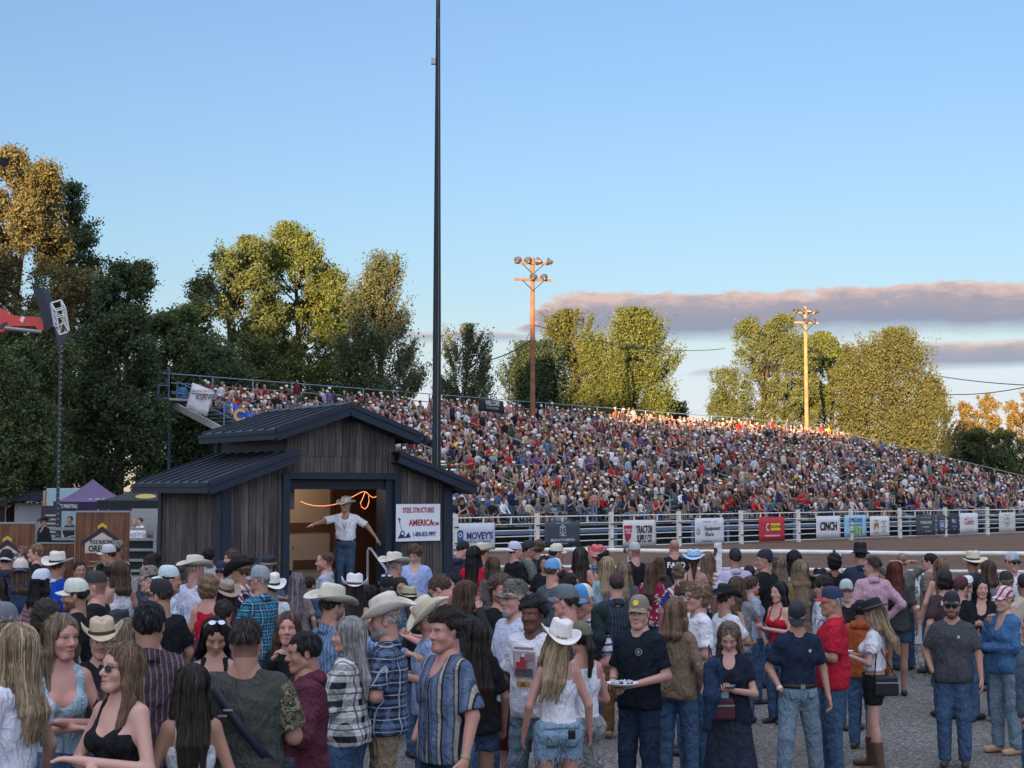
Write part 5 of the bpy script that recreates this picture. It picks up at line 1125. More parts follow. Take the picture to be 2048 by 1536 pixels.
for i, (px, D, yt, hf, yb, lab, kd, c, n, lf) in enumerate(TREES):
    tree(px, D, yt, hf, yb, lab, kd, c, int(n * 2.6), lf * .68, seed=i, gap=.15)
# ------------------------------------------------------------ poles, masts, wires
def flood_pole(px, D, ytop, arm_w, y1, y2, label, wood, n1, n2):
    top = at(px, ytop, D); root = empty('floodlight_pole', (top.x, D, 0), R(12), label, 'light pole'); H = top.z; wm = plain('tarred_wood', wood, .85, 0, .35, 3, .3)
    MB().tube([(0, 0, 0), (0, 0, H * .5), (0, 0, H)], [.20, .18, .14], 10).build('pole', wm, root)
    for k in range(22): MB().box((.2 * (1 if k % 2 else -1), 0, 4 + k * .42), (.16, .025, .025)).build('step', M_DARK, root)
    for yy, nl, off in ((y1, n1, 0), (y2, n2, .4)):
        z = at(px, yy, D).z; ar = MB().box((off * 0, -.2, z), (arm_w, .14, .16)); a = ar.build('crossarm', wm, root)
        br = MB(); br.bar((-arm_w * .3, -.2, z - .05), (0, -.2, z - .75), .06); br.bar((arm_w * .3, -.2, z - .05), (0, -.2, z - .75), .06); br.build('brace', M_DARK, root)
        for k in range(nl):
            x = (-.42 + .84 * k / 3) * arm_w if nl == 4 else (-.0 + .42 * k) * arm_w * .7
            e = empty('floodlight', (x, -.25, z + .12)); e.parent = root; e.rotation_euler = (R(-58 if k < 2 else -80), 0, R(-25 + 30 * k)); 
            MB().lathe([(.03, -.30), (.11, -.26), (.14, -.12), (.27, .06), (.28, .10)], n=14).build('reflector', plain('lamp_housing', (.10, .10, .10), .4, .5), e); MB().lathe([(.0, .07), (.26, .07)], n=14).build('lens', plain('lamp_glass', (.5, .5, .48), .15, .3, .05, spec=.8), e)
    return root
flood_pole(1065, 100, 516, 2.55, 527, 560, 'nearer wooden floodlight pole with two crossarms and six lamps', (.22, .10, .055), 4, 2)
flood_pole(1610, 128, 613, 2.2, 626, 646, 'farther wooden floodlight pole, pale in the sun, among the golden trees', (.30, .19, .09), 4, 2)
fp = empty('flagpole', (at(873, 900, 33).x, 33, 0), 0, 'very tall dark tapering pole rising behind the shed out of the picture', 'pole'); MB().tube([(0, 0, 0), (0, 0, 6), (0, 0, 13.6), (0, 0, 18)], [.105, .092, .048, .04], 14).build('shaft', plain('black_painted_steel', (.018, .022, .028), .5, .2, .2, 1.5), fp)
MB().box((-.10, -.02, at(0, 123, 33).z), (.10, .10, .14)).build('junction_box', plain('grey_box', (.4, .42, .44), .6), fp); MB().tube([(.02, -.12, 1), (.04, -.09, 8), (.02, -.07, 13.4)], .006, 5).build('halyard', M_GREY, fp)
MB().tube([(0, 0, 0), (0, 0, .06)], .2, 14).build('base_collar', M_DARK, fp)
def wire(a, b, sag, label, rad=.045):
    pts = [a.lerp(b, t / 16) - Vector((0, 0, sag * 4 * (t / 16) * (1 - t / 16))) for t in range(17)]; tag(MB().tube(pts, rad, 5).build('power_line', M_DARK), label, 'cable')
wire(at(955, 724, 112), at(1063, 680, 100.4), .3, 'slack dark cable from the nearer floodlight pole down to the left'); wire(at(985, 800, 104), at(1063, 660, 100.4), .0, 'thin stay wire of the nearer floodlight pole', .02); wire(at(1068, 650, 100.2), at(1450, 697, 150), .8, 'thin cable running right from the nearer floodlight pole behind the golden tree', .03)
wire(at(1760, 725, 170), at(2150, 772, 120), .7, 'upper power line at the right edge under the cloud'); wire(at(1800, 775, 170), at(2150, 748, 120), 1.2, 'lower power line at the right edge, sagging the other way'); wire(at(60, 745, 60), at(220, 595, 70), .1, 'grey guy line leading up right from the red boom', .012)
def pprism(name, pxs, D, th, mat, parent, O):
    pts = [at(x, y, D) - O for x, y in pxs]; b = MB(); n = len(pts); v = pts + [p + Vector((0, th, 0)) for p in pts]
    b.add(v, [tuple(range(n)), tuple(range(n, 2 * n))[::-1]] + [(i, (i + 1) % n, (i + 1) % n + n, i + n) for i in range(n)]); return b.build(name, mat, parent)
O = Vector((at(-40, 640, 55).x, 55, 0)); lift = empty('lifting_boom', O, 0, 'red boom of a lifting machine reaching in from the left edge', 'crane')
REDM = plain('red_paint', (.48, .015, .02), .35, 0, .08, spec=.5)
pprism('boom', [(-90, 590), (-10, 612), (8, 621), (22, 631), (78, 634), (86, 648), (88, 660), (76, 661), (70, 652), (24, 652), (8, 662), (-90, 690)], 55, .45, REDM, lift, O)
pprism('tilt_frame', [(66, 578), (84, 575), (108, 652), (92, 662)], 54.7, .9, plain('black_rubber', (.02, .025, .035), .6), lift, O)
pprism('slot', [(0, 650), (12, 643), (16, 646), (6, 657), (0, 658)], 54.98, .02, M_DARK, lift, O); pprism('sticker', [(39, 640), (44, 632), (50, 635), (45, 646)], 54.98, .01, tm((.6, .6, .58)), lift, O)
MB().tube([at(10, 656, 54.9) - O, at(84, 664, 54.9) - O], .07, 8).build('hydraulic_ram', M_GREY, lift); MB().bar(Vector((-2.2, .4, 0)), at(-85, 640, 55.3) - O, .5).build('mast_foot', REDM, lift)
O = Vector((at(122, 660, 54).x, 54, 0)); mast = empty('lattice_mast', O, 0, 'thin dark chain mast with a white lattice head, hanging in front of the trees', 'mast')
lat = MB(); c4 = [(102, 606), (122, 600), (131, 616), (112, 622)]; P4 = [at(x, y, 54) - O for x, y in c4]; dn = Vector((.12, .1, -.85)); Q4 = [p + dn for p in P4]
for i in range(4): lat.bar(P4[i], P4[(i + 1) % 4], .05); lat.bar(Q4[i], Q4[(i + 1) % 4], .05); lat.bar(P4[i], Q4[i], .05); lat.bar(P4[i], Q4[(i + 1) % 4], .03)
for k in (.3, .6): 
    for i in range(4): lat.bar(P4[i].lerp(Q4[i], k), P4[(i + 1) % 4].lerp(Q4[(i + 1) % 4], k), .03)
lat.build('lattice_head', plain('white_aluminium', (.5, .52, .55), .4, .3), mast); pprism('drape', [(106, 640), (118, 645), (124, 690), (121, 700), (112, 672)], 54.1, .15, plain('purple_cloth', (.10, .06, .13), .9), mast, O); MB().tube([Q4[0], (0, 0, 15 * .55 - .2)], .04, 6).tube([Q4[2], (0, 0, 8)], .04, 6).build('sling', M_DARK, mast)
ch = MB().tube([(0, 0, 0), (0.02, 0, 3), (0, 0, 8.1)], .06, 8); ch.build('column', M_DARK, mast); tk = MB()
for k in range(38): tk.box((.05, -.03, 1 + k * .19), (.06, .06, .05))
tk.build('rung', plain('pale_rungs', (.16, .17, .18), .5), mast)
fl = empty('floodlight_bar', at(-5, 330, 50), 0, 'dark floodlights on a bar at the upper left edge', 'light'); MB().bar((-1, 0, -.1), (.25, 0, .1), .08).build('bar', M_DARK, fl)
for dx, dz in ((-.1, .08), (.22, .12)):
    MB().lathe([(.04, -.2), (.12, -.12), (.2, .1)], n=12, c=(dx, 0, dz)).build('lamp_head', M_DARK, fl)
MB().tube([(-.9, 0, -.1), (-.9, 0, -fl.location.z)], .12, 8).build('pole', M_DARK, fl)
# ------------------------------------------------------------ the dark shed
HA = R(35.8); HO = Vector((-2.997, 27.6, 0)); HU = Vector((math.cos(HA), math.sin(HA), 0)); HN = Vector((-math.sin(HA), math.cos(HA), 0))
def hx(px, n=.3): P = HO + HN * n; r = (px - 1024) / FPX; return (r * P.y - P.x) / (HU.x - r * HU.y)
def hz(py, x, n=.3): P = HO + HN * n + HU * x; return at(0, py, P.y).z
def shed():
    root = empty('shed', HO, HA, 'dark timber shed with raised centre roof and an open doorway', 'shed')
    t = NT('barn_boards', .85, 0, .2); x, y, z = t.xyz(); h = t.M('ADD', x, y); bi = t.M('FLOOR', t.M('DIVIDE', h, .145)); wn = t.nd('ShaderNodeTexWhiteNoise', noise_dimensions='1D'); t.L.new(bi, wn.inputs['W'])
    gr = t.noise(1, 5, t.scaled((38, 38, 1.6)), .65); st = t.noise(2.2, 4, t.scaled((1, 1, .5))); c = t.ramp(gr, [(.3, (.032, .029, .028)), (.5, (.092, .082, .074)), (.72, (.21, .185, .165))]); c = t.mix(t.M('MULTIPLY', wn.outputs[0], .65), c, (.018, .018, .022)); c = t.mix(t.M('MULTIPLY', t.M('SUBTRACT', st, .5, True), 1.6, True), c, (.15, .13, .115))
    fr = t.M('FRACT', t.M('DIVIDE', h, .145)); gap = t.M('LESS_THAN', t.M('ABSOLUTE', t.M('SUBTRACT', fr, .5)), .47); t.base(t.mix(gap, (.004, .004, .005), c)); t.bump(t.M('ADD', t.M('MULTIPLY', gap, 1.5), gr), .7, .012); WD = t.m
    NVY = plain('navy_trim', (.014, .022, .040), .5, .1, .12, 2); RF = plain('navy_roof_steel', (.018, .023, .033), .42, .3, .15, 1.5, spec=.5)
    dx0, dx1 = hx(577), hx(790); dzt = hz(955, 0); Wd = 2.43; Uw = 1.16; FL = .85; sl = .342; su = .331
    zl = lambda x_: 3.513 - (abs(x_) - 1.04) * sl; zu = lambda x_: 4.374 - abs(x_) * su
    f = MB()
    for x0, x1 in ((-Wd, dx0), (dx1, Wd)):
        xs = sorted({x0, x1, *( [-Uw] if x0 < -Uw < x1 else []), *([Uw] if x0 < Uw < x1 else [])})
        for a, b in zip(xs, xs[1:]):
            tp = (lambda q: zl(q) - .12) if abs((a + b) / 2) > Uw else (lambda q: min(zl(q), 3.4)); f.prism([(a, .02), (b, .02), (b, tp(b)), (a, tp(a))], .3, .36)
    f.prism([(dx0, dzt), (dx1, dzt), (dx1, 3.42), (dx0, 3.42)], .3, .36); f.build('front_wall', WD, root)
    MB().prism([(-Uw, 3.40), (Uw, 3.40), (Uw, zu(Uw) - .1), (0, 4.374 - .1), (-Uw, zu(Uw) - .1)], .29, .355).build('gable', WD, root)
    for s_ in (-1, 1):
        MB().box((s_ * (Wd - .03), 1.7, 1.40), (.06, 2.66, 2.8)).build('side_wall', WD, root); MB().box((s_ * (Uw - .03), 1.7, 3.6), (.06, 2.66, .75)).build('upper_side_wall', NVY if s_ < 0 else WD, root)
        MB().box((s_ * (Wd - .085), .285, 1.42), (.20, .05, 2.84)).box((s_ * (Wd + .012), .37, 1.42), (.028, .22, 2.84)).build('corner_board', NVY, root)
        MB().box((s_ * (Wd + .012), 3.0, 1.42), (.028, .16, 2.84)).build('corner_board', NVY, root)
    bp = [(-Wd + .05, .02), (Wd - .05, .02), (Wd - .05, zl(Wd) - .08), (Uw, zl(Uw) - .08), (Uw, zu(Uw) - .1), (0, zu(0) - .1), (-Uw, zu(Uw) - .1), (-Uw, zl(Uw) - .08), (-Wd + .05, zl(Wd) - .08)]; MB().prism(bp, 3.03, 3.09).build('back_wall', WD, root)
    def roof(x_in, x_out, zf, y0, y1, name, rib=True):
        m = MB(); a, b = (x_in, zf(x_in)), (x_out, zf(x_out)); th = .035; sg = 1 if x_out > x_in else -1
        m.prism([(a[0], a[1] - th), (b[0], b[1] - th), (b[0], b[1]), (a[0], a[1])] if sg > 0 else [(b[0], b[1] - th), (a[0], a[1] - th), (a[0], a[1]), (b[0], b[1])], y0, y1); o = m.build(name, RF, root)
        n = int((y1 - y0) / .405); r_ = MB()
        for k in range(n + 1):
            y = y0 + .03 + k * (y1 - y0 - .06) / n; r_.bar((a[0], y, a[1] + .018), (b[0] - sg * .01, y, b[1] + .018), .022, .036)
        r_.build('standing_seam', RF, o); fa = MB(); fa.bar((a[0], y0 - .014, a[1] - .115), (b[0], y0 - .014, b[1] - .115), .025, .20); fa.bar((a[0], y0 - .036, a[1] - .035), (b[0], y0 - .036, b[1] - .035), .03, .075); fa.box((b[0] + sg * .012, (y0 + y1) / 2, b[1] - .10), (.025, y1 - y0 + .05, .17)); fa.box((b[0] + sg * .035, (y0 + y1) / 2, b[1] - .045), (.03, y1 - y0 + .06, .06)); fa.bar((a[0], y1 + .014, a[1] - .10), (b[0], y1 + .014, b[1] - .10), .025, .18)
        fa.build('fascia', NVY, o); so_ = MB(); so_.bar((a[0], y0 + .15, a[1] - .2), (b[0] - sg * .05, y0 + .15, b[1] - .2), .30, .02); so_.build('soffit', NVY, o)
    roof(0, 1.538, zu, 0, 3.21, 'upper_roof'); roof(0, -1.538, zu, 0, 3.21, 'upper_roof')
    roof(1.06, 2.815, zl, 0, 3.38, 'lower_roof'); roof(-1.06, -2.815, zl, 0, 3.38, 'lower_roof')
    MB().prism([(-.13, 4.374 - .04), (0, 4.374 + .004), (.13, 4.374 - .04), (.13, 4.374 - .015), (0, 4.374 + .035), (-.13, 4.374 - .015)][::-1], -.02, 3.23).build('ridge_cap', RF, root)
    MB().box((dx0 - .05, .275, dzt / 2 + .03), (.14, .05, dzt + .06)).box((dx1 + .05, .275, dzt / 2 + .03), (.14, .05, dzt + .06)).box(((dx0 + dx1) / 2, .275, dzt + .03), (dx1 - dx0 - .04, .05, .12)).box((dx1 - .10, .5, 1.6), (.16, .35, 2.8)).build('door_frame', NVY, root)
    MB().box(((dx0 + dx1) / 2, .42, dzt - .11), (dx1 - dx0, .10, .22)).build('rolled_door', plain('black_roll', (.01, .014, .022), .6), root)
    MB().box((0, 1.75, FL - .06), (2 * Wd - .2, 2.5, .12)).build('floor', plain('floor_ply', (.18, .13, .08), .8), root)
    CR = plain('cream_panel', (.40, .33, .26), .8, 0, .08, 1.5); BR = plain('red_brown_batten', (.10, .045, .028), .7, 0, .2, 4)
    i_ = MB(); i_.prism([(-Wd + .1, .86), (Wd - .1, .86), (Wd - .1, zl(Wd) - .14), (Uw, zl(Uw) - .14), (-Uw, zl(Uw) - .14), (-Wd + .1, zl(Wd) - .14)], 2.52, 2.57); i_.build('inner_wall', CR, root); b = MB()
    for z_, h_ in ((2.98, .30), (2.04, .18), (1.30, .18)): b.box((-.3, 2.50, z_), (2 * Wd - 1.1, .05, h_))
    b.box((1.55, 2.47, 1.9), (.9, .05, 2.1)); b.box((.98, 2.44, 1.95), (.06, .05, 2.2)); b.build('batten', BR, root)
    MB().box((-.55, 2.51, 1.66), (.05, .03, .08)).build('socket', M_DARK, root)
    MB().prism([(-Uw + .1, 3.42), (Uw - .1, 3.42), (Uw - .1, 3.5), (-Uw + .1, 3.5)], .45, 2.9).build('ceiling', BR, root)
    return dx0, dx1, dzt
dx0, dx1, dzt = shed()
def HT(x, y, z): return HO + HU * x + HN * y + Vector((0, 0, z))
def hsign(root_name, x0, x1, z0, z1, c, label, draw, y=.235, cat='sign'):
    root = empty(root_name, HT((x0 + x1) / 2, y, z0), HA, label, cat); W, H = x1 - x0, z1 - z0; MB().box((0, 0, H / 2), (W, .012, H)).build('board', plain('sign_board', c, .5, 0, .04), root, .002); draw(root, W, H)
def steel(o, W, H):
    r_ = (.33, .01, .03); b_ = (.02, .035, .12); T = lambda x, z: TX(x, z, -.012); text('STEEL STRUCTURES', .135, r_, o, T(.0, H * .83), .60, .02); text('AMERICA', .165, r_, o, T(.06, H * .49), .80, .025); text('.COM', .09, r_, o, T(.375, H * .46), .8, .02); text('1-800-833-9997', .125, b_, o, T(.13, H * .18), .66, .018)
    poly(o, [(-.46, H * .62), (-.45, H * .64), (-.40, H * .60), (-.42, H * .52)], r_, -.012); poly(o, [(-.44, H * .55), (-.435, H * .55), (-.365, H * .30), (-.372, H * .30)], b_, -.010); ring(o, -.36, H * .21, .03, .055, b_, y=-.010); poly(o, [(-.47, H * .08), (-.40, H * .22), (-.30, H * .12), (-.22, H * .24), (-.17, H * .10)], b_, -.009)
hsign('sign', hx(788) + .015, hx(877), hz(1082, 1.6), hz(1008, 1.6), (.66, .69, .74), 'white sign with red and dark blue lettering beside the shed doorway', steel)
def screen(o, W, H): poly(o, [(-W / 2 + .02, H * .72), (W / 2 - .02, H * .66), (W / 2 - .02, H - .02), (-W / 2 + .02, H - .02)], (.25, .28, .36), -.01, 'picture'); poly(o, [(-W / 2 + .02, H * .68), (W / 2 - .02, H * .64), (W / 2 - .02, H * .69), (-W / 2 + .02, H * .75)], (.6, .6, .62), -.014, 'picture')
hsign('poster', dx0 + .02, dx0 + .30, 2.42, 2.98, (.10, .09, .085), 'dark poster of a road under pale sky, upper left inside the shed doorway', screen, .62, 'poster')
def rope():
    t = NT('rope_light_glow', .5); t.b.inputs['Emission Color'].default_value = (1, .33, .13, 1); t.b.inputs['Emission Strength'].default_value = .5; t.base((.6, .2, .05))
    def P(px, py, n=1.25): x = hx(px, n); return HT(x, n, 0) + Vector((0, 0, hz(py, x, n)))
    m = MB(); 
    for pts in ([(603, 1003), (615, 1008), (630, 1011.5), (648, 1012), (665, 1010), (682, 1006), (694, 1000), (705, 994), (718, 987), (727, 983), (733, 984), (740, 991), (746, 995), (752, 994), (757, 990), (762, 979)], [(731, 984), (727, 995), (722, 1006), (724, 1014), (731, 1018), (736, 1013), (739, 1003), (738, 992)]): m.tube([P(*p) for p in pts], .006, 6)
    tag(m.build('rope_light', t.m), 'glowing orange rope light looped across the inside of the shed doorway', 'rope light')
    l = bpy.data.lights.new('shed_lamp', 'POINT'); l.energy = 7; l.color = (1, .74, .52); l.shadow_soft_size = .2; o = link(bpy.data.objects.new('shed_lamp', l)); o.location = HT(-.2, 1.5, 2.9)
    bl = empty('ceiling_bulb', HT(-.2, 1.5, 2.96), 0, 'small bare bulb under the shed ceiling', 'lamp'); e = NT('bulb_glow'); e.b.inputs['Emission Color'].default_value = (1, .7, .4, 1); e.b.inputs['Emission Strength'].default_value = 8; MB().lathe([(0, -.0), (.03, .03), (.035, .06), (.02, .1), (.015, .14)], n=12).build('bulb', e.m, bl); MB().tube([(0, 0, .13), (0, 0, .45)], .012, 6).build('socket', M_DARK, bl)
rope()
ch = empty('folding_chair', HT(-.62, 1.55, .85), HA + R(160), 'beige folding chair just inside the shed doorway', 'chair'); bm_ = plain('beige_vinyl', (.36, .27, .18), .7)
MB().box((0, .22, .62), (.42, .03, .42)).build('backrest', bm_, ch, .01); MB().box((0, 0, .44), (.42, .42, .04)).build('seat', bm_, ch, .01)
for q in (-1, 1):
    MB().tube([(q * .21, -.24, 0), (q * .21, .23, .86)], .012, 6).build('leg', M_DARK, ch); MB().tube([(q * .19, .26, 0), (q * .19, -.12, .44)], .012, 6).build('leg', M_DARK, ch)
hr = empty('handrail', HT(.9, -.1, 0), HA, 'grey steel handrail of the steps up to the shed doorway', 'handrail')
def hl(px, py, n): x = hx(px, n); v = HT(x, n, hz(py, x, n)); d = v - hr.location; c_, s_ = math.cos(-HA), math.sin(-HA); return Vector((d.x * c_ - d.y * s_, d.x * s_ + d.y * c_, d.z))
p1_ = hl(737, 1180, -.1); p2_ = hl(737, 1101, -.1); p3_ = hl(743, 1097, -.15); p4_ = hl(775, 1140, -1.3)
p1_.z = 0; MB().tube([p1_, p2_, (p2_ + p3_) / 2 + Vector((0, 0, .02)), p3_, p4_, Vector((p4_.x, p4_.y, .0))], .024, 8).build('rail', plain('grey_pipe', (.30, .32, .36), .4, .4), hr)
sp = empty('steps', HT(.4, -.05, 0), HA, 'wooden steps leading up to the shed doorway', 'steps')
for k in range(4): MB().box((0, -.15 - .28 * k, .72 - .2 * k), (1.3, .28, .05)).build('tread', plain('step_board', (.12, .09, .06), .8), sp)
for q in (-1, 1): MB().prism([(0, 0), (0, 0)], 0, 0) if 0 else MB().bar((q * .66, 0, .70), (q * .66, -1.1, .0), .05, .22).build('stringer', plain('step_board', (.12, .09, .06), .8), sp)
# ------------------------------------------------------------ tents and stalls on the left
def tent(px, D, yap, W, zev, zval, ang, c, cv, label, txt=None, marks=None):
    ap = at(px, yap, D); root = empty('canopy_tent', (ap.x, D, 0), R(ang), label, 'tent'); h = W / 2; n = 8; V = [(0, 0, ap.z)]; F = []
    cm = plain('tent_cloth', c, .8, 0, .12, 2); C4 = [(-h, -h), (h, -h), (h, h), (-h, h)]
    b = MB()
    for i in range(4):
        a, d = Vector((*C4[i], 0)), Vector((*C4[(i + 1) % 4], 0)); pts = []
        for j in range(n + 1):
            q = j / n; zz = ap.z + (zev - ap.z) * (1 - (1 - q) ** 1.45); row = [a * q + (d - a) * q * k / 8 + Vector((0, 0, zz - .10 * q * math.sin(math.pi * k / 8) * 0)) for k in range(9)]; pts.append(row)
        v = [p for row in pts for p in row]; f = [(j * 9 + k, (j + 1) * 9 + k, (j + 1) * 9 + k + 1, j * 9 + k + 1) for j in range(n) for k in range(8)]; b.add(v, f, 0, False)
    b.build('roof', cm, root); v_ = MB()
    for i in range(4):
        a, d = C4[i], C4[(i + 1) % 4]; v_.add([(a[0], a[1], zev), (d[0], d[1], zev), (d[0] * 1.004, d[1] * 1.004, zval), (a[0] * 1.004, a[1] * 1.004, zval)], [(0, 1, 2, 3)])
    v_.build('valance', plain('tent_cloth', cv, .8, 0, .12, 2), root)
    for x, y in C4: MB().box((x * .97, y * .97, zev / 2), (.05, .05, zev)).build('leg', M_GREY, root)
    if txt: text(txt[0], txt[1], (.6, .6, .62), root, Matrix.Rotation(R(txt[2]), 4, 'Z') @ TX(txt[3], (zev + zval) / 2, -h * 1.004 - .012), 1.05, .01)
    if marks: marks(root, h, ap.z, zev)
    return root
def pm(o, h, za, ze):
    def on(face, u_, q, pts, c):     # flat mark lying on a roof slope
        zz = za + (ze - za) * (1 - (1 - q) ** 1.45); b = MB(); v = []
        for dx, dz in pts: qq = q - dz; z_ = za + (ze - za) * (1 - (1 - qq) ** 1.45) + .012; v.append((u_ + dx, -h * qq - .004, z_))
        b.add(v, [tuple(range(len(v)))]); ob = b.build('print', tm(c), o); ob.rotation_euler = (0, 0, R(face))
    for k, (dx, w_) in enumerate(((-.75, .22), (-.45, .3), (-.1, .16), (.15, .34))): on(0, dx, .82, [(0, 0), (w_, .02), (w_ * .8, .05), (.03, .04)], (.45, .4, .5))
    for k, (dx, w_) in enumerate(((-.6, .16), (-.38, .28), (-.02, .2), (.24, .3))): on(90, dx, .80, [(0, 0), (w_, .02), (w_ * .8, .06), (.03, .05)], (.5, .45, .55))
    on(90, .0, .70, [(0, 0), (.12, -.03), (.24, 0), (.16, .06), (.12, .04), (.07, .06)], (.45, .05, .25))
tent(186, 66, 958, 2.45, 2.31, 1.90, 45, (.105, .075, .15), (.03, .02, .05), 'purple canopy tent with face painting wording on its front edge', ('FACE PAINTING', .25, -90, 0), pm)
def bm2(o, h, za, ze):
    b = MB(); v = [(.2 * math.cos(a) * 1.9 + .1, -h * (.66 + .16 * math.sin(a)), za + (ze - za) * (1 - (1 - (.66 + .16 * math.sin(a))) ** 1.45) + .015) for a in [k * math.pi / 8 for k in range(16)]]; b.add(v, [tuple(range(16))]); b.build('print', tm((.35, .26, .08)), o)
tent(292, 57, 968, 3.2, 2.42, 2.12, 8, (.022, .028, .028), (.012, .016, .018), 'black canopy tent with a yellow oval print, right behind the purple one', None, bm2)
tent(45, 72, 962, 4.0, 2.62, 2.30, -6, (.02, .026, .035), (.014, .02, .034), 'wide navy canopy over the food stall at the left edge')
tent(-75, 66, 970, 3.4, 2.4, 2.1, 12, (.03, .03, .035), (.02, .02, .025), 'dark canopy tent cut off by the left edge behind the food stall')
fs_ = empty('food_stall', (at(45, 1000, 71.6).x, 72.5, 0), R(-6), 'white walled food stall under the navy canopy with two small lamps', 'stall')
MB().box((.95, -1.5, 1.1), (1.9, .06, 2.2)).build('wall', plain('white_tarp', (.36, .38, .42), .8, 0, .1, 1), fs_); MB().box((-.9, -1.3, .5), (1.5, .6, 1.0)).build('counter', plain('brown_counter', (.10, .06, .04), .8), fs_); MB().box((-.7, .2, 1.2), (1.4, .5, 1.5)).build('fridge', plain('dark_cabinet', (.02, .02, .022), .5), fs_)
e = NT('stall_lamp_glow'); e.b.inputs['Emission Color'].default_value = (1, .8, .5, 1); e.b.inputs['Emission Strength'].default_value = 9
for x_ in (-.75, -.42): MB().lathe([(0, -.05), (.05, 0), (0, .05)], n=10, c=(x_, -1.6, 2.15)).build('lamp', e.m, fs_)
mb_ = empty('menu_board', at(103, 1018, 58).xy.to_3d(), 0, 'upright dark menu board with pale price lines by the food stall', 'menu board'); MB().box((0, 0, 1.15), (.78, .04, 2.1)).build('board', plain('menu_black', (.025, .03, .035), .6), mb_); m = MB()
for j in range(9): m.box((-.02 + .03 * (j % 2), -.024, .55 + j * .16), (.58 - .08 * (j % 3), .006, .07))
m.build('price_line', plain('menu_print', (.3, .32, .33), .7), mb_)
for i, (x0, x1, D) in enumerate(((-80, 70, 50), (70, 152, 49.6), (152, 310, 49.2), (310, 420, 49))):
    a = at(x0, 1100, D); c_ = at(x1, 1100, D); root = empty('paddock_fence', (a.x, D, 0), 0, 'pale rail fence panel in front of the tents, %s' % ('far left behind the tilted brown banner', 'between the two brown banners', 'right of the taller brown banner', 'behind the shed')[i], 'fence', 'pale fence panels in front of the tents'); L_ = c_.x - a.x; m = MB()
    for z in (1.52, 1.18, .84, .5, .16): m.box((L_ / 2, 0, z), (L_ - .12, .04, .09))
    m.build('rails', plain('pale_rail', (.20, .21, .20), .8, 0, .2), root); m = MB(); m.box((0, 0, .8), (.10, .10, 1.65)); m.build('post', plain('pale_rail', (.20, .21, .20), .8, 0, .2), root)
    MB().box((L_ / 2, .06, .62), (L_ - .1, .01, 1.2)).build('shade_cloth', plain('black_mesh', (.014, .018, .02), .9), root)
def bo(o, W, H):
    zb_ = H - 1.02; poly(o, [(-W / 2 + .01, .02), (W / 2 - .01, .02), (W / 2 - .01, zb_), (-W / 2 + .01, zb_)], (.035, .04, .045), -.012, 'photo_print'); z = zb_ + .30; k = W / .95
    poly(o, [(-.30 * k, z), (.30 * k, z), (.30 * k, z + .17 * k), (0, z + .36 * k), (-.30 * k, z + .17 * k)], (.42, .40, .33), -.014); poly(o, [(-.38 * k, z + .14 * k), (0, z + .40 * k), (.38 * k, z + .14 * k), (.34 * k, z + .21 * k), (0, z + .45 * k), (-.34 * k, z + .21 * k)], (.02, .022, .05), -.018)
    poly(o, [(-.08 * k, z + .42 * k), (0, z + .47 * k), (.08 * k, z + .42 * k), (.08 * k, z + .48 * k), (0, z + .53 * k), (-.08 * k, z + .48 * k)], (.45, .33, .05), -.020)
    text('OREGON', .150 * k, (.012, .015, .025), o, TX(0, z + .075 * k, -.024), .74, .025); text('POLE BUILDING', .10 * k, (.015, .02, .06), o, TX(0, z + .195 * k, -.024), .60, .02); text('Serving Oregon for 30 years', .038, (.4, .38, .34), o, TX(0, zb_ + .16, -.014)); text('Residential  Agricultural  Commercial', .036, (.4, .38, .34), o, TX(0, zb_ + .08, -.014))
def wstand(x0, x1, yt, D, label, full=True):
    a = at(x0, yt, D); b_ = at(x1, yt, D); W = b_.x - a.x; H = a.z; root = empty('banner_stand', ((a.x + b_.x) / 2, D, 0), 0, label, 'banner')
    t = NT('printed_wood', .5, 0, .3); n = t.noise(1, 4, t.scaled((14, 14, 1.2)), .6); x, y, z = t.xyz(); t.base(t.mix(t.M('LESS_THAN', t.M('FRACT', t.M('ADD', t.M('DIVIDE', x, .19), 9)), .03), t.ramp(n, [(.3, (.05, .020, .011)), (.55, (.125, .052, .025)), (.75, (.20, .09, .042))]), (.03, .012, .006)))
    MB().box((0, 0, H / 2), (W, .01, H - .02)).build('sheet', t.m, root); MB().box((0, 0, H), (W + .02, .03, .03)).build('top_bar', M_GREY, root); MB().box((0, 0, .05), (W + .06, .22, .09)).build('base', M_GREY, root, .01)
    if full: bo(root, W, H)
wstand(152, 260, 1023, 26, 'tall brown wood-look banner with a house logo, right beside the shed'); wstand(-38, 71, 1046, 25, 'brown house logo banner cut off by the left edge'); wstand(74, 149, 1086, 26.5, 'plain orange brown printed panel between the two house logo banners', False)
pc = empty('utility_trailer', at(140, 985, 70).xy.to_3d(), 0, 'pale blue box trailer glimpsed between the trees and the purple tent', 'trailer'); MB().box((0, 0, 1.6), (1.6, 2.0, 2.6)).build('box', plain('pale_blue_box', (.25, .36, .40), .6), pc, .03); MB().box((-.9, -.9, 2.0), (.12, .1, 1.6)).build('pole', plain('orange_post', (.4, .2, .1), .7), pc)
for x_ in (-.6, .6): MB().tube([(x_ , -1.02, .3), (x_, -.9, .3)], .3, 14).build('wheel', M_DARK, pc)
flush_text()
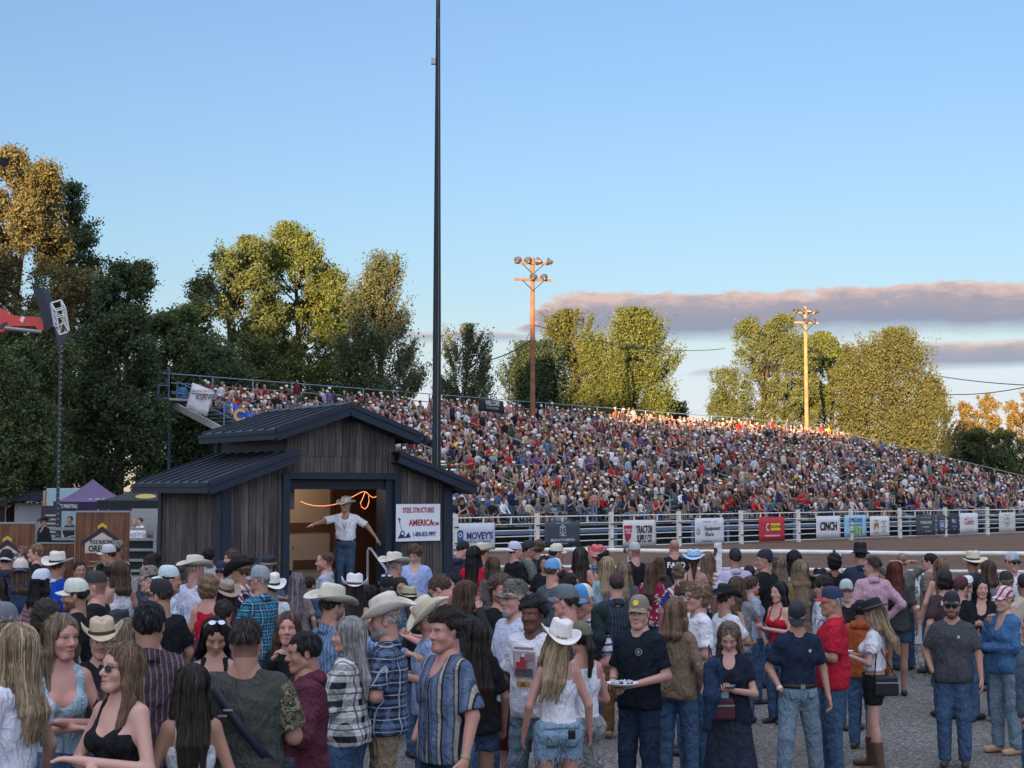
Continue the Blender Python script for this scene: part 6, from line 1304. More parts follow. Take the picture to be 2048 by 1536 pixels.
# ------------------------------------------------------------ the crowd in the yard
def pl(*c): return ('plain', c)
BLK, WH_, GRY, NVY_, RED_, CHA = pl(.014, .015, .018), pl(.60, .61, .66), pl(.17, .18, .20), pl(.02, .028, .055), pl(.38, .018, .035), pl(.055, .06, .07)
DEN, DENL, DEND, KHA = ('denim', (.045, .078, .13)), ('denim', (.14, .20, .25)), ('denim', (.022, .036, .065)), ('plain', (.20, .155, .105))
CREAM, STRAW, WHAT, BHAT = (.56, .52, .44), (.50, .40, .28), (.66, .64, .60), (.016, .017, .019)
def cow(c, band=(.03, .025, .02), curl=.075, br=.085, ch=.125, tilt=0): return ('cow', (c, band, curl, br, ch), tilt)
def cp(f, b=None, v=None, mk=None, back=False): return ('cap', (f, b or f, v or f, mk)) + (('back',) if back else ())
OLV, GC, NC, WC = (.10, .09, .07), (.10, .12, .13), (.02, .03, .07), (.6, .6, .6)
P = person
# front
P(28, 1240, 395, 62, 'blonde woman in a white ruffled sleeveless top, cut off by the left edge', 'F', 'fair', ('long', 'blond'), top=('blouse', pl(.56, .58, .66)), glass=('top', (.35, .42, .6)), head=10)
f2 = P(124, 1222, 352, 205, 'woman with dark blond waves in a pale blue halter vest, frowning to the right', 'F', 'pink', ('long', 'dirty'), top=('vest', ('denim', (.28, .38, .44))), head=25, pose='crossed')
P(205, 1222, 300, 195, 'man in a battered straw cowboy hat between the two women at the left front', 'M', 'tan', ('short', 'brown'), cow((.46, .37, .26), (.04, .03, .02), .09, .09, .115), ('tee', BLK), beard=('brown', .7, 'mustache'), Y=10.2)
sg = P(243, 1280, 398, 150, 'woman in big dark sunglasses and a black strap top with folded arms', 'F', 'fair', ('long', 'lbrown'), top=('tank', BLK), glass=('on',), pose='crossed', head=-12, nod=-8, smile=True, fat=1.12)
P(299, 1197, 345, 8, 'man seen from behind with thick black hair and a plum striped shirt', 'M', 'olive', ('short', 'black'), top=('shirt', ('thinv', (.055, .035, .045), (.17, .14, .155))), fat=1.05)
P(431, 1230, 292, 185, 'woman with long black hair looking down, glasses on her head, black strap top', 'F', 'tan', ('long', 'black'), top=('tank', BLK), glass=('top', (.5, .55, .65), (.6, .6, .62)), nod=24, head=12)
P(385, 1322, 392, 15, 'girl with long dark hair from behind, pale top and blue flowered trousers', 'F', 'olive', ('long', 'dark'), top=('tank', WH_), bot=('pants', ('blotch', (.16, .24, .36), (.40, .47, .55), (.3, .38, .5))), extra=('child',), cat='person')
cam_ = P(493, 1228, 375, 4, 'broad man from behind in an olive shirt with camouflage sleeves and a slung bag strap', 'M', 'tan', ('fade', 'dark'), top=('tee', ('plain', (.05, .055, .05))), pose='phone', fat=1.22, bot=('jeans', ('denim', (.3, .32, .34))))
P(577, 1219, 268, 168, 'dark haired woman in black resting a finger on her chin', 'F', 'pink', ('long', 'brown'), top=('long', BLK), pose='chin', nod=-6, head=14)
P(608, 1257, 335, 108, 'man in a maroon hoodie with folded arms, seen from the left side', 'M', 'tan', ('short', 'black'), top=('hoodie', pl(.085, .025, .04)), pose='crossed', fat=1.1, nod=6)
P(697, 1229, 288, 72, 'woman with long greying waves in a black and white plaid overshirt', 'F', 'pink', ('long', 'grey'), top=('jacket', ('plaid', (.50, .50, .50), (.02, .02, .025), (.04, .04, .045), (.13,))), pose='phone', head=14)
P(772, 1180, 282, 88, 'grey bearded man in a cream cowboy hat, blue plaid shirt and khaki trousers', 'M', 'pink', ('short', 'grey'), cow(CREAM, (.10, .08, .06), .085, .10, .13, -14), ('shirt', ('plaid', (.018, .03, .06), (.10, .15, .24), (.36, .36, .40))), ('pants', KHA), pose='phone', fat=1.18, beard=('grey', .95, 'full'), extra=('n',))
P(858, 1187, 240, 105, 'man bowing his head under a woven straw cowboy hat, pale blue shirt', 'M', 'tan', ('short', 'dark'), cow((.52, .47, .36), (.42, .38, .3), .07, .105, .13, -12), ('shirt', pl(.22, .30, .44)), pose='phone', nod=22)
st = P(892, 1214, 325, 128, 'dark haired man in a blue shirt with black and cream stripes, hand in his pocket', 'M', 'pink', ('tall', 'dark'), top=('shirt', ('vstripe', (.075, .105, .175), (.012, .015, .025), (.30, .275, .21), (.05, .07, .12), (.11, .15, .22))), bot=('jeans', DEND), pose='pocket1', fat=1.08, beard=('brown', .25, 'full'))
P(952, 1236, 262, 25, 'person with very long dark brown hair from behind in frayed blue denim shorts', 'F', 'tan', ('vlong', 'dark'), top=('tee', BLK), bot=('cutoffs', DEN), fat=1.18)
P(1030, 1158, 238, 122, 'man with a grey goatee, camouflage cap and white shirt with red stripes on its chest', 'M', 'pink', ('short', 'grey'), cp(('camo', (.10, .095, .085), (.05, .05, .048), (.16, .15, .13), (.08, .075, .06))), ('tee', pl(.42, .45, .55)), ('shorts', pl(.06, .015, .022)), beard=('grey', .9, 'goatee'), fat=1.15)
P(1003, 1148, 214, -150, 'man with wild curly brown hair and a black shirt behind the camouflage cap', 'M', 'pink', ('afro', 'brown'), top=('tee', BLK), pose='crossed', beard=('brown', .6, 'full'))
yb = P(1066, 1190, 252, 150, 'young man with short black curls, printed white t-shirt and a thin necklace', 'M', 'dark', ('afro', 'black'), top=('tee', pl(.58, .58, .62)), bot=('jeans', DENL), pose='pocket')
wb = P(1116, 1228, 272, 12, 'woman from behind, white cowboy hat, straight blond hair, white strap top, frayed shorts', 'F', 'pink', ('long', 'blond'), cow(WHAT, (.5, .48, .44), .06, .095, .13, 16), ('tank', pl(.62, .62, .66)), ('cutoffs', ('denim', (.19, .29, .38))), fat=1.08, extra=('lowback',), roll=14)
P(1163, 1243, 262, 28, 'woman in an olive cap standing right behind the white cowboy hat, grey patterned shorts', 'F', 'pink', ('pony', 'dark'), cp((.10, .11, .07)), ('tank', WH_), ('shorts', ('blotch', (.22, .22, .22), (.14, .14, .14), (.3, .3, .3))), fat=1.15, pose='crossed')
P(1132, 1169, 226, 62, 'man in a washed grey green cap looking away to the left, dark green shirt', 'M', 'pink', ('short', 'dark'), cp(GC), ('tee', pl(.06, .07, .055)))
P(1166, 1168, 218, 140, 'older man in blue and white cap and striped shirt, jacket over his shoulder', 'M', 'pink', ('short', 'grey'), cp((.06, .22, .45), (.55, .53, .45), (.06, .22, .45), (.5, .2, .1)), ('tee', ('hstripe', (.52, .54, .60), (.05, .06, .12))), pose='plate', glass=('on', (.05, .05, .05)), nod=10, fat=1.08)
pt = P(1278, 1190, 236, 145, 'young man in a grey brown cap with yellow patch and black shirt, holding a plate', 'M', 'fair', ('short', 'lbrown'), cp((.19, .17, .14), None, None, (.6, .5, .05)), ('tee', pl(.012, .016, .024)), DEND and ('jeans', DEND), pose='plate', head=14)
P(1352, 1193, 216, -28, 'woman from behind with straight brown hair, brown jumper and jeans', 'F', 'fair', ('mid', 'lbrown'), top=('long', pl(.16, .115, .08)), glass=('top', (.5, .5, .52), (.5, .5, .5)))
P(1393, 1160, 208, 108, 'man with fluffy light brown hair, glasses and a white t-shirt', 'M', 'pink', ('curly', 'lbrown'), top=('tee', WH_), glass=('on', (.35, .3, .28)), pose='chin')
ph = P(1458, 1240, 244, 168, 'blonde woman in a black dress reading her phone, sunglasses pushed up', 'F', 'fair', ('long', 'dirty'), top=('dress', pl(.014, .018, .03)), bot=('skirt', pl(.022, .028, .045)), pose='phone', nod=26, glass=('top',), fat=1.1)
dj = P(1594, 1200, 217, 188, 'man in a dark cap and navy t-shirt looking down, light blue jeans', 'M', 'tan', ('short', 'brown'), cp((.022, .025, .032), None, None), ('tee', pl(.016, .024, .045)), ('jeans', DENL), pose='pocket1', nod=34, head=-22, extra=('stride', 'belt', 'tucked'))
rp = P(1664, 1173, 206, 82, 'man in a red polo shirt and navy cap with a red edged peak', 'M', 'tan', ('short', 'grey'), cp(NC, None, (.35, .03, .03)), ('shirt', RED_), pose='phone', fat=1.12, shoes=(.05, .04, .03))
bw = P(1747, 1186, 199, 66, 'blond woman in a wide black hat, white puff sleeve blouse, black shorts and brown boots', 'F', 'fair', ('long', 'blond'), cow(BHAT, (.05, .05, .05), .012, .095, .10), ('blouse', pl(.60, .60, .64)), ('cutoffs', BLK), pose='phone', nod=14, shoes=(.075, .042, .026), extra=('boots', 'belt', 'stride'))
ct = P(1903, 1182, 196, 160, 'bearded man in a black cap, sunglasses and charcoal t-shirt with a small chest tag', 'M', 'tan', ('short', 'black'), cp((.022, .024, .030)), ('tee', CHA), glass=('on',), beard=('black', .85, 'full'), pose='pocket1', fat=1.06)
P(2008, 1172, 187, 112, 'person in a stars and stripes headscarf and blue denim jacket with torn jeans', 'F', 'fair', ('bun', 'blond'), ('cap', (('flag', (.5, .5, .55), (.35, .02, .05), (.02, .05, .25)),) * 3 + (None,)), ('jacket', ('denim', (.05, .12, .24))), ('jeans', DENL), pose='chin', head=0, shoes=(.35, .22, .14))
P(2066, 1225, 236, 75, 'person in a slate blue jumper cut off by the right edge', 'M', 'tan', ('short', 'brown'), top=('hoodie', pl(.07, .10, .13)), fat=1.1)
# middle
P(1557, 1161, 166, 128, 'woman with big black waves in a bright red strap top', 'F', 'fair', ('long', 'black'), top=('tank', RED_), pose='phone', smile=True)
P(1503, 1149, 152, -70, 'woman with smooth brown hair in a pale grey t-shirt, in profile to the right', 'F', 'fair', ('pony', 'brown'), top=('tee', pl(.24, .28, .34)), bot=('jeans', DEN))
P(1452, 1162, 182, -62, 'man in a black cowboy hat and white shirt facing right, hand at his mouth', 'M', 'tan', ('short', 'dark'), cow(BHAT, (.03, .03, .03), .07, .08, .125), ('tee', WH_), pose='chin', beard=('dark', .7, 'full'))
P(1474, 1150, 166, -30, 'woman with loose brown hair behind the black cowboy hat', 'F', 'tan', ('long', 'brown'), top=('tee', GRY), pose='phonear')
P(1528, 1099, 140, 48, 'large man in a backwards navy cap and black t-shirt, smiling to the left', 'M', 'tan', ('short', 'black'), cp((.015, .02, .03), None, None, None, True), ('tee', BLK), head=40, smile=True, fat=1.3)
P(1558, 1109, 137, 6, 'woman from behind with ash blond waves in a cream top by the rail', 'F', 'fair', ('long', 'dirty'), top=('tee', pl(.4, .34, .26)))
P(1588, 1098, 135, -10, 'woman with black hair and bare shoulders leaning on the rail', 'F', 'pink', ('mid', 'black'), top=('tank', BLK), pose='rail')
P(1600, 1117, 152, 4, 'woman from behind with very long straight blond hair and a brown fur vest', 'F', 'fair', ('vlong', 'dirty'), top=('hoodie', pl(.16, .11, .06)))
P(1668, 1105, 131, 2, 'person with a round mass of black hair by the rail', 'F', 'brown', ('curly', 'black'), top=('tee', BLK), pose='rail')
P(1720, 1082, 141, -4, 'tall person in a floppy black bucket hat and navy shirt at the rail', 'M', 'tan', ('short', 'black'), cow((.014, .015, .018), (.02, .02, .02), -.03, .035, .13), ('shirt', pl(.025, .035, .06)), fat=1.15, pose='rail')
P(1744, 1110, 147, 4, 'man from behind in a pale pink dress shirt, head turned to the left', 'M', 'fair', ('fade', 'dark'), top=('shirt', ('thinv', (.42, .27, .33), (.36, .22, .28))), head=55, extra=('longsleeve',), fat=1.06, pose='hip')
P(1789, 1121, 146, -12, 'woman with dark red curls, dark grey t-shirt and denim shorts', 'F', 'tan', ('long', 'red'), top=('tee', pl(.04, .045, .05)), bot=('cutoffs', DEN), fat=1.15)
P(1803, 1104, 128, 0, 'man in a grey t-shirt holding both hands behind his head', 'M', 'tan', ('buzz', 'brown'), top=('tee', pl(.13, .135, .12)), pose='behind')
P(1858, 1104, 130, 58, 'man with black hair and glasses looking left over the rail', 'M', 'fair', ('short', 'black'), top=('tee', pl(.15, .12, .1)), glass=('on',), head=10)
P(1882, 1114, 139, -6, 'woman from behind with long light brown hair and a beige strap top', 'F', 'fair', ('vlong', 'lbrown'), top=('tank', pl(.42, .36, .28)))
hb = P(1890, 1138, 162, 14, 'man from behind, brown shirt with white printed back, dark cap over curls', 'M', 'fair', ('curly', 'black'), cp((.02, .022, .022)), ('tee', pl(.055, .035, .038)), head=-25)
P(1922, 1153, 163, -55, 'person in a maroon cap looking to the right behind the black cap', 'M', 'fair', ('short', 'dark'), cp((.07, .02, .025)), ('tee', BLK))
P(1934, 1151, 140, -80, 'person in a white cap almost hidden behind the maroon cap', 'M', 'fair', ('short', 'brown'), cp(WC), ('tee', GRY))
P(1945, 1097, 137, 0, 'broad man from behind in a wide pale straw hat and slate blue shirt', 'M', 'tan', ('short', 'brown'), cow((.56, .50, .38), (.03, .03, .03), .03, .115, .12, 8), ('shirt', ('plaid', (.085, .085, .15), (.06, .06, .11), (.12, .12, .2), (.05,))), fat=1.3, extra=('longsleeve',))
P(1962, 1153, 164, 158, 'woman with long black hair in a black zip top facing the camera', 'F', 'fair', ('long', 'black'), top=('jacket', BLK), head=20, pose='phone')
P(2024, 1103, 137, -165, 'man in sunglasses with mirrored goggles on his cap, white jersey', 'M', 'fair', ('short', 'brown'), cp((.4, .42, .45), None, (.03, .03, .03), (.1, .4, .6)), ('tee', pl(.5, .53, .6)), glass=('on',))
P(2012, 1142, 161, 6, 'person from behind in a black cap and beige t-shirt behind the headscarf', 'M', 'fair', ('short', 'dirty'), cp((.02, .022, .02)), ('tee', pl(.40, .34, .28)), fat=1.2)
lt = P(2048, 1148, 160, 4, 'person from behind in a black t-shirt with white letters at the right edge', 'M', 'tan', ('short', 'black'), cp((.02, .02, .02)), ('tee', BLK), fat=1.1)
P(1692, 1158, 172, 192, 'young person in a cap with green mirrored goggles and a black t-shirt', 'F', 'fair', ('short', 'brown'), cp((.42, .44, .42), (.04, .05, .04), (.03, .03, .03), (.2, .45, .3)), ('tee', BLK), head=-20, Y=17.6)
P(1640, 1130, 152, 12, 'man in a black cowboy hat with a silver band, mauve shirt', 'M', 'pink', ('short', 'black'), cow(BHAT, (.3, .3, .3), .04, .09, .11), ('tee', pl(.16, .11, .15)), head=-30)
P(1646, 1149, 165, 62, 'man with tousled dark hair in a grey and white striped sweatshirt', 'M', 'pink', ('messy', 'dark'), top=('long', ('vstripe', (.4, .43, .48), (.12, .14, .17), (.45, .48, .52))), nod=12)
P(1722, 1196, 184, -25, 'person in a rust orange sweatshirt between the red polo shirt and the white blouse', 'M', 'brown', ('short', 'black'), top=('hoodie', pl(.30, .07, .025)))
P(1975, 1118, 150, 30, 'person with brown hair right behind the wide straw hat', 'F', 'fair', ('mid', 'brown'), top=('tee', GRY), Y=21.5)
# rail row, left part
P(1470, 1096, 136, 0, 'man from behind in a black cap and pale lavender shirt', 'M', 'tan', ('short', 'black'), cp((.02, .022, .03)), ('shirt', pl(.42, .40, .54)), fat=1.06)
fo = P(1348, 1078, 137, 6, 'shaven headed man from behind in a black t-shirt with white letters across the shoulders', 'M', 'pink', ('buzz', 'lbrown'), top=('tee', pl(.013, .016, .022)), fat=1.12)
P(1387, 1091, 134, -5, 'woman from behind in a pale blue cowboy hat, dark braid, black strap top', 'F', 'pink', ('braids', 'brown'), cow((.36, .52, .68), (.10, .16, .25), .035, .085, .10, 10), ('tank', BLK), fat=1.05, extra=('lowback',))
P(1416, 1101, 128, -20, 'woman with long brown hair next to the pale blue cowboy hat', 'F', 'tan', ('long', 'lbrown'), top=('tee', ('hstripe', (.5, .5, .5), (.3, .05, .06))), pose='rail')
P(1357, 1128, 148, -15, 'girl with messy buns and a red and white scarf in front of the shaven head', 'F', 'pink', ('bun', 'dirty'), top=('tee', ('flag', (.5, .5, .52), (.35, .03, .06), (.03, .05, .2))))
P(1367, 1163, 188, 65, 'person with dark hair and white sunglasses on top, hand raised to the face', 'F', 'tan', ('messy', 'brown'), top=('tee', ('blotch', (.2, .17, .16), (.4, .36, .34))), glass=('top', (.6, .6, .6), (.6, .6, .6)), pose='chin')
P(1268, 1084, 141, 34, 'man in a grey mesh cap and black t-shirt leaning over the rail', 'M', 'fair', ('buzz', 'brown'), cp((.2, .22, .22), (.35, .37, .38), (.15, .17, .17)), ('tee', BLK))
P(1303, 1124, 138, -25, 'child with brown hair in a red and white patterned jacket', 'F', 'tan', ('long', 'brown'), top=('jacket', ('blotch', (.20, .02, .04), (.45, .45, .45), (.20, .02, .04))))
P(1213, 1111, 147, 8, 'woman with blond waves and a white ribbon, pale denim shirt, from behind', 'F', 'fair', ('long', 'blond'), top=('shirt', ('denim', (.24, .33, .38))))
P(1248, 1121, 150, -12, 'woman with dark blond hair and a white ribbon, muted purple top, from behind', 'F', 'fair', ('long', 'dirty'), top=('tee', pl(.08, .075, .11)))
P(1233, 1146, 176, 6, 'man from behind in a maroon cap and dark pinstriped shirt', 'M', 'fair', ('short', 'dark'), cp((.05, .022, .03)), ('shirt', ('thinv', (.02, .03, .04), (.06, .075, .09))), fat=1.1, bot=('pants', pl(.14, .07, .03)), shoes=(.2, .12, .06))
P(1194, 1084, 126, -8, 'person in a red and white cowboy hat and blue plaid shirt at the rail', 'M', 'fair', ('short', 'brown'), cow((.5, .12, .12), (.45, .45, .5), .08, .085, .11, 20), ('shirt', ('plaid', (.03, .05, .10), (.25, .3, .4), (.4, .4, .4))))
P(1205, 1103, 138, 20, 'dark haired woman with a pale straw hat hanging on her back', 'F', 'tan', ('bun', 'black'), top=('tank', BLK), Y=22.5)
P(1160, 1092, 133, -4, 'woman from behind with very long dark brown hair and a dark red strap top', 'F', 'pink', ('vlong', 'dark'), top=('tank', pl(.24, .02, .035)))
P(1113, 1087, 126, -64, 'young man in a cream cap with a dark mark, looking right', 'M', 'tan', ('short', 'black'), cp((.5, .48, .38), None, None, (.02, .05, .03)), ('tee', BLK))
P(1107, 1117, 190, -48, 'man in a blue white and red trucker cap and slate grey t-shirt', 'M', 'pink', ('short', 'brown'), cp((.5, .52, .62), (.10, .28, .48), (.4, .03, .05), None), ('tee', pl(.07, .085, .10)), fat=1.05)
P(1140, 1143, 172, -72, 'woman with dark curls tied up, in profile to the right beside the trucker cap', 'F', 'tan', ('bun', 'dark'), top=('tee', pl(.1, .1, .12)))
P(1057, 1081, 136, -78, 'tall man in a black cap and sunglasses, pale shirt over a dark tee, facing right', 'M', 'tan', ('short', 'black'), cp((.018, .025, .022)), ('shirt', pl(.12, .14, .13)), glass=('on',), pose='phone')
P(1031, 1083, 141, -62, 'laughing man with a moustache, white mesh cap backwards and black t-shirt', 'M', 'pink', ('short', 'black'), cp((.45, .46, .58), None, None, None, True), ('tee', BLK), pose='plate', beard=('dark', .9, 'mustache'), smile=True, fat=1.28)
P(1078, 1078, 118, -20, 'person with loose brown hair blowing, behind the tall black cap', 'F', 'tan', ('messy', 'brown'), top=('tee', pl(.03, .03, .05)), Y=26)
P(1090, 1108, 138, 170, 'woman with white sunglasses on her dark hair looking at the camera', 'F', 'tan', ('long', 'dark'), top=('tee', BLK), glass=('top', (.5, .5, .5), (.6, .6, .6)), Y=23.3)
P(948, 1090, 150, -18, 'woman from behind with a mane of black hair in a bright red t-shirt', 'F', 'tan', ('vlong', 'black'), top=('tee', RED_), bot=('jeans', DEND), fat=1.12, pose='phone')
P(966, 1079, 124, -42, 'man in a crumpled cream cowboy hat and teal grey t-shirt', 'M', 'tan', ('short', 'brown'), cow((.50, .45, .34), (.2, .18, .14), .06, .09, .10, 10), ('tee', pl(.10, .16, .165)))
P(925, 1081, 131, -50, 'person in a black cap and dark plum jacket beside the shed corner', 'M', 'pink', ('short', 'black'), cp((.015, .016, .02)), ('hoodie', pl(.035, .032, .06)), nod=15)
P(935, 1158, 205, -68, 'woman with streaked brown hair talking on the phone, facing right', 'F', 'pink', ('mid', 'brown'), top=('long', pl(.03, .035, .04)), pose='phonear')
lp = P(880, 1146, 212, 75, 'man bowing forward in a white shirt with navy leaf print and sunglasses', 'M', 'pink', ('short', 'brown'), top=('shirt', ('spots', (.52, .55, .62), (.04, .06, .14), (17,))), glass=('on',), nod=35, pose='phone')
P(906, 1144, 172, 150, 'dark haired woman peering out behind the leaf print shirt', 'F', 'pink', ('mid', 'black'), top=('tee', pl(.3, .3, .34)))
P(830, 1088, 170, 178, 'young man with tousled brown hair, open pale blue shirt, looking down by the shed wall', 'M', 'fair', ('messy', 'brown'), top=('shirt', pl(.28, .36, .58)), nod=22, head=-15)
P(789, 1098, 166, -32, 'man from behind in off-white straw cowboy hat and grey shirt beside the handrail', 'M', 'pink', ('short', 'grey'), cow((.56, .53, .45), (.5, .47, .4), .06, .10, .11), ('tee', pl(.20, .25, .28)))
P(818, 1164, 172, 10, 'person in a pale woven cowboy hat with a dark crown band, half hidden by hats', 'M', 'tan', ('mid', 'brown'), cow((.40, .36, .25), (.02, .03, .025), .04, .07, .11, 4), ('tee', pl(.14, .12, .1)))
P(843, 1186, 190, 20, 'person in a black hat with a purple band between the straw hats', 'F', 'tan', ('mid', 'dark'), cow((.03, .02, .035), (.05, .03, .06), .05, .07, .09, 10), ('tee', BLK))
P(774, 1148, 178, 182, 'woman in a black cap with sunglasses on its peak', 'F', 'fair', ('mid', 'dark'), cp((.015, .017, .02)), ('long', ('denim', (.06, .12, .18))), nod=18, glass=('top', (.2, .3, .4)))
P(800, 1152, 170, 200, 'person with dark hair pressed close behind the black cap', 'F', 'tan', ('long', 'dark'), top=('tee', BLK))
P(709, 1141, 182, 4, 'woman from behind in a white curled cowboy hat with a dark bow band, dark hair', 'F', 'fair', ('long', 'dark'), cow((.64, .63, .64), (.06, .03, .035), .085, .08, .12), ('tank', BLK))
P(740, 1168, 176, -60, 'dark haired woman just right of the white curled cowboy hat', 'F', 'tan', ('long', 'dark'), top=('tee', pl(.05, .06, .06)))
P(664, 1161, 240, -48, 'man in a ridged straw cowboy hat stretching his arm out, blue striped shirt', 'M', 'tan', ('short', 'dark'), cow((.54, .51, .42), (.3, .27, .2), .06, .11, .125, -4), ('shirt', ('thinv', (.10, .16, .27), (.26, .34, .44))), pose='reach', extra=('longsleeve',), beard=('dark', .6, 'full'))
P(650, 1100, 152, 92, 'man with thinning dark hair in a worn denim vest, in profile before the shed doorway', 'M', 'pink', ('fade', 'brown'), top=('shirt', pl(.30, .34, .42)), beard=('brown', .6, 'full'))
P(594, 1143, 152, 4, 'woman from behind with long greyish purple hair', 'F', 'fair', ('vlong', 'purple'), top=('tee', pl(.2, .16, .14)))
P(543, 1140, 172, 24, 'man from behind, white cowboy hat with thin black band, white shirt', 'M', 'tan', ('short', 'dark'), cow((.64, .64, .60), (.015, .015, .015), .05, .09, .125, 14), ('tee', WH_))
P(520, 1131, 202, 58, 'man in a grey cap and teal plaid shirt with folded arms', 'M', 'tan', ('short', 'grey'), cp((.22, .26, .28)), ('shirt', ('plaid', (.01, .04, .08), (.03, .17, .27), (.3, .42, .48), (.07,))), pose='crossed', fat=1.08)
P(537, 1104, 152, 172, 'person in a navy cowboy hat trimmed with flowers, facing the camera', 'F', 'pink', ('long', 'lbrown'), cow((.018, .022, .04), (.28, .16, .05), .03, .085, .10), ('tee', pl(.06, .1, .16)))
us = P(483, 1108, 192, 44, 'man in a big black cowboy hat and white shirt with red and navy stripes', 'M', 'tan', ('short', 'brown'), cow(BHAT, (.02, .02, .02), .09, .105, .13, -18), ('shirt', ('flag', (.52, .48, .47), (.28, .04, .05), (.015, .02, .05))), head=20, pose='reach', fat=1.1)
P(391, 1104, 162, -26, 'man from behind in a cream cowboy hat and white t-shirt near the shed wall', 'M', 'pink', ('short', 'grey'), cow(CREAM, (.45, .42, .36), .06, .10, .11), ('tee', pl(.52, .53, .64)), head=-15, fat=1.1)
P(418, 1147, 186, -8, 'woman from behind with curly light brown hair, bare shoulders and a red dress', 'F', 'pink', ('curly', 'lbrown'), top=('tank', pl(.40, .012, .03)), bot=('skirt', pl(.40, .012, .03)), pose='phone')
P(452, 1150, 190, 30, 'woman with dark reddish hair under a taupe cowboy hat tipped back', 'F', 'tan', ('long', 'red'), cow((.28, .23, .18), (.03, .02, .02), .03, .09, .10, 24), ('tee', pl(.05, .09, .17)), Y=17.0)
P(443, 1122, 152, 175, 'man in a navy cap and dark sunglasses looking over the shoulders', 'M', 'pink', ('short', 'brown'), cp((.02, .025, .05)), ('tee', pl(.2, .25, .3)), glass=('on',), Y=21.5)
P(463, 1098, 140, 120, 'bearded person half hidden behind the big black cowboy hat', 'M', 'pink', ('messy', 'brown'), top=('tee', GRY), beard=('dark', .9, 'full'), Y=23.5)
P(300, 1131, 172, 92, 'man in a faded camouflage cap hunching forward', 'M', 'fair', ('short', 'dark'), cp(('camo', (.20, .17, .15), (.08, .07, .06), (.3, .27, .24), (.12, .1, .08))), ('tee', pl(.05, .05, .07)), nod=8)
P(340, 1131, 184, -66, 'man with a black moustache, pale cap worn backwards and light patterned shirt', 'M', 'tan', ('short', 'black'), cp((.44, .52, .54), None, None, None, True), ('shirt', ('blotch', (.38, .45, .50), (.2, .3, .36), (.45, .5, .52))), beard=('black', .95, 'mustache'), pose='crossed')
P(322, 1158, 214, 48, 'heavy man in a black cap and black t-shirt turned away', 'M', 'tan', ('short', 'dark'), cp((.016, .017, .02)), ('tee', BLK), head=20, fat=1.25)
P(301, 1106, 152, 60, 'woman with dark hair and a patterned bandana near the shed wall', 'F', 'pink', ('bun', 'dark'), top=('tee', pl(.04, .05, .06)))
P(355, 1122, 140, 5, 'person with dark brown hair between the pale cap and the cream hat', 'F', 'tan', ('mid', 'brown'), top=('tee', pl(.12, .10, .08)), Y=23)
P(417, 1094, 128, 10, 'person with black hair right against the navy corner of the shed', 'M', 'tan', ('messy', 'black'), top=('tee', pl(.3, .33, .36)), Y=24.6)
# left part
P(116, 1098, 162, -14, 'man from behind, white cowboy hat with black cord, royal blue shirt', 'M', 'tan', ('short', 'brown'), cow((.60, .58, .53), (.02, .02, .02), .05, .10, .12, 10), ('tee', pl(.012, .06, .36)))
P(42, 1117, 196, 14, 'person in a white and navy cap worn backwards with long brown hair', 'M', 'tan', ('mid', 'brown'), cp((.55, .48, .45), None, (.03, .05, .12), None, True), ('hoodie', pl(.025, .04, .075)), fat=1.1)
P(84, 1138, 176, -38, 'person in a blue and white mesh cap and pinkish plaid shirt', 'M', 'tan', ('mid', 'black'), cp((.35, .45, .62), (.5, .52, .6), None), ('shirt', ('plaid', (.25, .10, .13), (.10, .05, .07), (.4, .3, .32), (.05,))))
P(152, 1157, 214, 96, 'bearded man in an off-white cap and black t-shirt, in profile to the left', 'M', 'tan', ('short', 'black'), cp((.50, .53, .46)), ('tee', BLK), beard=('black', .8, 'full'))
P(192, 1142, 192, 84, 'fair man in a charcoal cap and black t-shirt, in profile to the left', 'M', 'pink', ('buzz', 'brown'), cp((.035, .033, .035)), ('tee', BLK), fat=1.15)
P(217, 1089, 146, 80, 'man in a white mesh cap and white shirt in front of the tall brown banner', 'M', 'tan', ('short', 'dark'), cp((.4, .41, .42)), ('tee', pl(.42, .46, .54)))
P(237, 1081, 130, -30, 'man in a camouflage cap behind the white mesh cap', 'M', 'brown', ('short', 'dark'), cp(('camo', (.16, .14, .12), (.06, .06, .05), (.24, .22, .18), (.1, .09, .07))), ('tee', pl(.4, .44, .5)), Y=24.8)
P(240, 1117, 166, 38, 'woman with auburn hair and a white strap top in front of the brown banner', 'F', 'tan', ('mid', 'brown'), top=('tank', WH_), bot=('jeans', DEND))
P(205, 1120, 158, 100, 'person with light brown hair close beside the white strap top', 'F', 'pink', ('mid', 'lbrown'), top=('tee', pl(.3, .3, .32)))
P(218, 1130, 164, -76, 'woman in navy with black hair covering her mouth with a hand', 'F', 'tan', ('bun', 'black'), top=('tee', NVY_), pose='chin', Y=18.8)
P(72, 1086, 148, 105, 'man holding both hands up to his face to look into the distance', 'M', 'pink', ('short', 'lbrown'), top=('tee', BLK), pose='shade')
P(14, 1098, 162, 4, 'person from behind in a black cap with a white edge at the left edge', 'M', 'tan', ('short', 'dark'), cp((.018, .018, .022), None, (.4, .4, .42), None, True), ('hoodie', pl(.03, .035, .05)))
P(-6, 1150, 190, 20, 'person with dark hair in a black and white top, cut by the left edge', 'F', 'tan', ('long', 'dark'), top=('jacket', ('blotch', BLK[1], (.5, .5, .55), BLK[1])))
P(92, 1197, 270, 28, 'man with greying dark curls standing behind the pale blue vest', 'M', 'fair', ('curly', 'dark'), top=('tee', pl(.25, .3, .33)), Y=10.6)
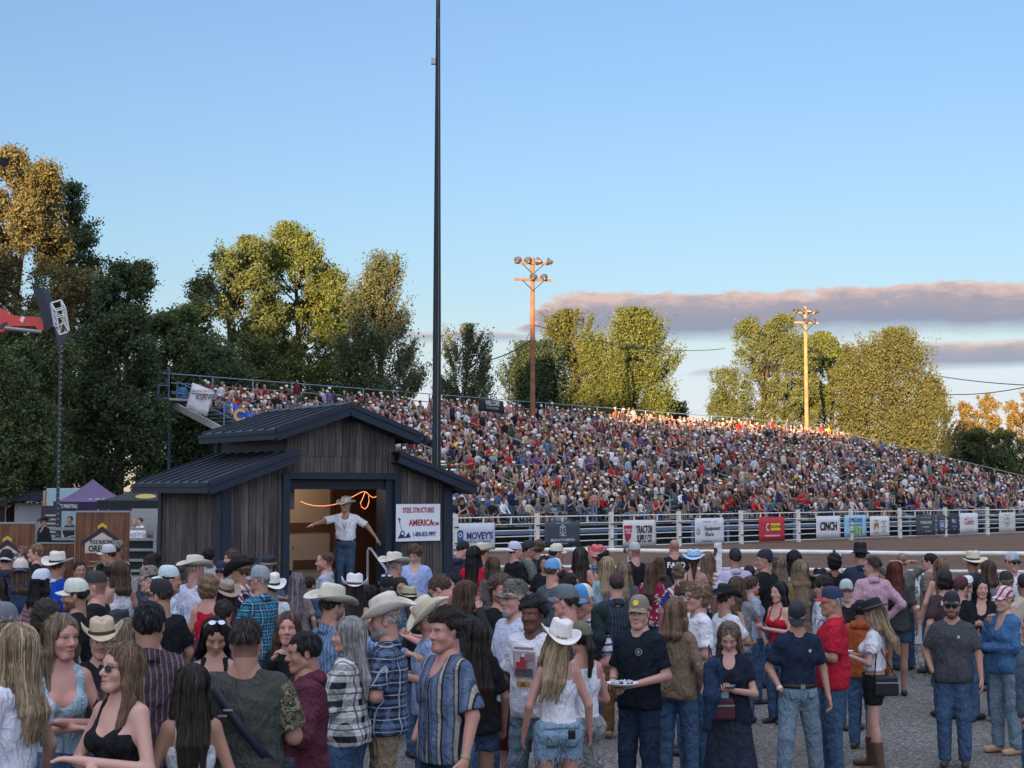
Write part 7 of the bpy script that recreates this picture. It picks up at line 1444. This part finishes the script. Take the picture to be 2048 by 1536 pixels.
P(6, 1204, 300, 90, 'person in a grey cap with sunglasses on it, above the blonde at the left edge', 'M', 'tan', ('short', 'grey'), cp((.12, .13, .15)), ('tee', BLK), glass=('top', (.1, .12, .16), (.4, .4, .42)), Y=11)
P(262, 1232, 285, -30, 'person with long ash hair just behind the straw cowboy hat', 'F', 'fair', ('long', 'dirty'), top=('tee', pl(.06, .06, .07)), Y=12.2)
P(238, 1205, 250, 160, 'person in a broad dark hat tucked behind the battered straw hat', 'M', 'tan', ('short', 'dark'), cow((.02, .03, .035), (.02, .02, .02), .03, .10, .09), ('tee', BLK), Y=13)
P(447, 1195, 235, 10, 'person in a slate blue jumper from behind, below the black cowboy hat', 'M', 'tan', ('short', 'dark'), top=('hoodie', pl(.05, .075, .12)), Y=14.2)
P(160, 1120, 160, -150, 'dark haired person hidden between the caps on the left', 'M', 'tan', ('short', 'black'), top=('tee', pl(.02, .03, .04)), Y=21)
P(376, 1160, 172, 20, 'person in a dark jacket behind the pale backwards cap', 'M', 'tan', ('short', 'dark'), top=('hoodie', pl(.02, .022, .025)), Y=19)
P(620, 1150, 160, -40, 'person in denim blue between the purple hair and the ridged straw hat', 'M', 'tan', ('short', 'dark'), top=('shirt', ('denim', (.05, .10, .17))), Y=20)
P(925, 1168, 175, 60, 'person with dark hair low behind the phone call', 'M', 'tan', ('short', 'black'), top=('tee', BLK), Y=18.4)
P(985, 1112, 150, 20, 'person with brown hair between the red and black t-shirts', 'F', 'tan', ('long', 'brown'), top=('tee', pl(.10, .08, .08)), Y=21.3)
P(1318, 1112, 132, 15, 'person with dark brown hair beside the shaven head', 'F', 'tan', ('mid', 'brown'), top=('tee', pl(.06, .05, .05)), Y=24.3)
P(1498, 1128, 138, 0, 'person in a dark shirt behind the smooth brown hair', 'M', 'tan', ('short', 'dark'), top=('tee', pl(.03, .03, .04)), Y=22.4)
P(1618, 1150, 160, 25, 'person in a dark jacket between the black waves and the tousled hair', 'M', 'tan', ('short', 'dark'), top=('hoodie', pl(.04, .045, .05)), Y=19.6)
# man in the shed doorway, people by the tents
mp = HT((hx(692, .6)), .6, .85)
P(692, 988, 1, 178, 'man in a white cowboy hat and white shirt pointing from the shed doorway', 'M', 'tan', ('short', 'grey'), cow((.58, .56, .50), (.5, .48, .42), .05, .09, .11), ('shirt', pl(.62, .63, .68)), ('jeans', DEN), pose='wide', head=-30, extra=('belt', 'tucked'), z0=.85, Y=mp.y, fat=1.2)
P(88, 1030, 1, 140, 'person in a black cowboy hat behind the fence by the menu board', 'M', 'tan', ('short', 'black'), cow(BHAT, (.02, .02, .02), .05, .09, .11), ('jacket', BLK), Y=47.5, pose='down')
P(140, 1031, 1, 170, 'person in a navy top and white hair band under the purple tent', 'F', 'tan', ('short', 'dark'), top=('tee', pl(.02, .04, .07)), Y=52.5, pose='plate')
P(280, 1034, 1, 150, 'person in white under the black tent, left one of two', 'F', 'fair', ('short', 'red'), top=('tee', WH_), Y=53)
P(268, 1038, 1, 200, 'blond person in white under the black tent beside the brown banner', 'F', 'fair', ('mid', 'blond'), top=('tee', WH_), Y=54)
# ------------------------------------------------------------ things in hands, straps, prints
def hold(root, i, name, label, cat, build, up=(0, 0, .03), fwd=.09, rz=0, tilt=0):
    _, J, k, _h = next(q for q in PEOPLE if q[0] is root); bpy.context.view_layer.update(); el, wr = J[i][1], J[i][2]; d = (wr - el) / np.linalg.norm(wr - el); p = root.matrix_world @ Vector(tuple(wr + d * fwd + np.array(up)))
    e = empty(name, p, root.rotation_euler.z + R(rz), label, cat); e.rotation_euler.x = R(tilt); build(e); return e
def mk_phone(e): MB().box((0, 0, 0), (.075, .155, .009)).build('case', plain('phone_black', (.01, .01, .012), .3), e, .003); MB().box((0, 0, .0055), (.068, .145, .002)).build('screen', plain('phone_screen', (.12, .16, .22), .15), e)
hold(ph, 0, 'phone', 'phone held in both hands by the woman in the black dress', 'phone', mk_phone, (-.06, -.02, .03), .06)
hold(bw, 0, 'phone', 'white phone in the hands of the woman in the white blouse', 'phone', lambda e: MB().box((0, 0, 0), (.075, .155, .012)).build('case', plain('phone_white', (.6, .6, .6), .3), e, .003), (-.05, -.02, .03), .06)
def mk_plate(e):
    MB().lathe([(0, .0), (.085, .002), (.125, .018), (.13, .02), (.13, .014), (.085, -.006), (0, -.006)], n=26).build('paper_plate', plain('white_paper', (.6, .6, .62), .6), e); r = np.random.default_rng(5); m = MB(); m2 = MB()
    for k in range(40): a = r.uniform(0, 6.28); q = r.uniform(0, .085); (m if k % 3 else m2).tube([(q * math.cos(a), q * math.sin(a), .012), (q * math.cos(a) + r.normal(0, .014), q * math.sin(a) + r.normal(0, .014), .03)], [.014, .009], 6)
    m.build('food', plain('pale_food', (.45, .46, .48), .7), e); m2.build('food', plain('dark_food', (.04, .035, .06), .6), e)
hold(pt, 1, 'plate', 'round paper plate of food held by the man in the cap with the yellow patch', 'plate', mk_plate, (-.02, .03, .03), .09)
def on_body(root, pts, w_, th, name, c, nseg=20): pass
def strap(root, label, side, c=(.010, .013, .026), bagc=None, f=1.2):
    # a band from one shoulder across the back to the other hip
    e = empty('crossbody_bag', root.location, root.rotation_euler.z, label, 'bag'); e.scale = root.scale; m = MB(); n = 28; v = []
    for k in range(n + 1):
        q = k / n * 2 * math.pi; c_, s_ = math.cos(q), math.sin(q); z = 1.235 + .235 * c_; rx = .205 * f ** .7; ry = (.139 + .010 * s_ * s_) * f; x = -side * .17 * c_ * f ** .5; y = -s_ * ry * (1 if abs(c_) < .98 else .9) - .01
        t = Vector((-side * .17 * -s_, 0, -.235 * s_)); wv = Vector((side * .6, 0, .6)).normalized() * .024; v += [Vector((x, y, z)) + wv, Vector((x, y, z)) - wv]
    m.add(v, [(2 * k, 2 * k + 1, 2 * k + 3, 2 * k + 2) for k in range(n)], 0, True); o = m.build('strap', plain('nylon_strap', c, .6), e); sd = o.modifiers.new('s', 'SOLIDIFY'); sd.thickness = .006
    b = MB()
    for z_ in (1.33, 1.30): b.box((-side * .07 + (z_ - 1.33), -.165 * f, z_), (.05, .006, .01))
    b.build('buckle', plain('buckle_steel', (.5, .5, .52), .3, .9), e); MB().box((side * .20 * f ** .5, .06, .95), (.09, .2, .14)).build('pouch', plain('nylon_strap', c, .6), e, .02); return e
strap(cam_, 'navy strap and bag slung across the olive shirt with camouflage sleeves', 1)
def sleeve_cover(root, c):
    _, J, k, _h = next(q for q in PEOPLE if q[0] is root)
    for q, (sh, el, wr) in zip((1, -1), J):
        g = Grid(np.minimum(sh, el) - .14, np.maximum(sh, el) + .14, .012); d = (el - sh); g.cone(sh + d * .12, sh + d * .80, .084, .090, .01); dd = d / np.linalg.norm(d); p2 = sh + d * .82; g.cut(lambda X, Y, Z: (X - p2[0]) * dd[0] + (Y - p2[1]) * dd[1] + (Z - p2[2]) * dd[2]); V, F = g.nets(); mesh_np('sleeve', V, F, fabric(c), root, True)
sleeve_cover(cam_, ('camo', (.12, .11, .07), (.04, .04, .03), (.20, .18, .13), (.07, .06, .04)))
def belly_y(f, z, e=.02): return (.118 * f ** .9 + e) * .86 * f ** .3 * (1.0)
def chest_print(root, draw, y, tiltx=0, back=False):
    """flat print just proud of the cloth, wrapped round the chest"""
    g = bpy.data.objects.new('print_frame', None); draw(root, -y if not back else y)
def wrapped_text(root, body, size, c, z, y, bold=.02, back=True, name='printed_letters', rad=.30):
    cu = bpy.data.curves.new(name, 'FONT'); cu.body = body; cu.size = size; cu.align_x = 'CENTER'; cu.align_y = 'CENTER'; cu.offset = bold * size; o = link(bpy.data.objects.new(name, cu)); bpy.context.view_layer.update(); me = bpy.data.meshes.new_from_object(o.evaluated_get(bpy.context.evaluated_depsgraph_get())); bpy.data.objects.remove(o); me.materials.clear(); me.materials.append(tm(c))
    s_ = -1 if back else 1
    for v in me.vertices: x, h = v.co.x, v.co.y; v.co = Vector((x * -s_, s_ * (y - rad + math.sqrt(max(0, rad * rad - x * x))), z + h))
    if True: me.flip_normals() if hasattr(me, 'flip_normals') else None
    return link(bpy.data.objects.new(name, me), root)
wrapped_text(fo, 'FAFO', .125, WHT, 1.385, .185, .03)
wrapped_text(lt, 'WEST', .13, WHT, 1.36, .175, .03); wrapped_text(lt, 'COAST', .11, WHT, 1.24, .175, .03)
wrapped_text(hb, 'MOOSE', .085, (.45, .42, .42), 1.41, .165, .02)
def blob(root, pts, c, z, y, back=False, name='print', rad=.30):
    s_ = -1 if back else 1; v = [(x, s_ * (y - rad + math.sqrt(max(0, rad * rad - x * x))), z + h) for x, h in pts]; b = MB(); b.add(v, [tuple(range(len(v)))]); return b.build(name, tm(c), root)
circ = lambda r, n=14, sx=1., dx=0, dz=0: [(dx + r * sx * math.cos(2 * math.pi * k / n), dz + r * math.sin(2 * math.pi * k / n)) for k in range(n)]
blob(hb, [(-.05, -.10), (.05, -.12), (.08, -.02), (.03, .06), (.09, .10), (0, .09), (-.07, .04)], (.5, .48, .48), 1.27, .168, True)
for (cx, cz, w_, h_, c) in ((0, .05, .20, .20, (.34, .26, .27)), (.02, .06, .09, .10, (.30, .03, .04)), (-.05, .11, .07, .05, (.25, .14, .17)), (.0, -.01, .16, .06, (.07, .07, .08)), (.05, .10, .05, .06, (.4, .36, .34)), (.0, -.10, .12, .045, (.35, .22, .04)), (0, -.10, .04, .025, (.25, .05, .03)), (0, .175, .17, .02, (.2, .2, .24))): blob(yb, [(cx - w_ / 2, cz - h_ / 2), (cx + w_ / 2, cz - h_ / 2), (cx + w_ / 2, cz + h_ / 2), (cx - w_ / 2, cz + h_ / 2)], c, 1.24, .158 + .0015 * (1 + (w_ < .25) + (w_ < .13) + (w_ < .08)), False)
for r_, c, dy in ((.030, (.22, .24, .25), 0), (.024, (.012, .016, .024), .002), (.012, (.22, .24, .25), .004)): blob(pt, circ(r_, dx=-.075), c, 1.36, .152 + dy)
for o_ in (dj, ct): blob(o_, [(-.085, -.014), (-.058, -.014), (-.058, .014), (-.085, .014)], (.42, .40, .34), 1.355, .158)
blob(rp, [(-.09, .0), (-.055, .014), (-.06, .008), (-.085, -.004)], (.6, .6, .6), 1.385, .17)
for x_, y_ in ((.0, .0),):
    wr_m = MB(); 
def wristband(root, i, c, wd=.014, r_=.031, nm='wristband'):
    _, J, k, _h = next(q for q in PEOPLE if q[0] is root); el, wr = J[i][1], J[i][2]; d = (wr - el) / np.linalg.norm(wr - el); a = wr - d * .012; b_ = wr - d * (.012 + wd * 1.6); MB().tube([tuple(a), tuple(b_)], r_, 12).build(nm, plain(nm, c, .4), root)
wristband(st, 1, (.35, .28, .12), .012); wristband(dj, 0, (.5, .5, .48), .018); wristband(sg, 0, (.02, .02, .022), .02); wristband(bw, 1, (.02, .02, .02), .01); wristband(pt, 0, (.03, .03, .03), .008)
def surface(root, nm):
    o = next(c for c in root.children if c.name.split('.')[0] == nm); V = np.empty(len(o.data.vertices) * 3, np.float32); o.data.vertices.foreach_get('co', V); return o, V.reshape(-1, 3)
def on_cloth(root, nm, outline, c, name, back=True, lift=.003, mat=None, nx=5, nz=5, rough=.8):
    """a small sewn piece following the cloth; outline = (x0, x1, z0, z1)"""
    o, V = surface(root, nm); s_ = -1 if back else 1; x0, x1, z0, z1 = outline; P = []
    for j in range(nz + 1):
        for i in range(nx + 1):
            x = x0 + (x1 - x0) * i / nx; z = z0 + (z1 - z0) * j / nz; d = np.hypot(V[:, 0] - x, V[:, 2] - z); m = (d < .022) & (V[:, 1] * s_ > 0); y = (V[m, 1] * s_).max() if m.any() else .12; P.append((x, s_ * (y + lift), z))
    F = [(j * (nx + 1) + i, j * (nx + 1) + i + 1, (j + 1) * (nx + 1) + i + 1, (j + 1) * (nx + 1) + i) for j in range(nz) for i in range(nx)]
    b = mesh_np(name, P, F, mat or plain(name, c, rough), o, True); sd = b.modifiers.new('s', 'SOLIDIFY'); sd.thickness = .003; sd.offset = 0; return b
jd = fabric(('denim', (.16, .24, .31)))
for x0 in (-.125, .03): on_cloth(wb, 'shorts', (x0, x0 + .095, .83, .945), None, 'back_pocket', mat=jd, lift=.005)
on_cloth(wb, 'shorts', (.045, .105, .90, .975), (.01, .01, .012), 'phone_in_pocket', lift=.008, rough=.3); on_cloth(wb, 'shorts', (-.15, .15, .985, 1.018), None, 'waistband', mat=jd, nx=14, nz=2)
def fringe(root, col):
    o, V = surface(root, 'shorts'); r = np.random.default_rng(4); lo = V[V[:, 2] < V[:, 2].min() + .035]; b = MB()
    for i in r.choice(len(lo), 130): p = Vector(tuple(map(float, lo[i]))); b.tube([p, p + Vector((r.normal(0, .008), r.normal(0, .008), -r.uniform(.012, .04)))], [.0022, .0010], 4)
    b.build('frayed_hem', plain('white_threads', col, .9), o)
fringe(wb, (.45, .5, .53))
for o_, c_ in ((dj, ('denim', (.14, .20, .25))), (ct, DEN), (rp, DEN), (pt, DEND)):
    for x0 in (-.125, .055): on_cloth(o_, 'jeans', (x0, x0 + .07, .90, .975), None, 'front_pocket', back=False, mat=fabric(c_), lift=.003)
    on_cloth(o_, 'jeans', (-.012, .012, .86, .98), None, 'fly', back=False, mat=fabric(c_), lift=.004, nx=2)
def placket(o_, nm, c, but, z0=.92, z1=1.40):
    on_cloth(o_, nm, (-.014, .014, z0, z1), None, 'placket', back=False, mat=fabric(c), lift=.004, nx=2, nz=14)
    for k in range(5): on_cloth(o_, nm, (-.005, .005, z0 + .06 + k * .09, z0 + .07 + k * .09), but, 'shirt_button', back=False, lift=.008, nx=1, nz=1, rough=.4)
placket(st, 'shirt', ('plain', (.06, .085, .14)), (.02, .02, .03)); on_cloth(st, 'shirt', (.05, .13, 1.22, 1.33), None, 'chest_pocket', back=False, mat=fabric(('plain', (.065, .09, .15))), lift=.004)
placket(_pm0, 'shirt', ('plain', (.6, .6, .66)), (.5, .5, .5), 1.05) if '_pm0' in globals() else None
on_cloth(f2, 'vest', (-.008, .008, 1.02, 1.22), (.2, .28, .33), 'placket', back=False, nx=1, nz=8)
# purse and handbag, jacket over the shoulder
def purse(px, py, Y, w_, h_, c, label, nm, strap_to=None):
    p = at(px, py, Y); e = empty(nm, p, R(8), label, 'bag'); m = MB(); m.prism([(-w_ / 2, -h_ / 2), (w_ / 2, -h_ / 2), (w_ / 2 * .9, h_ / 2), (-w_ / 2 * .9, h_ / 2)], -.035, .035); m.build('pouch', plain('bag_leather', c, .45, 0, .2, 12, .3), e, .02); MB().box((0, -.04, h_ * .18), (w_ * .9, .012, .012)).build('zip', M_GREY, e)
    if strap_to: q = at(*strap_to) - p; MB().tube([(w_ * .42, .02, h_ * .45), tuple(Vector((w_ * .2, .02, h_ * .4)).lerp(q, .5)), tuple(q)], .007, 6).tube([(-w_ * .42, .02, h_ * .45), tuple(Vector((-w_ * .3, .02, h_ * .4)).lerp(q, .5)), tuple(q)], .007, 6).build('strap', plain('bag_leather', c, .45, 0, .2, 12, .3), e)
    return e
D1 = ph.location.y - .19; purse(1441, 1418, D1, .235, .17, (.06, .012, .022), 'dark red pouch hanging in front of the black dress', 'handbag', (1420, 1290, D1 + .08))
e = empty('leaflet', at(1448, 1397, D1 + .01), R(5), 'pale blue leaflet sticking out of the dark red pouch', 'leaflet'); MB().box((0, 0, 0), (.075, .004, .11)).build('sheet', plain('pale_blue_paper', (.30, .46, .56), .7), e)
purse(1772, 1372, bw.location.y - .17, .26, .19, (.012, .012, .014), 'black quilted shoulder bag at the hip of the woman in the black hat', 'handbag', (1752, 1258, bw.location.y - .1))
def draped(px, py, Y, label, c):
    p = at(px, py, Y); g = Grid((-.25, -.2, -.62), (.25, .2, .2), .012); g.cone((0, 0, .05), (.02, -.02, -.18), .045, .065, .05); g.cone((.02, -.02, -.18), (-.02, 0, -.42), .065, .04, .05); g.cone((.05, .02, .08), (.11, .06, -.14), .05, .03, .03); g.disp(wrinkle(.007, 5, 9, 30)); V, F = g.nets(); tag(mesh_np('jacket', V, F, fabric(('plain', c)), None, True), label, 'jacket').location = p
draped(1192, 1235, FPX / 222, 'dark green jacket draped over the shoulder of the striped t-shirt', (.022, .035, .038)); draped(1418, 1345, FPX / 250, 'blue black jacket hanging over the arm of the woman reading her phone', (.02, .035, .07))
e = empty('camera_strap', mp, 0) if 0 else None
# lanyard of the pointing man
_pm = next(q for q in PEOPLE if q[0]['label'].startswith('man in a white cowboy hat and white shirt pointing'))[0]; b = MB(); b.tube([(-.06, .09, 1.47), (-.02, .165, 1.28), (0, .170, 1.22)], .006, 5).tube([(.06, .09, 1.47), (.02, .165, 1.28), (0, .170, 1.22)], .006, 5); b.build('lanyard', plain('dark_cord', (.02, .03, .06), .7), _pm); MB().box((0, .178, 1.14), (.09, .006, .14)).build('badge', plain('badge_card', (.45, .46, .5), .5), _pm)
blob(_pm, circ(.012), (.5, .5, .5), 1.14, .185)
flush_text()
